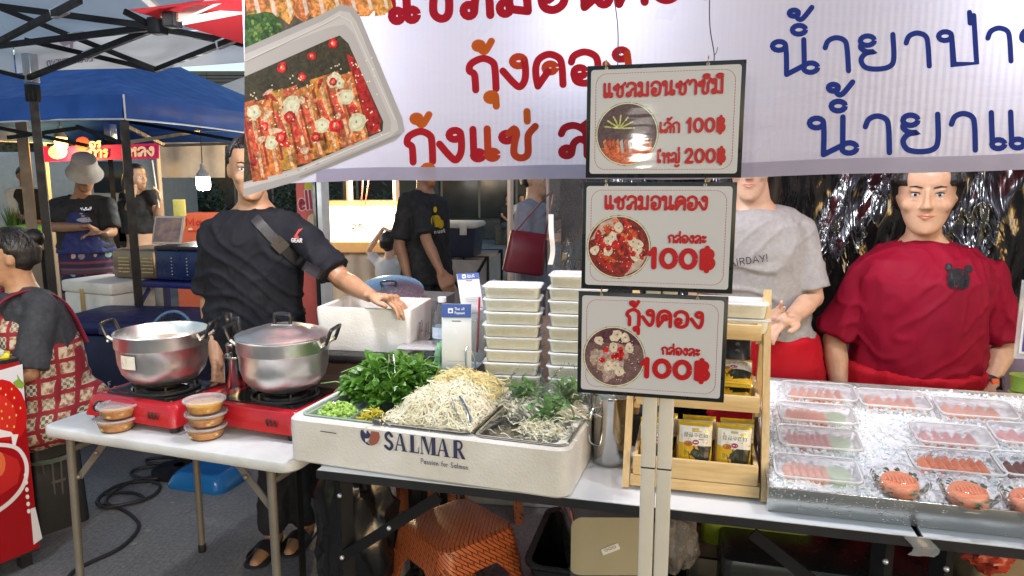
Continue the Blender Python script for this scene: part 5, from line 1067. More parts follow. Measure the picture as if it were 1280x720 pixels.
# purple skirt panel and framed sheet at the right
pr = ond(1295, 470, 1.0); m = MB(); m.sheet(lambda u, v: S(1.62+u*1.2, 1.28+.02*sin(u*20), .05+v*.92), 24, 8); tag(m.build('purple_cloth', mat('mauve_cloth', (.25, .2, .3), .8, var=.1)), 'mauve cloth panel behind the crimson-shirted seller', 'cloth')
t = thing('framed_notice', 'blue notice in a white border cut by the picture edge', 'sign', ony(1278, 350, 1.86), RZ); m = MB(); m.box(0, .25, 0, .004, -.215, 0); m.build('acrylic', clear('acrylic', (1, 1, 1), .3, .08), t, smooth=False); m = MB(); m.box(.01, .24, -.002, -.0005, -.2, -.012); m.build('border', mat('paper_white', (.75, .76, .78), .5), t, smooth=False); m = MB(); m.box(.016, .234, -.004, -.0025, -.194, -.018); m.build('blue_field', mat('deep_blue_print', (.05, .045, .22), .5), t, smooth=False)
m = MB(); m.bar((.12, .008, -.215), (.12, .008, -1.0), .012); m.build('stand_rod', M_silver, t, smooth=False)
# ================================================================== REAR OF THE STALL
# brown storage box with black lid, foam box on it
p = onz(455, 437, .945); LZ = .945
def leggy(name, label, cat, loc, rz, hx, hy, z0, z1, m_, lid=None):
    t = thing(name, label, cat, loc, rz); m = MB(); m.rr([(z0, hx*.96, hy*.94, .02), (z1, hx, hy, .02)], 3); m.build('box_body', m_, t)
    for sx in (-1, 1):
        for sy in (-1, 1): m = MB(); m.bar((sx*hx*.85, sy*hy*.8, 0), (sx*hx*.85, sy*hy*.8, z0), .02); m.build('leg', M_blkpole, t, smooth=False)
    if lid: m = MB(); m.rbox(-hx-.02, hx+.02, -hy-.02, hy+.02, z1+.001, z1+.035, .015); m.build('lid', lid, t)
leggy('storage_box', 'brown storage box with a black lid, on legs behind the herb tray', 'box', (ony(462, 437, 2.62).x, 2.62, 0), RZ+R(4), .29, .17, .66, .9, mat('brown_carton', (.16, .12, .09), .7, var=.2, bump=.4, bs=90, stretch=(1, 1, 12)), M_blk_pl)
t = thing('white_foam_box', 'white foam cool box under the seller’s hand', 'box', (ony(462, 400, 2.56).x+.015, 2.62, .936), RZ+R(4)); m = MB(); m.rr([(0, .172, .13, .015), (.15, .18, .138, .015), (.158, .178, .136, .015), (.158, .155, .113, .01), (.06, .15, .108, .01)], 4); m.build('box_body', M_foam, t)
i = Ink(lambda u, v, h: Vector((.181+h, u, v))); i.h = .002; i.text('ตา', (-.06, .06), (0, .06), .04, .004, (.08, .08, .09)) if False else i.text('72', (-.05, .055), (.0, .06), .04, .0035, (.1, .1, .1)); i.text('AL', (.02, .03), (.09, .03), .05, .0035, (.1, .1, .1)); i.build('marker_writing', inkmat('ink_foam'), t, smooth=False)
# spare pot lid leaning
t = thing('pot_lid', 'spare aluminium pot lid lying tilted behind the foam box', 'lid', ony(487, 366, 2.86), 0, rx=R(22)); m = MB(); m.lathe([(.14, 0), (.142, .004), (.12, .014), (.08, .022), (.03, .03), (.001, .031)], 40, cap0=True); m.build('disc', mat('lid_blue_steel', (.42, .55, .68), .25, .9), t); m = MB(); m.tube(crom([(-.026, 0, .028), (-.026, 0, .052), (.026, 0, .052), (.026, 0, .028)], 5), .006, 8); m.build('knob', M_blk_pl, t)
pz = ony(487, 366, 2.86).z
leggy('supply_crate', 'grey crate on legs under the spare pot lid', 'crate', (ony(487, 366, 2.95).x+.05, 3.0, 0), RZ, .2, .12, pz-.3, pz-.03, mat('grey_crate', (.12, .12, .12), .6))
# plastic bottles, jug, bags
M_pet = clear('pet', (.96, .98, .98), .06, .06, (.85, .9, .9), .3, 60); BZ = .7405
def bottle(label, loc, r, h, cap, lab=True):
    t = thing('water_bottle', label, 'bottle', loc); m = MB(); m.lathe([(.001, 0), (r*.9, 0), (r, .01), (r, h*.25), (r*.94, h*.27), (r, h*.3), (r, h*.62), (r*.8, h*.76), (r*.36, h*.9), (r*.36, h*.97)], 22); m.build('bottle_body', M_pet, t); m = MB(); m.lathe([(r*.42, h*.93), (r*.42, h), (.001, h)], 16); m.build('cap', cap, t)
    if lab:
        m = MB(); m.lathe([(r*1.01, h*.42), (r*1.01, h*.58)], 22); m.build('label', mat('blue_label', (.3, .42, .62), .4, c2=(.7, .75, .8), var=.5, vs=60), t)
cw = mat('white_cap', (.75, .75, .74), .4)
bottle('clear water bottle with a blue label beside the foam box', S(.155, .63, BZ+.15), .036, .25, cw)
m = MB(); m.rr([(0, .06, .16, .02), (.15, .062, .17, .02)], 3); o = m.build('supply_box', mat('grey_crate', (.12, .12, .12), .6)); o.location = S(.2, .70, BZ); o.rotation_euler = (0, 0, RZ); tag(o, 'grey box under the water bottle and jug', 'box')
t = thing('plastic_jug', 'translucent plastic jug behind the payment plate', 'jug', S(.24, .66, BZ+.15), RZ); m = MB(); m.rr([(0, .045, .045, .015), (.01, .05, .05, .018), (.2, .058, .056, .02)], 5, cap1=False); m.build('jug_body', clear('jug_plastic', (.93, .97, .97), .3, .2, (.7, .8, .8)), t); m = MB(); m.rr([(.2, .06, .058, .02), (.206, .06, .058, .02)], 5); m.build('lid', M_tub, t)
m = MB(); m.tube([S(.275, .66, BZ+.2), S(.285, .66, BZ+.40)], .004, 8); tag(m.build('red_straw', mat('red_straw', (.5, .02, .05), .3)), 'red straw standing in the plastic jug', 'straw')
# payment plates (blank where the code would be)
def plate(label, loc, rz, rx, w, h, stand):
    t = thing('payment_plate', label, 'sign', loc, rz, rx=rx); m = MB(); m.rbox(-w/2, w/2, 0, .004, 0, h, .001); m.build('plate', mat('plate_white', (.66, .68, .68), .25, var=.03), t)
    i = Ink(lambda u, v, H: Vector((u, -H-.001, v))); i.poly([(-w/2, h*.83), (w/2, h*.83), (w/2, h), (-w/2, h)], (.045, .10, .33)); i.poly([(-w*.2+a, h*.915+b) for a, b in rrect(w*.085, w*.085, w*.02)], (.75, .78, .8)); i.poly([(-w*.2+a, h*.91+b) for a, b in ell(0, 0, w*.05, w*.04, 10)], (.08, .14, .4)); i.text('Thai QR', (-w*.06, h*.925), (w*.28, h*.925), h*.03, w*.014, (.75, .78, .82)); i.text('Payment', (-w*.06, h*.875), (w*.28, h*.875), h*.03, w*.014, (.75, .78, .82))
    i.stroke([(-w*.14, h*.785), (w*.14, h*.785)], w*.035, (.12, .12, .12))
    for k in range(3): i.stroke([(-w*.3+k*.003, h*(.28-.05*k)), (w*.3, h*(.28-.05*k))], w*.018, (.35, .36, .36))
    kind(i.build('print', inkmat('ink_plate', .25), t, smooth=False), 'stuff')
    if stand:
        m = MB(); m.rbox(-.022, .022, -.012, .02, -.028, .016, .004); m.build('clip_stand', mat('plate_white', (.66, .68, .68), .25), t)
plate('white payment plate with blue header standing behind the sprouts', S(.285, .40, .90), RZ+R(10), R(-4), .096, .258, True)
plate('second payment plate with blue header, tilted behind the jug', S(.24, .72, 1.09), RZ+R(38), R(-22), .085, .13, False)
m = MB(); m.rbox(.19, .345, .375, .56, 0, .13, .01); o = m.build('cash_box', mat('dark_cash_box', (.05, .05, .053), .5, var=.2)); o.location = S(0, 0, BZ); o.rotation_euler = (0, 0, RZ); tag(o, 'dark box under the standing payment plate', 'box')
# clear tubs and green cloth behind the herbs
t = thing('clear_container', 'clear lidded container behind the basil heap', 'box', S(.10, .60, .905), RZ+R(8)); m = MB(); m.rr([(0, .07, .05, .012), (.06, .085, .06, .015)], 4, cap1=False); m.build('tub', M_tub, t); m = MB(); m.rr([(.06, .087, .062, .016), (.064, .09, .065, .018), (.068, .086, .06, .016)], 5); m.build('lid', M_lidp, t); m = MB(); m.rr([(-.06, .065, .047, .012), (-.002, .075, .055, .015)], 4); m.build('inner_tub', M_tub, t)
m = MB(); m.rbox(.0, .2, .52, .68, 0, .1, .01); o = m.build('plastic_block', M_pp); o.location = S(0, 0, BZ); o.rotation_euler = (0, 0, RZ); tag(o, 'milky plastic box below the clear lidded container', 'box')
def crumple(name, label, cat, loc, sx, sy, sz, m_, seed, amp=.35):
    mb = MB()
    def f(u, v):
        a, th = 2*pi*u, pi*v; x, y, z = sin(th)*cos(a), sin(th)*sin(a), -cos(th); r = 1+amp*nz(x*2.2+seed, y*2.2, z*2.2)+amp*.5*nz(x*6+seed, y*6, z*6); return (sx*x*r, sy*y*r, max(-sz*.98, sz*z*r)+sz)
    mb.sheet(f, 36, 24); o = mb.build(name, m_, ang=50); o.location = loc; return tag(o, label, cat)
crumple('green_cloth', 'crumpled pale green cloth beside the clear container', 'cloth', S(.20, .50, .87), .03, .035, .065, mat('green_cloth', (.22, .42, .26), .8, var=.2), 3, .5)
crumple('plastic_bag', 'crinkled clear bag of blue-capped bottles behind the noodle boxes', 'bag', ony(613, 388, 3.0)-Vector((0, 0, .1)), .075, .06, .11, clear('bag_blue', (.92, .96, 1), .2, .08, (.7, .78, .88), .9, 40), 8, .3)
crumple('white_bag', 'small white plastic bag peak behind the noodle boxes', 'bag', ony(646, 385, 3.0)-Vector((0, 0, .05)), .06, .04, .06, mat('thin_white_plastic', (.5, .48, .46), .4, transl=.3), 12, .5)
crumple('clear_bag', 'clear crinkled bag behind the plastic jug', 'bag', S(.28, .86, .98), .1, .07, .085, M_bag, 5, .3)
leggy('back_shelf', 'brown carton on legs behind the noodle boxes', 'carton', (.05, 3.02, 0), RZ, .42, .1, .7, .95, mat('brown_carton', (.16, .12, .09), .7))
# ================================================================== UNDER THE TABLES
def weave(name, c):
    m, n, l, b = newmat(name); tc = n.new('ShaderNodeTexCoord'); br = n.new('ShaderNodeTexBrick'); br.inputs['Scale'].default_value = 36; br.inputs['Mortar Size'].default_value = .06; br.inputs['Brick Width'].default_value = 1.1; br.inputs['Row Height'].default_value = .45; br.inputs['Mortar Smooth'].default_value = .6
    mp = n.new('ShaderNodeMapping'); mp.inputs['Rotation'].default_value = (.0, .0, R(45)); l.new(tc.outputs['Object'], mp.inputs[0]); sx = n.new('ShaderNodeSeparateXYZ'); l.new(mp.outputs[0], sx.inputs[0]); ad = n.new('ShaderNodeMath'); l.new(sx.outputs[1], ad.inputs[0]); l.new(sx.outputs[2], ad.inputs[1]); cb = n.new('ShaderNodeCombineXYZ'); l.new(sx.outputs[0], cb.inputs[0]); l.new(ad.outputs[0], cb.inputs[1]); l.new(cb.outputs[0], br.inputs['Vector'])
    br.inputs['Color1'].default_value = c4(c); br.inputs['Color2'].default_value = c4(tuple(x*.85 for x in c)); br.inputs['Mortar'].default_value = c4(tuple(x*.3 for x in c)); l.new(br.outputs['Color'], b.inputs['Base Color']); b.inputs['Roughness'].default_value = .35
    bp_ = n.new('ShaderNodeBump'); bp_.invert = True; bp_.inputs['Strength'].default_value = 1; bp_.inputs['Distance'].default_value = .004; l.new(br.outputs['Fac'], bp_.inputs['Height']); l.new(bp_.outputs[0], b.inputs['Normal']); return m
def stool(label, loc, rz, m_, h=.45, a=.145):
    t = thing('plastic_stool', label, 'stool', loc, rz, 'woven plastic stools under the table')
    m = MB(); m.rr([(h-.09, a+.012, a+.012, .04), (h-.02, a+.003, a+.003, .045), (h-.006, a-.002, a-.002, .045), (h, a-.014, a-.014, .04)], 6, cap0=False); m.build('seat', m_, t)
    m = MB(); m.rr([(h-.02, a-.006, a-.006, .04), (h-.09, a+.006, a+.006, .036)], 6, cap0=False, cap1=False); m.build('seat_lining', m_, t)
    b0 = a+.012; b1 = a+.04
    for sx in (-1, 1):
        for sy in (-1, 1):
            m = MB(); w0, w1 = .075, .045
            def sec(zz, b, w, th=.006):
                o = [(b, b-w), (b, b-.02), (b-.02, b), (b-w, b), (b-w, b-th), (b-.02-th*.4, b-th), (b-th, b-.02-th*.4), (b-th, b-w)]; o = [(x*sx, y*sy, zz) for x, y in o]; return o if sx*sy > 0 else o[::-1]
            m.loft([sec(0, b1, w1), (sec(h*.45, (b0+b1)/2+.002, .05)), sec(h-.14, b0+.004, w0*.9), sec(h-.0905, b0+.0005, .11)]); m.build('leg', m_, t)
    return t
M_st = weave('orange_weave', (.5, .12, .035)); M_st2 = weave('pale_orange_weave', (.62, .2, .08))
stool('brown-orange woven plastic stool in front under the salmon box', (-.185, 2.17, 0), R(-50), M_st, .44)
o = stool('paler orange woven stool further back under the table', (-.42, 2.92, 0), R(-20), M_st2, .46)
stool('orange woven stool half behind the foam carton', (-.16, 3.15, 0), R(12), M_st2, .46)
t = thing('foam_carton', 'white foam carton with blue label under the table', 'box', (ony(655, 640, 3.25).x, 3.36, 0), R(-7)); m = MB(); m.rbox(-.36, .33, -.18, .18, .0, .30, .02); m.build('carton', M_foam, t); i = Ink(lambda u, v, h: Vector((u, -.181-h, v))); i.poly([(-.02, .14), (.1, .14), (.1, .24), (-.02, .24)], (.12, .25, .36)); i.poly([(-.2, .12), (-.05, .12), (-.05, .24), (-.2, .24)], (.6, .61, .6)); i.text('SAL', (-.3, .2), (-.22, .2), .025, .004, (.05, .05, .06)); i.stroke([(.165, .05), (.166, .29)], .004, (.2, .2, .2)); i.build('label', inkmat('ink_foam'), t, smooth=False)
# black bin bag behind the leg
crumple('bin_bag', 'black bin bag hanging behind the table leg', 'bag', (-.52, 2.18, .12), .13, .1, .28, mat('bin_bag', (.008, .008, .009), .22, bump=.5, bs=14), 4, .3)
# tub of starch in a bag on a black crate
cz = .42; cp_ = ony(762, 668, 1.98); t = thing('black_crate', 'black plastic crate holding the big tub under the table', 'crate', (cp_.x+.12, 2.12, 0), RZ); m = MB(); m.rr([(0, .3, .17, .04), (.36, .33, .19, .04), (.375, .345, .205, .05), (.385, .345, .205, .05), (.38, .325, .185, .04), (.02, .29, .16, .03)], 5); m.build('shell', mat('black_crate', (.01, .01, .011), .3, var=.2), t)
t = thing('bagged_tub', 'big cloudy plastic tub wrapped in a bag, lying on its side in the crate', 'tub', (cp_.x-.005, 2.02, .385), RZ+R(14)); m = MB(); m.rr([(-.1, .105, .088, .03), (-.098, .11, .092, .03), (.16, .122, .104, .035)], 5, M=Matrix.Translation((0, 0, .12))@Matrix.Rotation(pi/2, 4, 'X')@Matrix.Translation((0, 0, -.06))); m.build('tub', mat('cloudy_plastic', (.46, .40, .24), .35, var=.08, vs=4, transl=.25), t)
m = MB(); m.rr([(-.21, .12, .104, .03), (-.1, .126, .108, .03), (.19, .13, .112, .035)], 5, cap1=False, M=Matrix.Translation((0, -.004, .12))@Matrix.Rotation(pi/2, 4, 'X')@Matrix.Scale(-1, 4, (0, 0, 1))@Matrix.Translation((0, 0, .06))) ; m.build('bag_film', clear('tub_bag', (1, 1, 1), .05, .08), t)
i = Ink(lambda u, v, h: Vector((u, -.103-h, v))); c, s_ = cos(.4), sin(.4); i.poly([(c*a-s_*b, .10+s_*a+c*b) for a, b in ((-.027, -.01), (.027, -.01), (.027, .01), (-.027, .01))], (.7, .68, .6)); i.text('000', (-.016, .092), (.018, .106), .008, .002, (.1, .1, .1)); i.build('price_tag', inkmat('ink_foam'), t, smooth=False)
crumple('clear_pack_bag', 'clear bag of bundled sticks beside the cream posts', 'bag', ony(845, 712, 1.95), .06, .06, .1, clear('bag_warm', (.95, .9, .85), .25, .08, (.6, .55, .5), .9, 35), 6, .3)
crumple('pink_bag', 'pinkish plastic bag under the table behind the posts', 'bag', ony(880, 700, 2.25)+Vector((0, 0, -.02)), .16, .1, .11, clear('bag_pink', (.8, .62, .6), .4, .15, (.4, .26, .26), .6, 20), 9, .25)
m = MB(); m.rbox(-.16, .16, -.1, .1, 0, .13, .03); o = m.build('noodle_package', mat('green_pack', (.22, .26, .02), .22, var=.4, vs=9, bump=.8, bs=18)); p = ony(945, 690, 2.05); o.location = (p.x, 2.1, p.z+.02); o.rotation_euler = (.0, .05, RZ); tag(o, 'shiny yellow-green noodle package under the table', 'package')
t = thing('wire_basket', 'black wire basket with a carton under the ice tray table', 'basket', (p.x-.01, 2.12, 0), RZ)
for z in (.05, .13, .21, .27, p.z-.0):
    m = MB(); m.tube([(x, y, z) for x, y in rrect(.22, .14, .03)], .004, 6, True); m.build('wire_ring', M_blkpole, t)
for k in range(14):
    a = rrect(.22, .14, .03, 3)[int(k*16/14) % 16]; m = MB(); m.tube([(a[0], a[1], 0), (a[0], a[1], p.z)], .003, 5); m.build('wire', M_blkpole, t)
m = MB(); m.rbox(-.18, .18, -.11, .11, .01, p.z-.02, .01); m.build('carton', mat('kraft', (.3, .22, .13), .8), t)
m = MB(); m.rbox(-.3, .3, -.15, .15, 0, .5, .03); o = m.build('black_tote', mat('black_crate', (.01, .01, .011), .3)); o.location = S(1.42, .38, 0); o.rotation_euler = (0, 0, RZ); tag(o, 'black tote box under the ice tray table', 'box')
m = MB(); m.rbox(-.2, .2, -.12, .12, 0, .6, .02); o = m.build('kraft_carton', mat('kraft', (.3, .22, .13), .8)); o.location = S(1.95, .36, 0); o.rotation_euler = (0, 0, RZ); tag(o, 'kraft carton under the second table', 'carton')
crumple('orange_wrapper', 'orange plastic wrapper on the kraft carton', 'wrapper', S(1.78, .25, .55), .06, .05, .05, mat('orange_wrap', (.5, .06, .03), .3), 3, .4)
# ================================================================== FLOOR
def gnd(px, py, z=0): return onz(px, py, z)
pts = [gnd(80, 735, .008), gnd(95, 712, .008), gnd(150, 685, .008), gnd(173, 660, .008), gnd(165, 645, .008), gnd(145, 634, .008), gnd(122, 630, .008), gnd(130, 618, .009), gnd(165, 616, .011), gnd(180, 624, .011), gnd(160, 630, .016), gnd(130, 634, .016), gnd(124, 622, .018), gnd(150, 606, .01), gnd(185, 602, .008), gnd(200, 608, .008), gnd(190, 620, .012), gnd(165, 628, .02), gnd(140, 632, .022), gnd(135, 622, .022), gnd(165, 602, .014), gnd(210, 592, .01), gnd(205, 583, .012), gnd(172, 586, .012), gnd(165, 594, .014), gnd(195, 598, .014), gnd(220, 580, .01), gnd(215, 572, .01), gnd(185, 574, .01), gnd(190, 580, .014), gnd(230, 574, .012), gnd(255, 562, .008)]
m = MB(); m.tube(crom(pts, 7), .008, 8); tag(m.build('power_cable', mat('black_rubber', (.015, .015, .016), .6)), 'black power cable coiled on the ground under the folding table', 'cable')
t = thing('blue_basin', 'upturned blue plastic basin on the ground under the folding table', 'basin', gnd(262, 602), R(-16)); m = MB(); m.rr([(0, .17, .13, .05), (.02, .172, .132, .05), (.055, .155, .115, .05), (.075, .135, .095, .045), (.08, .12, .08, .04), (.076, .1, .06, .03)], 6); m.build('shell', mat('blue_plastic', (.012, .12, .34), .22, var=.06), t)
for k, (x, y) in enumerate(((187, 606), (168, 681), (185, 664), (215, 629), (620, 655), (690, 668), (235, 640))):
    c = gnd(x, y); m = MB(); m.add([c+Vector((.012*cos(a)*(1+.4*nz(k, a)), .01*sin(a), .004+.004*nz(k*3, a))) for a in [j*1.05 for j in range(6)]], [(0, 1, 2, 3, 4, 5)]); tag(m.build('paper_scrap', mat('scrap', (.35, .33, .28), .8), smooth=False), ['pale stub inside the cable loop', 'flat scrap near the cable bend', 'scrap beside the outer cable curve', 'scrap in front of the blue basin', 'scrap by the front stool', 'scrap beside the foam carton', 'scrap between basin and table leg'][k]+' on the ground', 'scrap', 'litter scraps on the ground')
# black speckled cloth edge / litter basket
p = gnd(60, 668); t = thing('waste_basket', 'small openwork waste basket beside the red drink stand', 'basket', (p.x-.05, p.y+.12, 0), .3); m = MB()
bh = .34
for k in range(22):
    a = 2*pi*k/22; m = MB(); m.bar((.09*cos(a), .09*sin(a), .01), (.115*cos(a), .115*sin(a), bh-.02), .007, .012); m.build('slat', mat('basket_grey', (.09, .085, .08), .5), t, smooth=False)
for z, r in ((.0, .09), (.12, .099), (.22, .107)): m = MB(); m.lathe([(r-.004, z), (r+.003, z), (r+.003, z+.012), (r-.004, z+.012), (r-.004, z)], 28); m.build('hoop', MATS['basket_grey'], t)
m = MB(); m.lathe([(.112, bh-.02), (.128, bh-.02), (.132, bh-.008), (.125, bh), (.112, bh-.004), (.112, bh-.02)], 28); m.build('rim', mat('basket_rim', (.12, .16, .15), .4), t); m = MB(); m.lathe([(.001, .012), (.085, .012), (.1, .25), (.06, .28), (.001, .27)], 20); m.build('bin_liner', mat('bin_liner', (.05, .05, .055), .4), t)
# ================================================================== RED DRINK STAND
CN = Vector((-1.93, 2.68, 0)); du = Vector((-.5, -.866, 0)); dn = Vector((.866, -.5, 0))
ang = atan2(du.y, du.x); t = thing('drink_stand', 'red drink stand printed with a strawberry smoothie', 'stand', CN, ang); TD = (Matrix.Translation(CN)@Matrix.Rotation(ang, 4, 'Z')).inverted()
m = MB(); m.box(0, 1.2, -.5, 0, .06, .85); m.build('cabinet', mat('dark_cabinet', (.02, .02, .022), .5), t, smooth=False)
def face_n(): return (TD.to_3x3()@dn)
yn = 1 if face_n().y > 0 else -1
def pl_(px, py, h=0):
    r = ray(px, py); tt = (CN+dn*(.004+h)).dot(dn)-CAM0.dot(dn); tt /= r.dot(dn); return TD@(CAM0+r*tt)
def pw(x, z, h): return Vector((x, yn*(.004+h), z))
i = Ink(lambda u, v, h: pl_(u, -v, h)); i.h = .0005; ii = Ink(pw); ii.h = .0002
ii.poly([(0, .07), (1.2, .07), (1.2, .85), (0, .85)], (.30, .006, .010), .2); ii.build('panel_sheet', inkmat('ink_panel', .25), t, smooth=False)
i.poly([(-60, -480), (28, -455), (31, -500), (20, -530), (-60, -560)], (.62, .63, .68)); i.poly([(38, -636), (44, -634), (53, -673), (42, -681)], (.66, .67, .72))
i.poly(ell(2, -512, 30, 40, 22, .3, .12, 2), (.5, .012, .012)); i.poly(ell(-2, -520, 22, 28, 18, .3), (.58, .03, .02))
for k in range(26): a = k*2.4; rr_ = 5.2*sqrt(k); i.poly(ell(2+rr_*cos(a), -514+rr_*1.25*sin(a), 1.1, 1.7, 6), (.75, .5, .12))
i.poly([(16, -478), (22, -474), (21, -467), (25, -474), (31, -480), (28, -486), (20, -484)], (.2, .34, .05)); i.poly([(14, -543), (23, -543), (19, -558), (16, -558)], (.75, .74, .76)); i.poly([(-40, -528), (14, -540), (18, -545), (-40, -552)], (.75, .74, .76))
i.stroke(P_((-30, -558), (0, -556), (22, -561), (33, -580), (30, -605), (12, -628), (-20, -650)), 5, (.7, .66, .68)); i.poly([(-30, -570), (4, -566), (22, -574), (26, -586), (22, -604), (-30, -640)], (.45, .02, .02), 15); i.poly(ell(-2, -580, 9, 16, 12), (.62, .14, .05))
for k in range(6): i.poly(ell(32+k*.8, -594-k*9, 2.3, 3, 8), (.75, .72, .74))
kind(i.build('printed_picture', inkmat('ink_panel', .25), t, smooth=False), 'stuff')
m = MB(); m.box(.0, 1.2, -.5, .0, .851, .865); m.build('counter_top', M_blk_pl, t, smooth=False)
for x in (.04, 1.1):
    m = MB(); m.box(x-.02, x+.02, -.06, -.02, 0, .06); m.build('foot', M_blk_pl, t, smooth=False)
for k in range(4):
    o = MB(); o.rbox(-.06, .06, -.03, .03, 0, .025, .008); o = o.build('snack_packet', mat(['yellow_packet', 'pale_packet'][k % 2], [(.7, .62, .03), (.6, .6, .55)][k % 2], .3, bump=.5, bs=40)); o.location = CN+du*(.06+.03*k)-dn*(.08-.015*k)+Vector((0, 0, .866+.018*k)); o.rotation_euler = (.1*k, .15, .6+.4*k); tag(o, ['bottom yellow packet', 'pale packet above the bottom yellow one', 'upper yellow packet', 'topmost pale packet'][k]+' lying on the drink stand', 'packet', 'packets on the drink stand')
# ================================================================== COOL BOX, FOAM BOX, GRILL STALL
t = thing('cool_box', 'dark blue cool box with white handwriting behind the stock pots', 'cool box', (ony(178, 420, 4.05).x-.05, 4.2, 0), R(-6)); CZ = ony(150, 400, 4.0).z
m = MB(); m.rbox(-.44, .44, -.26, .26, 0, CZ-.08, .05); m.build('tub', mat('navy_plastic', (.006, .008, .05), .4, var=.15), t); m = MB(); m.rbox(-.46, .46, -.28, .28, CZ-.078, CZ, .05); m.build('lid', mat('navy_plastic_lid', (.012, .014, .075), .45, var=.15), t); m = MB(); m.rbox(-.1, .1, -.292, -.281, CZ-.07, CZ-.03, .008); m.build('latch', mat('navy_latch', (.03, .05, .2), .4), t)
i = Ink(lambda u, v, h: Vector((u, -.262-h, v))); wi = (.42, .43, .5); i.text('0744', (-.0, CZ-.24), (.16, CZ-.24), .055, .006, wi); i.text('(โหว)', (-.12, CZ-.46), (.1, CZ-.44), .075, .006, wi); kind(i.build('handwriting', inkmat('ink_chalk', .7), t, smooth=False), 'stuff')
fp = ony(135, 390, 4.75); t = thing('tall_foam_box', 'white foam box with tan tape strap beside the black pole', 'box', (fp.x-.03, 4.85, 0), R(-24)); fz = ony(120, 352, 4.7).z
m = MB(); m.rbox(-.24, .24, -.17, .17, 0.0, fz-.08, .02); m.build('box_body', M_foam, t); m = MB(); m.rbox(-.25, .25, -.18, .18, fz-.078, fz, .02); m.build('lid', M_foam, t); m = MB(); m.rbox(-.05, -.015, -.187, -.181, fz-.25, fz-.05, .002); m.build('tape_strap', mat('tan_tape', (.4, .26, .1), .4), t)
# blue steel stand with a steel grill box
gx, gy = ony(226, 345, 4.9).x, 4.95; gz = ony(226, 346, 4.9).z; t = thing('blue_stand', 'blue steel folding stand under the grill', 'stand', (gx, gy, 0), R(-14))
for x in (-.34, .34):
    for y in (-.2, .2): m = MB(); m.bar((x, y, 0), (x*.95, y, gz-.05), .035); m.build('leg', mat('blue_steel', (.015, .02, .14), .4), t, smooth=False)
m = MB(); m.rbox(-.42, .42, -.25, .25, gz-.05, gz-.01, .01); m.build('stand_top', mat('blue_steel', (.015, .02, .14), .4), t); m = MB(); m.bar((-.34, -.23, gz-.4), (-.1, -.23, gz-.06), .02); m.build('brace', MATS['blue_steel'], t, smooth=False)
t = thing('grill_box', 'steel grill with side vents on the blue stand', 'grill', (gx, gy, gz), R(-14)); m = MB(); m.rbox(-.42, -.06, -.2, .2, 0, .2, .03); m.build('vented_end', mat('bronze_steel', (.3, .23, .16), .35, .7), t)
for k in range(5):
    for x in (-.36, -.17): m = MB(); m.rbox(x, x+.09, -.206, -.201, .04+k*.024, .05+k*.024, .002); m.build('vent', mat('vent_brass', (.6, .45, .25), .3, .6), t)
m = MB(); m.rbox(-.055, .46, -.21, .2, 0, .2, .02); m.build('blue_body', mat('blue_enamel', (.012, .025, .1), .3), t); m = MB(); m.rbox(-.06, .47, -.215, .21, .201, .23, .02); m.build('lid', M_blk_pl, t)
for k in range(12): m = MB(); m.ball(.08+.12*(k % 2), -.212, .04+.022*(k//2), .005, n=8, m=6); m.build('rivet', M_bolt, t)
m = MB(); m.rbox(-.245, -.195, -.208, -.201, .05, .15, .01); m.build('name_plate', M_silver, t)
fz2 = gz+.232; t = thing('framed_picture', 'framed market photograph propped on the grill', 'picture', (ony(207, 300, 4.9).x, 4.9, fz2), R(-10), rx=R(-18)); m = MB(); m.rbox(-.115, .115, 0, .012, 0, .2, .003); m.build('frame', mat('pale_frame', (.55, .5, .48), .5), t); m = MB(); m.box(-.1, .1, -.003, -.001, .014, .186); m.build('print', mat('market_print', (.12, .09, .14), .5, var=.6, vs=16, c2=(.42, .3, .22)), t, smooth=False)
# pedestal fan behind the open pot
t = thing('floor_fan', 'black fan with a blue rim behind the open pot', 'fan', ony(213, 425, 3.6)-Vector((0, 0, .0)), R(-20)); fzz = t.location.z
Mr = Matrix.Rotation(pi/2-.3, 4, 'X'); m = MB(); m.tube([Mr@Vector((.15*cos(2*pi*k/40), .15*sin(2*pi*k/40), 0)) for k in range(40)], .008, 8, True); m.build('rim', mat('fan_blue', (.12, .24, .38), .35), t)
for rr_ in (.06, .09, .12): m = MB(); m.tube([Mr@Vector((rr_*cos(2*pi*k/30), rr_*sin(2*pi*k/30), .03*(1-rr_/.15))) for k in range(30)], .002, 5, True); m.build('guard_ring', M_blkpole, t)
for k in range(20): a = k*pi/10; m = MB(); m.tube([Mr@Vector((.03*cos(a), .03*sin(a), .035)), Mr@Vector((.15*cos(a), .15*sin(a), 0))], .0018, 5); m.build('guard_wire', M_blkpole, t)
for k in range(4):
    a = k*pi/2; m = MB(); m.add([Mr@Vector((r_*cos(a+b_), r_*sin(a+b_), -.02+.03*b_)) for r_, b_ in ((.02, 0), (.12, -.1), (.13, .5), (.1, .9), (.02, .6))], [(0, 1, 2, 3, 4)]); m.build('blade', M_blk_pl, t, smooth=False)
m = MB(); m.ball(0, .03, 0, .05); m.tube([(0, .03, 0), (0, .05, -fzz+.02)], .018, 8); m.lathe([(.001, -fzz), (.14, -fzz), (.14, -fzz+.02), (.03, -fzz+.04)], 24); m.build('stand', M_blk_pl, t)
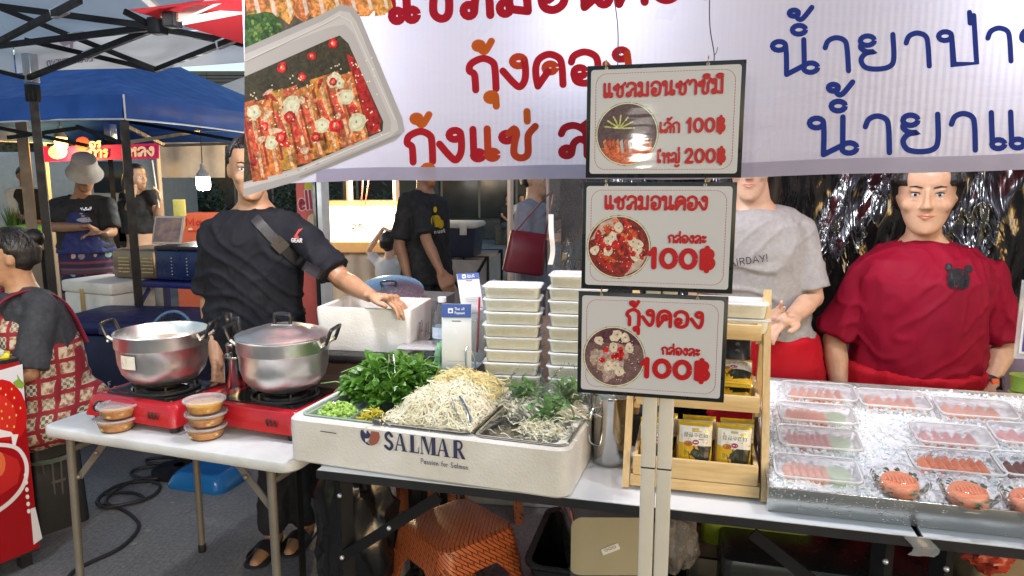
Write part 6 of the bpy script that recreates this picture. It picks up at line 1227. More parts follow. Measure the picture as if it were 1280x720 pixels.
# ================================================================== PEOPLE
from mathutils.bvhtree import BVHTree
def remesh(mb, vox, name, smooth=2, fac=.5):
    me = bpy.data.meshes.new('tmp'); me.from_pydata(mb.v, [], mb.f); me.update(); ob = bpy.data.objects.new('tmp', me); col.objects.link(ob)
    r = ob.modifiers.new('r', 'REMESH'); r.mode = 'VOXEL'; r.voxel_size = vox; r.adaptivity = 0
    if smooth: s_ = ob.modifiers.new('s', 'SMOOTH'); s_.iterations = smooth; s_.factor = fac
    dg = bpy.context.evaluated_depsgraph_get(); dg.update(); out = bpy.data.meshes.new_from_object(ob.evaluated_get(dg)); out.name = name
    bpy.data.objects.remove(ob); bpy.data.meshes.remove(me)
    out.polygons.foreach_set('use_smooth', [True]*len(out.polygons)); return out
def folds(me, amp, seed, kx=9, kz=3.5, zmin=-9, tension=None):
    n = len(me.vertices); nor = [v.normal.copy() for v in me.vertices]
    for v, nn in zip(me.vertices, nor):
        x, y, z = v.co; w = nz(x*2+seed, y*2, z*2)*1.5
        q1 = nz((x+z*.5)*kx*.7+w+seed, y*kx*.7, (z-x*.4)*kz+w*1.5); q2 = nz((x-z*.7)*kx*1.2+w*1.4, y*kx*1.2+seed, (z+x*.6)*kz*1.6+w)
        a = max(0, 1-abs(q1)*4)**1.5*1.2+max(0, 1-abs(q2)*4.5)**1.5*.7+nz(x*4+seed, y*4, z*4)*.4-.4
        v.co += nn*(amp*a)
    me.update()
def limb(mb, pts, rs, n=12):
    pts = [Vector(p) for p in pts]
    for p, r in zip(pts, rs): mb.ball(p.x, p.y, p.z, r, n=n, m=8)
    mb.tube(pts, rs, n)
def rings(mb, rg, n=24):
    mb.loft([[(cx+hw*cos(2*pi*i/n), cy+hd*sin(2*pi*i/n)*(1 if sin(2*pi*i/n) > 0 else 1), z) for i in range(n)] for cx, cy, z, hw, hd in rg])
SKIN = {}
def skin(name, c):
    m = mat('skin_'+name, c, .45, var=.14, vs=22, bump=.14, bs=260, spec=.4)
    b = m.node_tree.nodes['Principled BSDF']; b.inputs['Subsurface Weight'].default_value = .12; b.inputs['Subsurface Radius'].default_value = (.012, .005, .003); return m
def hand(mb, W, d, nrm, curl, sc_=1.0, side=1):
    """palm with four jointed fingers and a thumb off its side"""
    d = d.normalized(); nrm = (nrm-d*nrm.dot(d)).normalized(); s_ = d.cross(nrm)*side; L0 = .085*sc_
    for k in range(5):
        u = k/4; q_ = W+d*(L0*u); w = (.026+.014*min(1, u*1.6))*sc_
        for j in (-1, -.33, .33, 1): p = q_+s_*(w*j); mb.ball(p.x, p.y, p.z, .0135*sc_, n=8, m=6)
    tips = []
    for f, (o, l_) in enumerate(((-1, .78), (-.34, .97), (.34, 1.0), (1, .92))):
        p = W+d*L0+s_*(.034*o*sc_); dd = d.copy(); pts = [p-d*.02]; ln = [.042, .026, .02]
        for k in range(3):
            a = curl*(.75+.25*k)+.06*f; ax = s_*side; dd = (dd*cos(a)+nrm*sin(a)).normalized(); nn2 = nrm; nrm_ = nrm
            pts.append(pts[-1]+dd*(ln[k]*l_*sc_+(.02 if k == 0 else 0)))
        limb(mb, pts, [.0095*sc_, .0088*sc_, .008*sc_, .007*sc_], 8)
    p = W+d*.022*sc_+s_*(.03*sc_); limb(mb, [p, p+(s_*.026+d*.024+nrm*.012)*sc_, p+(s_*.034+d*.052+nrm*.022)*sc_, p+(s_*.032+d*.072+nrm*.028)*sc_], [.014*sc_, .0115*sc_, .01*sc_, .0085*sc_], 8)
HEADP = [(-.116, .014, -.064, -.036), (-.108, .028, -.077, -.024), (-.095, .040, -.084, -.008), (-.075, .050, -.084, .01), (-.05, .0585, -.083, .034), (-.025, .0655, -.083, .06), (.0, .0705, -.079, .082), (.025, .0735, -.08, .098), (.05, .0745, -.0835, .106), (.075, .070, -.077, .104), (.095, .058, -.06, .09), (.11, .038, -.034, .064), (.119, .008, .004, .024)]
def head_solid(mb, M, s_, fem=False, chub=1):
    rows = []
    pr = crom([Vector((z, w, f)) for z, w, f, b in HEADP], 3); bk = crom([Vector((z, b, 0)) for z, w, f, b in HEADP], 3)
    for p, q_ in zip(pr, bk):
        z, w, f = p; b = q_[1]; c = (f+b)/2+.25*(b-f)*.4; w *= 1+(chub-1)*(1.15 if z < .0 else .6)
        if fem and z < -.04: w *= .95
        row = []
        for i in range(32):
            a = 2*pi*i/32; ca, sa = cos(a), sin(a); e = .86 if sa < 0 else .95
            row.append(M@(Vector((w*(abs(ca)**e)*(1 if ca > 0 else -1), c+((c-f) if sa < 0 else (b-c))*(abs(sa)**e)*(1 if sa > 0 else -1), z))*s_))
        rows.append(row)
    mb.loft(rows)
    B = lambda x, y, z, rx, ry, rz: mb.loft([[M@Vector((s_*(x+rx*max(.001, sin(pi*k/12))*cos(2*pi*i/18)), s_*(y+ry*max(.001, sin(pi*k/12))*sin(2*pi*i/18)), s_*(z-rz*cos(pi*k/12)))) for i in range(18)] for k in range(13)])
    for x in (-1, 1):
        B(x*.074*(1+(chub-1)*.8), .014, -.002, .009, .018, .03); B(x*.010, -.092, -.027, .0085, .009, .007); B(x*.031, -.073, .0225, .018, .0095, .0065); B(x*.031, -.0715, -.0015, .016, .008, .006); B(x*.036*chub, -.056, -.022, .024*chub, .024, .024)
    B(0, -.064, .042, .046, .0205, .018); B(0, -.08, .008, .0085, .011, .026); B(0, -.092, -.012, .0095, .012, .016); B(0, -.0985, -.022, .0115, .0115, .0105); B(0, -.078, -.048, .024, .0105, .0075); B(0, -.076, -.060, .02, .0115, .0085); B(0, -.072, -.098, .018, .014, .013)
def person(name, label, cat, loc, rz, H, sk, P, gx=1.0, gy=1.0, vox=.008, hair=('short', (.012, .01, .009)), shirt=None, pants=None, face=True, hpose=(0, 0), curl=.4, shoes=None, sleeve=.55, hem=.86, fem=False, hs=None, group=None, belly=0, chub=1, ptop=.985, pinf=.012):
    t = thing(name, label, cat, loc, rz, group); k = H/1.70; T = Matrix.Translation(Vector(loc))@Matrix.Rotation(rz, 4, 'Z'); TI = T.inverted()
    J = dict(pel=(0, 0, .93), che=(0, 0, 1.28), nek=(0, .012, 1.44), sa=(-.175, .0, 1.375), sb=(.175, .0, 1.375), ea=(-.22, .03, 1.1), eb=(.22, .03, 1.1), wa=(-.22, -.05, .86), wb=(.22, -.05, .86), ha=(-.085, 0, .9), hb=(.085, 0, .9), ka=(-.095, -.015, .49), kb=(.095, -.015, .49), aa=(-.1, .02, .085), ab=(.1, .02, .085))
    J = {a: Vector(b)*k for a, b in J.items()}
    for a, b in P.items():
        if a in J: J[a] = TI@b if P.get('world') else Vector(b)*k
    for s_ in 'ab':
        if 'sh' in P: pass
    lean = J['nek']-J['pel']; up = lean.normalized()
    def spine(z): f = (z*k-.93*k)/(.51*k); return J['pel']+lean*f
    body = MB()
    tr = [(.83, .10, .07), (.87, .15, .1), (.95, .163, .112), (1.06, .14, .098), (1.18, .15, .105), (1.30, .165, .11), (1.37, .16, .095), (1.42, .09, .07), (1.46, .055, .055)]
    def gg(z): return 1+(gx-1)*(1 if z < 1.3 else max(0, (1.42-z)/.12)), 1+(gy-1)*(1 if z < 1.3 else max(0, (1.42-z)/.12))
    def ringset(inf, z0, z1, extra=None):
        out = []
        for z, hw, hd in (extra or tr):
            if z < z0-.001 or z > z1+.001: continue
            c = spine(z); a, b = gg(z); bl = belly*exp(-((z-1.08)/.16)**2); out.append((c.x, c.y-bl*k, c.z, (hw*a+inf)*k, (hd*b+inf+bl*.6)*k))
        return out
    rings(body, ringset(0, .8, 1.5))
    HC = spine(1.44)+Vector((0, -.012, .145))*k if 'hc' not in P else (TI@P['hc'] if P.get('world') else Vector(P['hc'])*k)
    yaw, pit = hpose; HM = Matrix.Translation(HC)@Matrix.Rotation(yaw, 4, 'Z')@Matrix.Rotation(pit, 4, 'X'); hs = hs or k*.98
    limb(body, [spine(1.41), spine(1.44).lerp(HC, .45), HC+HM.to_3x3()@Vector((0, .01, -.03))*hs], [.062*k, .054*k, .056*k])
    head_solid(body, HM, hs, fem, chub)
    thick = 1+(gx-1)*.45
    for s_, sd in (('a', -1), ('b', 1)):
        S_, E_, W_ = J['s'+s_], J['e'+s_], J['w'+s_]
        limb(body, [S_.lerp(spine(1.36), .35), S_, S_.lerp(E_, .5), E_, E_.lerp(W_, .35), W_], [.052*k*thick, .048*k*thick, .043*k*thick, .037*k*thick, .037*k*thick, .025*k]); limb(body, [spine(1.39).lerp(S_, .1)-up*.005*k, S_], [.04*k, .04*k])
        hd = P.get('hd'+s_); hd = (TI.to_3x3()@Vector(hd)) if (hd is not None and P.get('world')) else (Vector(hd) if hd is not None else (W_-E_).normalized()+Vector((0, -.15, -.2)))
        hn = P.get('hn'+s_); hn = (TI.to_3x3()@Vector(hn)) if (hn is not None and P.get('world')) else (Vector(hn) if hn is not None else Vector((-sd, .2, 0)))
        hand(body, W_, hd, hn, P.get('c'+s_, curl), k, P.get('ts'+s_, sd))
        limb(body, [J['h'+s_], J['h'+s_].lerp(J['k'+s_], .4), J['k'+s_], J['k'+s_].lerp(J['a'+s_], .35), J['a'+s_]], [.085*k*thick, .075*k*thick, .052*k, .053*k, .035*k])
        fd = P.get('fd', (0, -1, 0)); fd = (TI.to_3x3()@Vector(fd)) if P.get('world') else Vector(fd); fd = Vector((fd.x, fd.y, 0)).normalized()
        A_ = J['a'+s_]; limb(body, [A_+Vector((0, 0, -.045*k))-fd*.03*k, A_+fd*.08*k+Vector((0, 0, -.055*k)), A_+fd*.16*k+Vector((0, 0, -.062*k))], [.034*k, .032*k, .024*k], 10)
    bo = link('body', remesh(body, vox, 'body', 2 if vox > .0075 else 1, .5), sk, t)
    R_ = dict(t=t, J=J, T=T, HM=HM, HC=HC, k=k, spine=spine, ringset=ringset, hs=hs)
    fv = lambda x, y, z: HM@(Vector((x, y, z))*hs)
    if face:
        for sx in (-1, 1):
            m = MB(); c = fv(sx*.031, -.0708, .0105); m.ball(c.x, c.y, c.z, .0118*hs, n=14, m=10); ey = m.build('eye', mat('eye_white', (.62, .58, .55), .2), t)
            m = MB(); c = fv(sx*.031, -.0778, .0102); m.ball(c.x, c.y, c.z, .0062*hs, .0055*hs, .0062*hs, 12, 8); m.build('iris', mat('iris', (.02, .012, .008), .08), ey)
            m = MB(); m.tube([fv(sx*.014, -.0832, .030), fv(sx*.03, -.0825, .035), fv(sx*.048, -.0715, .032)], [.0022*hs, .0028*hs, .0013*hs], 6, flat=.8); m.build('eyebrow', mat('brow_hair', (.015, .011, .01), .8), t)
            m = MB(); m.tube([fv(sx*.019, -.0815, .0145), fv(sx*.031, -.0842, .0178), fv(sx*.043, -.077, .0145)], [.0014*hs, .002*hs, .0014*hs], 6); m.build('eyelash', mat('brow_hair', (.015, .011, .01), .8), t)
        m = MB(); m.tube([fv(-.022, -.0815, -.0515), fv(-.008, -.0885, -.0485), fv(0, -.0893, -.0495), fv(.008, -.0885, -.0485), fv(.022, -.0815, -.0515)], [.0015*hs, .0038*hs, .0036*hs, .0038*hs, .0015*hs], 8); m.tube([fv(-.02, -.0815, -.053), fv(0, -.0885, -.0577), fv(.02, -.0815, -.053)], [.0015*hs, .005*hs, .0015*hs], 8)
        m.build('lips', mat('lips_'+sk.name, tuple(c_*q_ for c_, q_ in zip(sk.node_tree.nodes['Mix'].inputs[7].default_value[:3], (.85, .58, .55))), .4), t)
    if hair:
        st, hc = hair; hm = mat('hair_%d' % int(hc[0]*1e4), hc, .42, var=.5, vs=40, bump=.5, bs=120, stretch=(3, 3, .6))
        m = MB(); nu, nv = 40, 26
        def hf(u, v):
            a = 2*pi*u; th = pi*v; x, y, z = sin(th)*sin(a), -sin(th)*cos(a), cos(th)   # a=0 is the face
            front = cos(a)
            line = .42-.0*front if st != 'long' else .40
            low = (.50+.12*0 if front > .55 else (.2 if front > .15 else (-.18 if front > -.25 else -.62)))
            if st == 'tail': low = .46 if front > .72 else (.0 if front > .3 else -.7)
            if st in ('long',): low = .50 if front > .5 else (-.2 if front > .2 else -1.05)
            edge = max(0, min(1, (z-low)/.12)); r = .93+edge*(.2+.02*nz(x*5, y*5, z*5)+.015*nz(x*18, y*18, z*4))
            base = Vector((x*.077*chub, .012+y*.096, .03+z*.092))
            if z < 0: base = Vector((x*.074*chub, .014+y*.09, .03+z*.12))
            c = Vector((0, .012, .03)); return HM@((c+(base-c)*r)*hs)
        m.sheet(hf, nu, nv); ho = m.build('hair', hm, t, ang=80)
        if vox <= .0085:
            ms = MB(); rg = random.Random(int(abs(loc[0])*100)); ctr = HM@(Vector((0, .012, .03))*hs)
            for _ in range(420):
                u0, v0 = rg.random(), rg.uniform(.03, .3); du = rg.gauss(0, .05); ln = rg.uniform(.12, .32); pts = []
                for q_ in range(6):
                    p_ = hf((u0+du*q_/5) % 1, min(.62, v0+ln*q_/5)); d_ = (p_-ctr)
                    if d_.length < .088*hs: break
                    pts.append(ctr+d_*(1.006+.012*rg.random()))
                if len(pts) > 2: ms.tube(pts, .0011, 3)
            kind(ms.build('hair_strands', hm, ho), 'stuff')
        if st == 'bun':
            mb = MB(); c = fv(0, .1, .075)
            for q_ in range(6): d_ = Vector((nz(q_, 1), nz(q_, 2), nz(q_, 3)))*.022; mb.ball(c.x+d_.x, c.y+d_.y, c.z+d_.z, .04*hs, n=12, m=8)
            mb.build('bun', hm, ho)
            mb = MB(); mb.tube([fv(.012*cos(a_), .078+.002*sin(a_*3), .07+.012*sin(a_)) for a_ in [i*.63 for i in range(10)]], .006*hs, 6, True); mb.build('hair_tie', mat('hair_tie', (.35, .3, .25), .7), ho)
        if st in ('long', 'tail'):
            mb = MB()
            for sx in ((-1, 1) if st == 'long' else (0,)):
                mb.tube(crom([fv(sx*.062, .06, .03), fv(sx*.075, .07, -.06), fv(sx*.07, .06, -.16), fv(sx*.06, .04, -.25)], 4), [.03*hs]*8+[.028*hs, .026*hs, .02*hs, .014*hs, .008*hs], 10)
            mb.build('locks', hm, ho)
    R_['clothes'] = []
    if shirt:
        cm, amp = shirt; sh = MB(); ex = [(hem, .168, .118), (hem+.03, .172, .12), (.95, .168, .118), (1.06, .152, .108), (1.18, .158, .112), (1.30, .17, .114), (1.37, .17, .104), (1.412, .102, .082), (1.428, .062, .06)]
        ex = [e for e in ex if e[0] >= hem]; rings(sh, ringset(.017, 0, 2, ex))
        for s_, sd in (('a', -1), ('b', 1)):
            S_, E_, W_ = J['s'+s_], J['e'+s_], J['w'+s_]; ax = (E_-S_)
            e = S_+ax*min(1, sleeve/.55*.78) if sleeve <= .7 else E_
            limb(sh, [S_.lerp(spine(1.34), .4), S_, S_.lerp(e, .5)], [.066*k*thick, .059*k*thick, .06*k*thick], 14); limb(sh, [spine(1.40).lerp(S_, .12)+up*.012*k, S_.lerp(spine(1.40), .35)+up*.008*k, S_], [.05*k, .06*k, .06*k*thick], 14)
            sh.tube([S_, S_.lerp(e, .5), e], [.059*k*thick, .06*k*thick, .067*k*thick], 16)
        me = remesh(sh, max(vox*1.1, .008), 'shirt', 2); folds(me, amp*k, loc[0]*3); so_ = link('shirt', me, cm, t); R_['shirt'] = so_
        # collar band
        mb = MB(); c = spine(1.426); mb.tube([(c.x+.068*k*cos(a_*pi/12), c.y-.002+.064*k*sin(a_*pi/12), c.z+(.006-.016*(sin(a_*pi/12) < -.2)*abs(sin(a_*pi/12)))*k) for a_ in range(24)], .0065*k, 6, True); mb.build('collar', cm, so_)
    if pants:
        cm, amp, low = pants; pn = MB(); rings(pn, ringset(pinf, 0, 1.2, [(.82, .12, .09), (.87, .158, .112), (.95, .165, .116), (ptop, .16, .112)]))
        for s_ in 'ab':
            h_, kn, an = J['h'+s_], J['k'+s_], J['a'+s_]; e = an.lerp(kn, low)
            limb(pn, [h_, h_.lerp(kn, .5), kn, e], [.098*k*thick, .088*k*thick, .075*k, .066*k])
        me = remesh(pn, max(vox*1.2, .011), 'trousers', 2); folds(me, amp*k, loc[0]*5+2, 7, 3); link('trousers', me, cm, t)
    if shoes:
        for s_ in 'ab':
            A_ = J['a'+s_]; fd = P.get('fd', (0, -1, 0)); fd = (TI.to_3x3()@Vector(fd)) if P.get('world') else Vector(fd); an = atan2(fd.y, fd.x)+pi/2
            M = Matrix.Translation(A_+Vector((fd.x, fd.y, 0))*.055*k+Vector((0, 0, -.085*k)))@Matrix.Rotation(an, 4, 'Z')
            m = MB(); m.rr([(0, .045*k, .13*k, .04*k), (.005, .05*k, .137*k, .045*k), (.022, .05*k, .137*k, .045*k), (.026, .046*k, .132*k, .042*k)], 6, M=M); sh_ = m.build('sandal', shoes, t)
            m = MB(); m.sheet(lambda u, v: M@Vector((.054*k*cos(pi*u), -.075*k+.075*k*v, .02+.052*k*sin(pi*u))), 12, 4); m.build('strap', shoes, sh_)
    R_['body'] = bo; return R_
def bvh(objs, T):
    vs, fs = [], []
    for o in objs:
        b = len(vs); vs += [T@v.co for v in o.data.vertices]; fs += [tuple(i+b for i in p.vertices) for p in o.data.polygons]
    return BVHTree.FromPolygons(vs, fs)
CAM0 = Vector((0, 0, CH))
def onmesh(B, TI, px, py, h=.003, fallback=2.5):
    r = ray(px, py).normalized(); hit = B.ray_cast(CAM0, r)
    p = hit[0] if hit[0] is not None else CAM0+r*fallback
    return TI@(p-r*h)
def ribbon_on(R_, objs, pts, w, m, name, h=.006, wz=None):
    """a strap laid on the clothes along pixel points"""
    B = bvh(objs, R_['T']); TI = R_['T'].inverted(); mb = MB(); P2 = crom([Vector((a, b, 0)) for a, b in pts], 5); L, Rr = [], []
    for i, p in enumerate(P2):
        d = P2[min(i+1, len(P2)-1)]-P2[max(0, i-1)]; d.normalize(); nn = Vector((-d.y, d.x, 0))*w/2
        L.append(onmesh(B, TI, p.x+nn.x, p.y+nn.y, h)); Rr.append(onmesh(B, TI, p.x-nn.x, p.y-nn.y, h))
    n = len(L); mb.add(L+Rr, [(i, i+1, n+i+1, n+i) for i in range(n-1)])
    # give it thickness
    B_ = [q_+TI.to_3x3()@Vector((0, h*.7, 0)) for q_ in L+Rr]; o = len(mb.v); mb.add(B_, [(n+i, n+i+1, i+1, i) for i in range(n-1)]); mb.f += [(i, o+i, o+i+1, i+1) for i in range(n-1)]+[(n+i, n+i+1, o+n+i+1, o+n+i) for i in range(n-1)]; mb.c += [None]*(2*(n-1))
    return mb.build(name, m, R_['t'])
def print_on(R_, objs, draw, name, h=.004, ik='ink_cloth'):
    B = bvh(objs, R_['T']); TI = R_['T'].inverted(); i = Ink(lambda u, v, hh: onmesh(B, TI, u, -v, h+hh)); i.h = 0; i.dh = .0002; draw(i); return kind(i.build(name, inkmat(ik, .8, .15), R_['t'], smooth=False), 'stuff')
sk1, sk2, sk3, sk4 = skin('tan', (.40, .22, .125)), skin('fair', (.56, .36, .25)), skin('warm', (.54, .33, .21)), skin('deep', (.3, .155, .09))
W_ = lambda px, py, y: ony(px, py, y)
M_navy = mat('black_navy_cotton', (.009, .010, .0145), .9, var=.25, vs=6, bump=.25, bs=400, spec=.25); M_dkpant = mat('dark_trouser', (.012, .013, .02), .85, var=.2)
M_sandal = mat('black_sandal', (.02, .021, .023), .5, var=.2)
# ---- the seller in black
L = Vector((-1.07, 2.86, 0))
r1 = person('person', 'seller in black shirt with a crossbody strap, one hand on the foam box', 'person', L, R(8), 1.735, sk1, dict(world=True,
    sa=W_(268, 298, 2.86), sb=W_(378, 294, 2.80), ea=W_(263, 384, 2.84), wa=W_(272, 455, 2.70), eb=W_(428, 350, 2.72), wb=W_(462, 369, 2.5), hdb=(.9, -.25, -.06), hnb=(0, -.15, -1), cb=.5, tsb=-1, hda=(.1, -.3, -1), hna=(1, 0, 0), hc=W_(312, 213, 2.78), nek=W_(318, 257, 2.83),
    aa=(onz(340, 662, .07)), ab=(onz(380, 650, .07)), ka=W_(345, 560, 2.86), kb=W_(378, 560, 2.86), fd=(-.1, -1, 0)), 1.12, 1.1, .0058, ('short', (.010, .009, .009)), (M_navy, .008), (M_dkpant, .008, .12), hpose=(R(14), R(4)), shoes=M_sandal, hem=.84, sleeve=.58)
cl = [r1['shirt']]
ribbon_on(r1, cl, [(318, 272), (340, 296), (362, 318), (384, 334), (404, 346)], 13, mat('strap_web', (.01, .01, .011), .6, bump=.4, bs=200), 'strap', .008)
ribbon_on(r1, cl, [(344, 300), (356, 312)], 17, M_blk_pl, 'strap_buckle', .014)
def dlogo(i):
    X = lambda pts: [(x+7, y+9) for x, y in pts]
    i.poly(X([(372, -294), (366, -296), (362, -303), (363, -306), (366, -300)]), (.55, .06, .05)); i.poly(X([(362, -302), (360, -305), (365, -307), (367, -305)]), (.5, .05, .05)); i.text('GEAR', (364, -302.5), (378, -303), 4.6, 1.1, (.6, .57, .57))
print_on(r1, cl, dlogo, 'chest_logo')
# ---- grey shirt seller
M_grey = mat('heather_grey', (.30, .30, .30), .9, spec=.2, var=.12, vs=60, bump=.2, bs=300); M_apr = mat('red_apron_cloth', (.4, .006, .016), .8, spec=.2, var=.1, vs=5, bump=.2, bs=200); M_pink = mat('crimson_shirt', (.23, .0025, .02), .75, var=.1, vs=5, bump=.15, bs=300, spec=.2)
L = Vector((.90, 2.44, 0))
r2 = person('person', 'seller in grey lettered shirt behind the signs, holding a clear tub', 'person', L, R(-6), 1.66, sk2, dict(world=True, sa=W_(890, 292, 2.44), sb=W_(1000, 292, 2.40), eb=W_(1016, 372, 2.36), wb=W_(988, 398, 2.2), ea=W_(872, 372, 2.44), wa=W_(925, 405, 2.25), hdb=(-.5, -.35, .05), hnb=(-.3, -.2, -.6), cb=.55, hda=(.7, -.4, .1), hna=(0, -.5, .6), hc=W_(938, 207, 2.38), nek=W_(942, 256, 2.42)),
    1.0, 1.0, .0058, ('long', (.012, .009, .008)), (M_grey, .0075), (M_dkpant, .008, .1), hpose=(R(-14), R(10)), shoes=M_sandal, hem=.99, sleeve=.62, fem=True, ptop=.96, pinf=-.015)
m = MB(); rings(m, r2['ringset'](.036, 0, 2, [(.55, .18, .12), (.75, .18, .125), (.9, .172, .122), (1.0, .158, .112), (1.03, .156, .11)])); me = remesh(m, .011, 'apron'); folds(me, .007, 4); link('apron', me, M_apr, r2['t'])
print_on(r2, [r2['shirt']], lambda i: i.text('HAIRDAY!', (904, -334), (962, -326), 8, 1.1, (.03, .03, .03)), 'shirt_lettering')
# ---- crimson shirt seller with a watch
L = Vector((1.40, 2.40, 0))
r3 = person('person', 'seller in crimson shirt and red apron standing behind the ice tray', 'person', L, R(-12), 1.62, sk3, dict(world=True, sa=W_(1082, 344, 2.40), sb=W_(1234, 346, 2.36), ea=W_(1043, 424, 2.42), wa=W_(1050, 500, 2.34), eb=W_(1258, 428, 2.34), wb=W_(1236, 480, 2.26), hda=(.1, -.2, -1), hna=(.8, 0, -.2), hdb=(-.75, -.2, -.3), hnb=(-.2, -.2, -1), hc=W_(1158, 243, 2.32), nek=W_(1154, 298, 2.36)),
    1.28, 1.5, .0058, ('tail', (.012, .009, .008)), (M_pink, .010), (M_dkpant, .008, .1), hpose=(R(-16), R(7)), shoes=M_sandal, hem=.915, sleeve=.66, fem=True, hs=1.08, belly=.03, chub=1.14, ptop=.96, pinf=-.02)
m = MB(); rings(m, r3['ringset'](.034, 0, 2, [(.5, .18, .125), (.75, .178, .125), (.9, .172, .12), (.95, .166, .116), (.97, .162, .114)])); me = remesh(m, .011, 'apron'); folds(me, .008, 7); link('apron', me, M_apr, r3['t'])
def bear(i):
    g_, d_, l_ = (.022, .022, .026), (.012, .012, .015), (.045, .045, .05)
    for x, y in ((1186, 334), (1211, 336)): i.poly(ell(x, -y, 5, 5, 12), g_); i.poly(ell(x, -y, 3, 3, 10), l_)
    i.poly([(1187, -337), (1198, -335), (1209, -338), (1213, -348), (1211, -358), (1204, -362), (1191, -361), (1185, -356), (1184, -346)], g_, 6); i.h += .0003
    for f_, c_ in (([(1188, -340), (1198, -337), (1196, -346), (1189, -349)], l_), ([(1199, -338), (1208, -341), (1205, -348), (1199, -346)], d_), ([(1192, -350), (1204, -350), (1202, -359), (1193, -358)], l_), ([(1205, -350), (1210, -349), (1208, -357), (1204, -359)], d_), ([(1186, -351), (1190, -352), (1191, -358), (1187, -356)], d_)): i.poly(f_, c_)
print_on(r3, [r3['shirt']], bear, 'chest_emblem')
J3 = r3['J']; a, b = J3['eb'].lerp(J3['wb'], .86), J3['wb']; ax = (b-a).normalized()
m = MB(); Mx = Matrix.Translation(a.lerp(b, .7))@ax.to_track_quat('Z', 'Y').to_matrix().to_4x4(); m.lathe([(.03, -.011), (.0335, -.009), (.0335, .009), (.03, .011)], 24, M=Mx); wo = m.build('watch', M_blk_pl, r3['t']); wo['label'] = 'black watch with an orange strap tab'
m = MB(); q_ = TIv = r3['T'].inverted().to_3x3()@Vector((.75, -.66, .1)); c = a.lerp(b, .7)+q_.normalized()*.034; Mw = Matrix.Translation(c)@q_.to_track_quat('Z', 'Y').to_matrix().to_4x4(); m.rr([(-.004, .018, .02, .006), (.003, .02, .022, .006), (.006, .017, .019, .005)], 4, M=Mw); m.build('watch_case', M_blk_pl, wo)
q2 = r3['T'].inverted().to_3x3()@Vector((-.1, -.95, .35)); c = a.lerp(b, .7)+q2.normalized()*.0335; m = MB(); m.rr([(-.002, .011, .009, .003), (.003, .011, .009, .003)], 3, M=Matrix.Translation(c)@q2.to_track_quat('Z', 'Y').to_matrix().to_4x4()); m.build('watch_tab', mat('orange_tab', (.7, .1, .02), .5), wo)
m = MB(); c = r3['spine'](1.425); k = r3['k']; m.tube([(c.x+.064*k*cos(a_*pi/14), c.y-.012+.07*k*sin(a_*pi/14), c.z+.012-.012*(1-sin(a_*pi/14))) for a_ in range(28)], .0014, 5, True); m.build('necklace', mat('gold', (.8, .55, .2), .25, 1), r3['t'])
# clear tub held by the grey-shirt seller
hw = r2['T']@r2['J']['wb']; t = thing('clear_tub', 'small clear plastic tub in the grey-shirted seller’s hands', 'tub', hw+Vector((-.075, -.03, -.045)), RZ)
m = MB(); m.rr([(0, .03, .03, .01), (.05, .036, .036, .012)], 4, cap1=False); m.build('tub', M_tub, t); m = MB(); m.rr([(.05, .037, .037, .012), (.053, .039, .039, .013), (.056, .037, .037, .012)], 4); m.build('lid', M_tub, t)
# ---- seated woman in patchwork apron
def patch():
    m, n, l, b = newmat('patchwork'); tc = n.new('ShaderNodeTexCoord'); mp = n.new('ShaderNodeMapping'); mp.inputs['Scale'].default_value = (1, 1, 1); l.new(tc.outputs['Object'], mp.inputs[0])
    sx = n.new('ShaderNodeSeparateXYZ'); l.new(mp.outputs[0], sx.inputs[0]); ad = n.new('ShaderNodeMath'); ad.operation = 'ADD'; l.new(sx.outputs[0], ad.inputs[0]); l.new(sx.outputs[1], ad.inputs[1]); cb = n.new('ShaderNodeCombineXYZ'); l.new(ad.outputs[0], cb.inputs[0]); l.new(sx.outputs[2], cb.inputs[1])
    def brick(scale, mort, c1, c2, mc):
        x = n.new('ShaderNodeTexBrick'); x.offset = 0; x.squash = 1; x.inputs['Scale'].default_value = scale; x.inputs['Mortar Size'].default_value = mort; x.inputs['Brick Width'].default_value = 1; x.inputs['Row Height'].default_value = 1
        x.inputs['Color1'].default_value = c4(c1); x.inputs['Color2'].default_value = c4(c2); x.inputs['Mortar'].default_value = c4(mc); l.new(cb.outputs[0], x.inputs['Vector']); return x
    b1 = brick(15, .14, (1, 1, 1), (0, 0, 0), (.5, .5, .5)); ck = n.new('ShaderNodeTexChecker'); ck.inputs['Scale'].default_value = 75; ck.inputs[1].default_value = (.5, .46, .36, 1); ck.inputs[2].default_value = (.04, .05, .03, 1); l.new(cb.outputs[0], ck.inputs['Vector'])
    nn = n.new('ShaderNodeTexNoise'); nn.inputs['Scale'].default_value = 45; nn.inputs['Detail'].default_value = 2; l.new(tc.outputs['Object'], nn.inputs['Vector']); rp = n.new('ShaderNodeValToRGB'); e = rp.color_ramp.elements; e[0].position = .4; e[0].color = (.22, .08, .04, 1); e[1].position = .55; e[1].color = (.55, .45, .33, 1); l.new(nn.outputs['Fac'], rp.inputs[0])
    m1 = n.new('ShaderNodeMix'); m1.data_type = 'RGBA'; l.new(b1.outputs['Color'], m1.inputs[0]); l.new(rp.outputs[0], m1.inputs[6]); l.new(ck.outputs['Color'], m1.inputs[7])
    m2 = n.new('ShaderNodeMix'); m2.data_type = 'RGBA'; l.new(b1.outputs['Fac'], m2.inputs[0]); l.new(m1.outputs[2], m2.inputs[6]); m2.inputs[7].default_value = (.22, .008, .018, 1); l.new(m2.outputs[2], b.inputs['Base Color']); b.inputs['Roughness'].default_value = .8; return m
M_char = mat('charcoal_denim', (.03, .032, .04), .9, var=.3, vs=30, bump=.2, bs=200)
L = Vector((-2.06, 2.98, 0)); yw = R(-38)
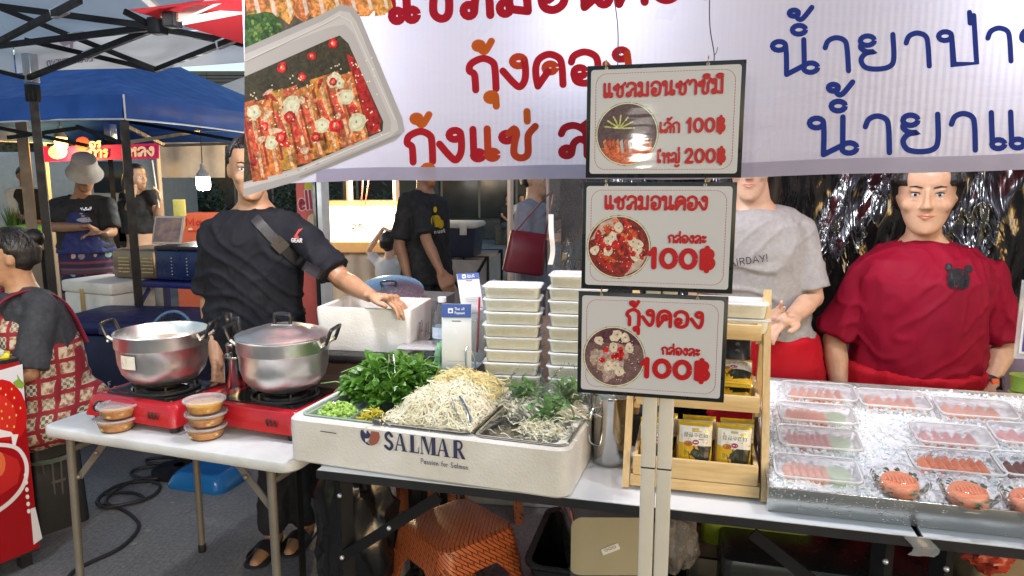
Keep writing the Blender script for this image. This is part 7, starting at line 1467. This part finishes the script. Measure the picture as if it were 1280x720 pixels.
r4 = person('person', 'seated woman in red patchwork apron with her hair in a bun', 'person', L, yw, 1.69, sk1, dict(pel=(.0, .06, .56), che=(0, 0, .9), nek=(0, -.03, 1.10), hc=(0, -.06, 1.235), sa=(-.17, -.02, 1.035), sb=(.17, -.02, 1.035), ea=(-.2, -.12, .8), wa=(-.1, -.34, .72), eb=(.2, -.10, .78), wb=(.12, -.34, .70), ha=(-.09, .02, .54), hb=(.09, .02, .54), ka=(-.13, -.38, .52), kb=(.13, -.38, .52), aa=(-.12, -.36, .085), ab=(.12, -.36, .085)),
    1.08, 1.1, .008, ('bun', (.014, .012, .012)), (M_char, .006), (mat('dark_skirt', (.01, .01, .011), .9), .006, .1), hpose=(R(-34), R(6)), shoes=M_sandal, hem=.9, sleeve=.66, fem=True)
m = MB(); k = r4['k']
limb(m, [(0, -.07*k, .62*k), (0, -.11*k, .78*k), (0, -.10*k, .95*k)], [.155*k, .14*k, .10*k], 16); limb(m, [(.1*k, -.05*k, .66*k), (.09*k, -.08*k, .92*k)], [.12*k, .09*k], 16); limb(m, [(-.12*k, .0, .545*k), (-.14*k, -.39*k, .53*k)], [.125*k, .095*k], 14); limb(m, [(.12*k, .0, .545*k), (.14*k, -.39*k, .53*k)], [.125*k, .095*k], 14); limb(m, [(0, 0, .56*k), (0, -.36*k, .53*k)], [.12*k, .09*k]); limb(m, [(-.14*k, -.44*k, .5*k), (-.14*k, -.45*k, .33*k)], [.08*k, .075*k]); limb(m, [(.14*k, -.44*k, .5*k), (.14*k, -.45*k, .33*k)], [.08*k, .075*k]); limb(m, [(.12*k, .14*k, .6*k), (-.12*k, .14*k, .6*k)], [.09*k, .09*k])
rings(m, r4['ringset'](.03, 0, 2, [(.9, .17, .12), (.95, .17, .12), (1.06, .155, .11), (1.18, .158, .113), (1.24, .15, .113)]))
me = remesh(m, .012, 'apron', 3); folds(me, .005, 2, 6, 4); link('apron', me, patch(), r4['t'])
for sx in (-1, 1):
    m = MB(); m.tube(crom([(sx*.07*k, -.19*k, .98*k), (sx*.085*k, -.13*k, 1.07*k), (sx*.095*k, -.02*k, 1.10*k), (sx*.1*k, .09*k, 1.03*k), (sx*.1*k, .16*k, .85*k)], 5), .022*k, 8, flat=.3); m.build('apron_strap', mat('maroon_binding', (.2, .008, .03), .8), r4['t'])
st = MB(); st.rr([(0, .11, .11, .03), (.02, .11, .11, .03), (.40, .10, .10, .03), (.415, .09, .09, .03)], 4); o = st.build('stool', mat('dark_stool', (.008, .008, .009), .6)); o.location = (-2.10, 3.04, 0); o.rotation_euler = (0, 0, yw); tag(o, 'dark stool under the seated woman in the patchwork apron', 'stool')
# ================================================================== BACKGROUND STALLS
t = thing('pink_shop_sign', 'pink shop sign with white Thai lettering above the bucket-hat man', 'sign', (0, 0, 0)); SY = 7.4
pk = lambda px, py, h=0: ony(px, -py, SY-h-.01)
m = MB(); a, b, c, d = ony(52, 184, SY), ony(197, 179, SY), ony(197, 198, SY), ony(52, 202, SY); v8 = [d, c, b, a]; v8 += [q_+Vector((0, .03, 0)) for q_ in v8]; m.add(v8, [(0, 1, 2, 3), (7, 6, 5, 4), (0, 4, 5, 1), (1, 5, 6, 2), (2, 6, 7, 3), (3, 7, 4, 0)]); m.build('board', mat('magenta_vinyl', (.45, .01, .16), .5), t, smooth=False)
i = Ink(lambda u, v, h: pk(u, v, h*3)); i.poly(ell(103, -180, 9, 9, 16), (.55, .02, .02)); i.text('อร', (112, -185), (128, -183), 7, 2.2, (.75, .7, .62)); i.text('การ', (112, -196), (136, -196), 9, 2.4, (.72, .66, .5)); i.text('หลง', (160, -195), (194, -194), 10, 3, (.75, .72, .68)); i.poly(ell(72, -190, 12, 9, 16), (.7, .6, .62)); kind(i.build('lettering', inkmat('ink_sign', .5), t, smooth=False), 'stuff')
for x in (54, 195): p = ony(x, 200, SY); m = MB(); m.bar((p.x, p.y+.05, 0), (p.x, p.y+.05, p.z+.2), .03); m.build('post', M_cream, t, smooth=False)
# white canopy side sheet with the red back
m = MB(); m.sheet(lambda u, v: ony(197+u*85, 178+(1-v)*(44), 7.6)+Vector((0, .03*sin(u*12), 0)), 12, 6); tag(m.build('white_side_sheet', mat('grey_sheet', (.55, .56, .54), .6, transl=.4)), 'white plastic side sheet hanging behind the white bulb', 'sheet')
# orange snack stall
t = thing('snack_stall', 'orange-red snack stall counter with white-edged lettering behind the bulb', 'stall', (ony(268, 300, 6.9).x, 6.9, 0)); w0, w1, z0, z1 = ony(218, 300, 6.9).x-t.location.x, ony(330, 300, 6.9).x-t.location.x, .3, ony(250, 268, 6.9).z
m = MB(); m.box(w0, w1, 0, .5, z0*0, z1); m.build('counter', mat('coral_board', (.62, .14, .07), .5, var=.15, vs=6), t, smooth=False)
def sp(px, py, h): p = ony(px, -py, 6.88-h); return p-t.location
i = Ink(sp); i.text('Macaron', (232, -282), (292, -280), 9, 1.6, (.5, .02, .02)); i.poly(ell(225, -281, 7, 8, 12), (.65, .42, .05)); 
for k in range(5): i.poly(ell(224+k*14, -291+(k % 2)*4, 3, 2.4, 10), (.7, .58, .35))
i.stroke([(236, -289), (262, -288)], 2.5, (.55, .04, .03)); kind(i.build('lettering', inkmat('ink_sign'), t, smooth=False), 'stuff')
p = ony(221, 260, 6.75)-t.location; m = MB(); m.rbox(p.x-.06, p.x+.06, -.1, -.09, p.z-.08, p.z+.08, .004, M=None); m.build('price_card', mat('lemon_card', (.75, .7, .2), .5), t)
# hello sign and posts right of the man
t = thing('hello_sign', 'tall red and pink snack sign beside the white post', 'sign', (ony(386, 270, 5.2).x, 5.2, 0)); z0, z1 = 0, ony(386, 200, 5.2).z; hw_ = .085
m = MB(); m.box(-hw_, hw_, 0, .03, z0, z1); m.build('board', mat('salmon_pink', (.62, .12, .1), .5, var=.2, vs=5), t, smooth=False)
def hp(px, py, h): return ony(px, -py, 5.19-h)-t.location
i = Ink(hp); i.poly(ell(390, -233, 10, 8, 14), (.5, .5, .03)); i.text('ello', (374, -262), (402, -259), 22, 5.5, (.7, .5, .5)); i.h += .001; i.text('ello', (374, -262), (402, -259), 22, 3.2, (.35, .01, .04)); i.poly(ell(392, -275, 8, 8, 14), (.68, .5, .3)); kind(i.build('lettering', inkmat('ink_sign'), t, smooth=False), 'stuff')
for x, m_, w in ((398, M_blkpole, .04), (406, mat('white_post', (.6, .6, .6), .45), .06)):
    p = ony(x, 300, 5.0 if x > 400 else 5.1); mm = MB(); mm.bar((p.x, p.y, 0), (p.x, p.y, 2.4), w); tag(mm.build('canopy_post', m_, smooth=False), 'white canopy post beside the lit counter' if x > 400 else 'black canopy post against the red snack sign', 'post')
# lit counter
cy = 6.8; t = thing('display_counter', 'brightly lit display counter with red number 25 tags', 'counter', (ony(460, 300, cy).x, cy, 0)); X0, X1 = ony(405, 300, cy).x-t.location.x, ony(530, 300, cy).x-t.location.x; zb, zt = ony(460, 302, cy).z, ony(460, 258, cy).z
m = MB(); m.box(X0, X1, 0, .03, zb, zt); m.build('lit_panel', emit('lit_acrylic', (1, .86, .62), 2.6), t, smooth=False)
m = MB(); m.box(X0-.02, X1+.02, -.05, .5, zb-.1, zb-.002); m.build('counter_edge', mat('tan_wood', (.42, .25, .1), .5), t, smooth=False); m = MB(); m.sheet(lambda u, v: (X0+u*(X1-X0), .02+.015*sin(u*40), .05+v*(zb-.16)), 60, 4); m.build('cloth_skirt', mat('cream_skirt', (.5, .4, .3), .8, var=.06), t)
m = MB(); m.box(X0-.02, X1+.02, .03, .5, zt+.002, zt+.05); m.build('top_shelf', mat('tan_wood', (.42, .25, .1), .5), t, smooth=False)
def cp2(px, py, h): return ony(px, -py, cy-.012-h*2)-t.location
i = Ink(cp2); i.text('25', (439, -286.5), (455, -286.5), 6, 1.5, (.6, .03, .02)); i.text('25', (497, -285), (512, -285), 6, 1.5, (.6, .03, .02)); i.stroke([(444, -278), (452, -278)], 1.2, (.6, .2, .1)); kind(i.build('price_tags', inkmat('ink_sign'), t, smooth=False), 'stuff')
for x in (434, 493): p = ony(x, 240, cy)-t.location; m = MB(); m.bar((p.x, .1, zt+.05), (p.x, .1, 2.3), .045); m.build('pole', mat('pinkish_post', (.55, .42, .36), .5), t, smooth=False)
for x in (448, 458): p0, p1 = ony(x, 180, cy-.1)-t.location, ony(x+(3 if x < 450 else -2), 258, cy-.1)-t.location; m = MB(); m.tube(crom([p0, p0.lerp(p1, .5)+Vector((.03, 0, 0)), p1], 5), .006, 5); m.build('cable', mat('red_cable', (.2, .05, .04), .5), t)
# wagon with cooler
wy = 6.2; wx = ony(590, 340, wy).x; t = thing('folding_wagon', 'grey folding wagon with black frame beside the walker', 'wagon', (wx, wy, 0), R(-10)); wz0, wz1 = .22, ony(590, 316, wy).z
m = MB(); m.rr([(wz0, .2, .3, .02), (wz1-.03, .2, .3, .02)], 3, cap1=False); m.build('fabric_tub', mat('wagon_fabric', (.3, .27, .25), .8), t)
for y in (-.31, .31):
    for s_ in (-1, 1): m = MB(); m.tube([(-.2*s_, y, wz0), (.2*s_, y, wz1)], .012, 6); m.build('scissor_bar', M_blkpole, t)
for y in (-.31, .31):
    m = MB(); m.tube([(-.21, y, wz0), (-.21, y, wz1), (.21, y, wz1), (.21, y, wz0)], .013, 6); m.build('frame_tube', M_blkpole, t)
    for x in (-.17, .17): m = MB(); m.lathe([(.02, -.02), (.09, -.02), (.1, -.012), (.1, .012), (.09, .02), (.02, .02)], 20, M=Matrix.Translation((x, y, .1))@Matrix.Rotation(pi/2, 4, 'X')); m.build('wheel', M_blk_pl, t)
t = thing('storage_tote', 'dark blue lidded tote on the folding wagon', 'tote', (wx-.12, wy, wz1-.02), R(-8)); hh = ony(575, 274, wy).z-wz1; m = MB(); m.rr([(0, .17, .2, .02), (hh-.05, .2, .23, .03)], 4); m.build('tub', mat('ink_blue_plastic', (.01, .013, .03), .4), t); m = MB(); m.rbox(-.21, .21, -.24, .24, hh-.048, hh, .03); m.build('lid', mat('grey_lid', (.42, .38, .33), .5), t); 
for x in (-.12, .1): m = MB(); m.rbox(x-.03, x+.03, -.256, -.242, hh-.1, hh-.01, .005); m.build('latch', mat('grey_lid', (.42, .38, .33), .5), t)
for k, (x, y) in enumerate(((638, 5.6), (684, 4.9))): p = ony(x, 330, y); m = MB(); m.bar((p.x, y, 0), (p.x, y, 2.3), .034 if k == 0 else .014); tag(m.build('thin_pole', mat('pinkish_post', (.55, .42, .36), .5), smooth=False), ['pale canopy pole between the walker and the maroon bag', 'thin pole at the edge of the clear sheet'][k], 'post')
# far-left planted table
t = thing('far_table', 'far table with a green tub and plants behind the seated woman', 'table', (ony(20, 290, 8.6).x, 8.6, 0)); m = MB(); m.rbox(-1.0, 1.0, -.35, .35, .74, .8, .02); m.build('table_top', mat('tan_wood', (.42, .25, .1), .5), t)
for x in (-.9, .9): m = MB(); m.bar((x, 0, 0), (x, 0, .74), .05); m.build('leg', M_blkpole, t, smooth=False)
p = ony(36, 270, 8.5); m = MB(); m.rbox(-.25, .25, -.15, .15, 0, .22, .03); o = m.build('green_tub', mat('lime_plastic', (.2, .5, .03), .4)); o.location = (p.x, 8.5, .801); tag(o, 'lime green tub on the far table', 'tub')
for k, x in enumerate((6, 12)):
    p = ony(x, 280, 8.3); tt = thing('potted_grass', ['spiky green potted plant at the picture edge', 'spiky green potted plant beside the lime tub'][k], 'plant', (p.x, 8.4, .801)); m = MB(); rg = random.Random(k)
    for _ in range(40): a = rg.uniform(0, 6.28); L0 = rg.uniform(.25, .4); e = rg.uniform(.1, .5); m.add([(.01*cos(a+1.5), .01*sin(a+1.5), .1), (.01*cos(a-1.5), .01*sin(a-1.5), .1), (e*L0*cos(a), e*L0*sin(a), .1+L0)], [(0, 1, 2)])
    m.build('leaves', mat('grass_green', (.05, .13, .03), .5, var=.4), tt, smooth=False); m = MB(); m.lathe([(.05, 0), (.07, .12), (.001, .12)], 16, cap0=True); m.build('pot', mat('clay', (.25, .1, .05), .7), tt)
t = thing('parked_truck', 'pale grey truck side behind the pink sign', 'truck', (ony(70, 240, 11).x, 11.5, 0)); m = MB(); m.rbox(-2.2, 1.2, 0, 1.8, .5, 2.0, .1); m.build('cab', mat('truck_paint', (.35, .4, .44), .35), t); m = MB(); m.rbox(.3, .85, -.02, -.005, 1.35, 1.85, .03); m.build('window', mat('dark_glass', (.02, .025, .03), .12), t)
for x in (-1.5, .6): m = MB(); m.lathe([(.1, -.1), (.4, -.1), (.42, 0), (.4, .1), (.1, .1)], 24, M=Matrix.Translation((x, .1, .42))@Matrix.Rotation(pi/2, 4, 'X')); m.build('wheel', M_blk_pl, t)
m = MB(); m.rbox(.95, 1.02, -.2, -.05, 1.4, 1.65, .02); m.build('wing_mirror', M_blk_pl, t)
# ================================================================== BACKGROUND PEOPLE
M_blk = mat('black_cotton', (.012, .012, .013), .9, var=.3); M_jean = mat('grey_denim', (.12, .12, .12), .9, var=.2); M_wht = mat('white_cotton', (.5, .5, .5), .9)
def eleph():
    m, n, l, b = newmat('elephant_print'); tc = n.new('ShaderNodeTexCoord'); sx = n.new('ShaderNodeSeparateXYZ'); l.new(tc.outputs['Object'], sx.inputs[0]); mu = n.new('ShaderNodeMath'); mu.operation = 'MULTIPLY'; mu.inputs[1].default_value = 5.2; l.new(sx.outputs[2], mu.inputs[0]); fr = n.new('ShaderNodeMath'); fr.operation = 'FRACT'; l.new(mu.outputs[0], fr.inputs[0])
    rp = n.new('ShaderNodeValToRGB'); rp.color_ramp.interpolation = 'CONSTANT'; e = rp.color_ramp.elements; e[0].position = 0; e[0].color = (.015, .012, .06, 1); e[1].position = .5; e[1].color = (.12, .02, .05, 1)
    for p_, c in ((.58, (.03, .06, .06)), (.66, (.16, .05, .09)), (.74, (.02, .015, .05)), (.9, (.14, .03, .04))): q_ = e.new(p_); q_.color = c4(c)
    l.new(fr.outputs[0], rp.inputs[0]); v = n.new('ShaderNodeTexVoronoi'); v.inputs['Scale'].default_value = 13; v.inputs['Randomness'].default_value = .3; l.new(tc.outputs['Object'], v.inputs['Vector']); r = n.new('ShaderNodeMapRange'); r.inputs[1].default_value = .3; r.inputs[2].default_value = .34; r.inputs[3].default_value = .8; r.inputs[4].default_value = 0; l.new(v.outputs['Distance'], r.inputs[0]); lt = n.new('ShaderNodeMath'); lt.operation = 'LESS_THAN'; lt.inputs[1].default_value = .5; l.new(fr.outputs[0], lt.inputs[0]); mm = n.new('ShaderNodeMath'); mm.operation = 'MULTIPLY'; l.new(r.outputs[0], mm.inputs[0]); l.new(lt.outputs[0], mm.inputs[1])
    mx = n.new('ShaderNodeMix'); mx.data_type = 'RGBA'; l.new(mm.outputs[0], mx.inputs[0]); l.new(rp.outputs[0], mx.inputs[6]); cr = n.new('ShaderNodeMix'); cr.data_type = 'RGBA'; cr.inputs[0].default_value = .6; l.new(v.outputs['Color'], cr.inputs[6]); cr.inputs[7].default_value = (.3, .3, .35, 1); l.new(cr.outputs[2], mx.inputs[7]); l.new(mx.outputs[2], b.inputs['Base Color']); b.inputs['Roughness'].default_value = .85; return m
y5 = 5.25; L = Vector((ony(103, 250, y5).x, y5, 0))
r5 = person('person', 'man in bucket hat and blue apron looking down at his hands', 'person', L, R(14), 1.70, sk4, dict(world=True, sa=W_(70, 258, y5), sb=W_(133, 256, y5-.03), ea=W_(68, 284, y5-.1), wa=W_(104, 284, y5-.3), eb=W_(140, 290, y5-.08), wb=W_(132, 292, y5-.32), hda=(.8, -.2, 0), hna=(0, -.4, -.8), hdb=(-.6, -.4, .1), hnb=(0, -.2, -.8), hc=W_(106, 218, y5-.1), nek=W_(102, 246, y5)), 1.08, 1.1, .011, ('short', (.02, .018, .016)), (M_blk, .006), (eleph(), .01, .05), hpose=(R(20), R(34)), shoes=M_sandal, hem=1.05, sleeve=.62, ptop=1.07)
M5, h5 = r5['HM'], r5['hs']; m = MB(); bk = Matrix.Identity(4)
m.loft([[M5@(Vector((r_*cos(a)*.95, .012+r_*1.12*sin(a), z))*h5) for a in [2*pi*i_/28 for i_ in range(28)]] for r_, z in ((.128, .0), (.131, .004), (.112, .034), (.096, .056), (.09, .1), (.086, .13), (.07, .14), (.001, .142))]); m.build('bucket_hat', mat('khaki_canvas', (.3, .27, .23), .9, var=.12, vs=20), r5['t'])
m = MB(); rings(m, r5['ringset'](.03, 0, 2, [(1.02, .16, .114), (1.04, .16, .114), (1.1, .13, .112), (1.25, .10, .118), (1.33, .08, .112)])); me = remesh(m, .012, 'apron'); folds(me, .005, 3); ap = link('apron', me, mat('navy_apron', (.012, .018, .11), .8, var=.1), r5['t'])
def yl(i): i.text('YUSUF', (101, -264), (115, -263), 4, 1, (.45, .48, .55)); i.stroke([(100, -267), (117, -267)], 1.4, (.4, .42, .5)); i.stroke([(102, -270), (116, -270)], 1.2, (.4, .42, .5)); i.poly(ell(107, -275, 11, 3, 10, 0, .3), (.3, .3, .35))
print_on(r5, [ap], lambda i: yl(i), 'apron_lettering')
y6 = 6.3; L = Vector((ony(174, 250, y6).x, y6, 0))
r6 = person('person', 'woman in black crop top and denim skirt holding a drink stick', 'person', L, R(26), 1.60, sk3, dict(world=True, sa=W_(156, 246, y6), sb=W_(191, 245, y6), ea=W_(158, 270, y6), wa=W_(164, 246, y6-.25), eb=W_(196, 272, y6), wb=W_(200, 252, y6-.2), hda=(.3, -.3, .9), hna=(.5, -.5, 0), hdb=(.1, -.2, 1), hnb=(-.5, -.5, 0), hc=W_(171, 222, y6-.05), nek=W_(172, 241, y6)), .92, .95, .011, ('long', (.02, .012, .01)), (M_blk, .004), (M_jean, .004, .75), hpose=(R(42), 0), shoes=M_sandal, hem=1.12, sleeve=.3, fem=True)
p = r6['T']@r6['J']['wb']; m = MB(); m.tube([(p.x, p.y-.02, p.z-.05), (p.x-.03, p.y-.02, p.z+.35)], .006, 6); tag(m.build('skewer_stick', M_cream), 'thin stick held up by the crop-top woman', 'stick')
y7 = 9.3; L = Vector((ony(33, 250, y7).x, y7, 0)); person('person', 'waiter in black vest and white sleeves behind the black poles', 'person', L, R(50), 1.72, sk4, dict(eb=(.2, -.2, 1.1), wb=(.1, -.42, 1.05), ea=(-.2, -.2, 1.1), wa=(-.1, -.42, 1.05)), 1, 1, .016, ('short', (.02, .018, .016)), (M_wht, .004), (M_blk, .006, .05), hpose=(0, R(15)), shoes=M_sandal, sleeve=.7)
VT = MB(); VT.rr([(0, .19, .13, .08), (.45, .2, .13, .08), (.56, .12, .1, .06)], 5); o = VT.build('vest', M_blk); vp = [x for x in bpy.data.objects if x.get('label', '').startswith('waiter')][0]; o.parent = vp; o.location = (0, 0, .88)
y8 = 5.4; L = Vector((ony(487, 320, y8).x, y8, 0)); r8 = person('person', 'child in white shirt with both hands on the head, facing away', 'person', L, R(150), 1.13, sk2, dict(hc=(0, -.01, 1.60), sa=(-.16, 0, 1.36), sb=(.16, 0, 1.36), ea=(-.34, -.02, 1.5), eb=(.34, -.02, 1.5), wa=(-.1, -.02, 1.78), wb=(.1, -.02, 1.78), hda=(1, 0, -.2), hdb=(-1, 0, -.2), hna=(0, 0, -1), hnb=(0, 0, -1)), 1, 1, .01, ('short', (.012, .01, .01)), (M_wht, .004), (M_blk, .006, .4), hs=.78, shoes=M_sandal, sleeve=.5)
y9 = 4.9; L = Vector((ony(533, 300, y9).x, y9, 0)); r9 = person('person', 'walker in black shirt with yellow print passing behind the stall', 'person', L, R(52), 1.74, sk4, dict(world=True, eb=W_(533, 300, y9-.28), wb=W_(552, 342, y9-.35), sb=W_(526, 262, y9-.15), hdb=(.5, -.1, -1), hnb=(-.3, .8, 0)), 1.08, 1.1, .011, ('short', (.012, .01, .01)), (M_blk, .006), (M_blk, .008, .05), shoes=M_sandal, hem=.82, sleeve=.62)
print_on(r9, [r9['shirt']], lambda i: (i.poly(ell(545, -276, 6, 8, 12, .2, .3, 2), (.5, .36, .02), 4), i.poly(ell(544, -262, 2.4, 4, 8), (.5, .36, .02)), i.poly(ell(551, -280, 4, 6, 8), (.45, .3, .02), 4), i.text('Just', (543, -292), (557, -290), 5, 1.2, (.5, .5, .5))), 'shirt_print')
y10 = 5.0; L = Vector((ony(668, 300, y10).x, y10, 0)); r10 = person('person', 'shopper in grey shirt carrying a maroon shoulder bag', 'person', L, R(70), 1.66, sk3, dict(world=True, eb=W_(652, 296, y10-.2), wb=W_(684, 297, y10-.3), sb=W_(655, 262, y10-.15), hdb=(1, 0, 0), hnb=(0, .5, -1), ea=W_(690, 300, y10+.1), wa=W_(712, 285, y10)), 1, 1, .011, ('short', (.012, .01, .01)), (mat('blue_grey_shirt', (.24, .25, .3), .9), .006), (mat('grey_trouser', (.2, .21, .24), .9), .008, .05), shoes=M_sandal, hem=.8, sleeve=.62)
bc_ = ony(657, 316, y10-.33); t = thing('shoulder_bag', 'maroon leather shoulder bag on the grey-shirted shopper', 'bag', bc_, R(6), ry=R(8)); M_mar = mat('maroon_leather', (.16, .008, .02), .4, var=.15); m = MB(); m.rr([(-.14, .12, .035, .03), (-.13, .14, .045, .035), (0, .13, .05, .035), (.13, .12, .03, .02), (.14, .115, .022, .018)], 5); m.build('bag_body', M_mar, t); m = MB(); m.tube(crom([(-.1, -.02, .12), (.02, -.03, .3), (.09, -.02, .4), (.13, .04, .42)], 6), .014, 6, flat=.4); m.tube(crom([(.11, -.02, .12), (.12, -.03, .3), (.13, .0, .42)], 6), .014, 6, flat=.4); m.build('strap', M_mar, t)
for k, x in enumerate((634, 651)):
    p = ony(x, 268, 17.0); person('person', ['figure in black seated far across the lot', 'figure in white seated far across the lot'][k], 'person', (p.x, 17.2, 0), R(20), 1.6, sk1, dict(pel=(0, .06, .52), che=(0, 0, .86), nek=(0, -.03, 1.03), hc=(0, -.05, 1.17), sa=(-.17, -.02, .97), sb=(.17, -.02, .97), ea=(-.2, -.15, .75), wa=(-.1, -.35, .62), eb=(.2, -.15, .75), wb=(.1, -.35, .62), ha=(-.09, .02, .5), hb=(.09, .02, .5), ka=(-.11, -.4, .48), kb=(.11, -.4, .48), aa=(-.11, -.4, .085), ab=(.11, -.4, .085)), 1, 1, .025, ('short', (.012, .01, .01)), ([M_blk, M_wht][k], .004), (M_jean, .006, .05), face=False, hem=.9)
    m = MB(); m.rbox(-.3, .3, -.15, .15, 0, .44, .03); o = m.build('planter_seat', mat('dark_stone', (.06, .065, .06), .8)); o.location = (p.x, 17.26, 0); tag(o, 'stone block seat under the far figure in '+['black', 'white'][k], 'seat')
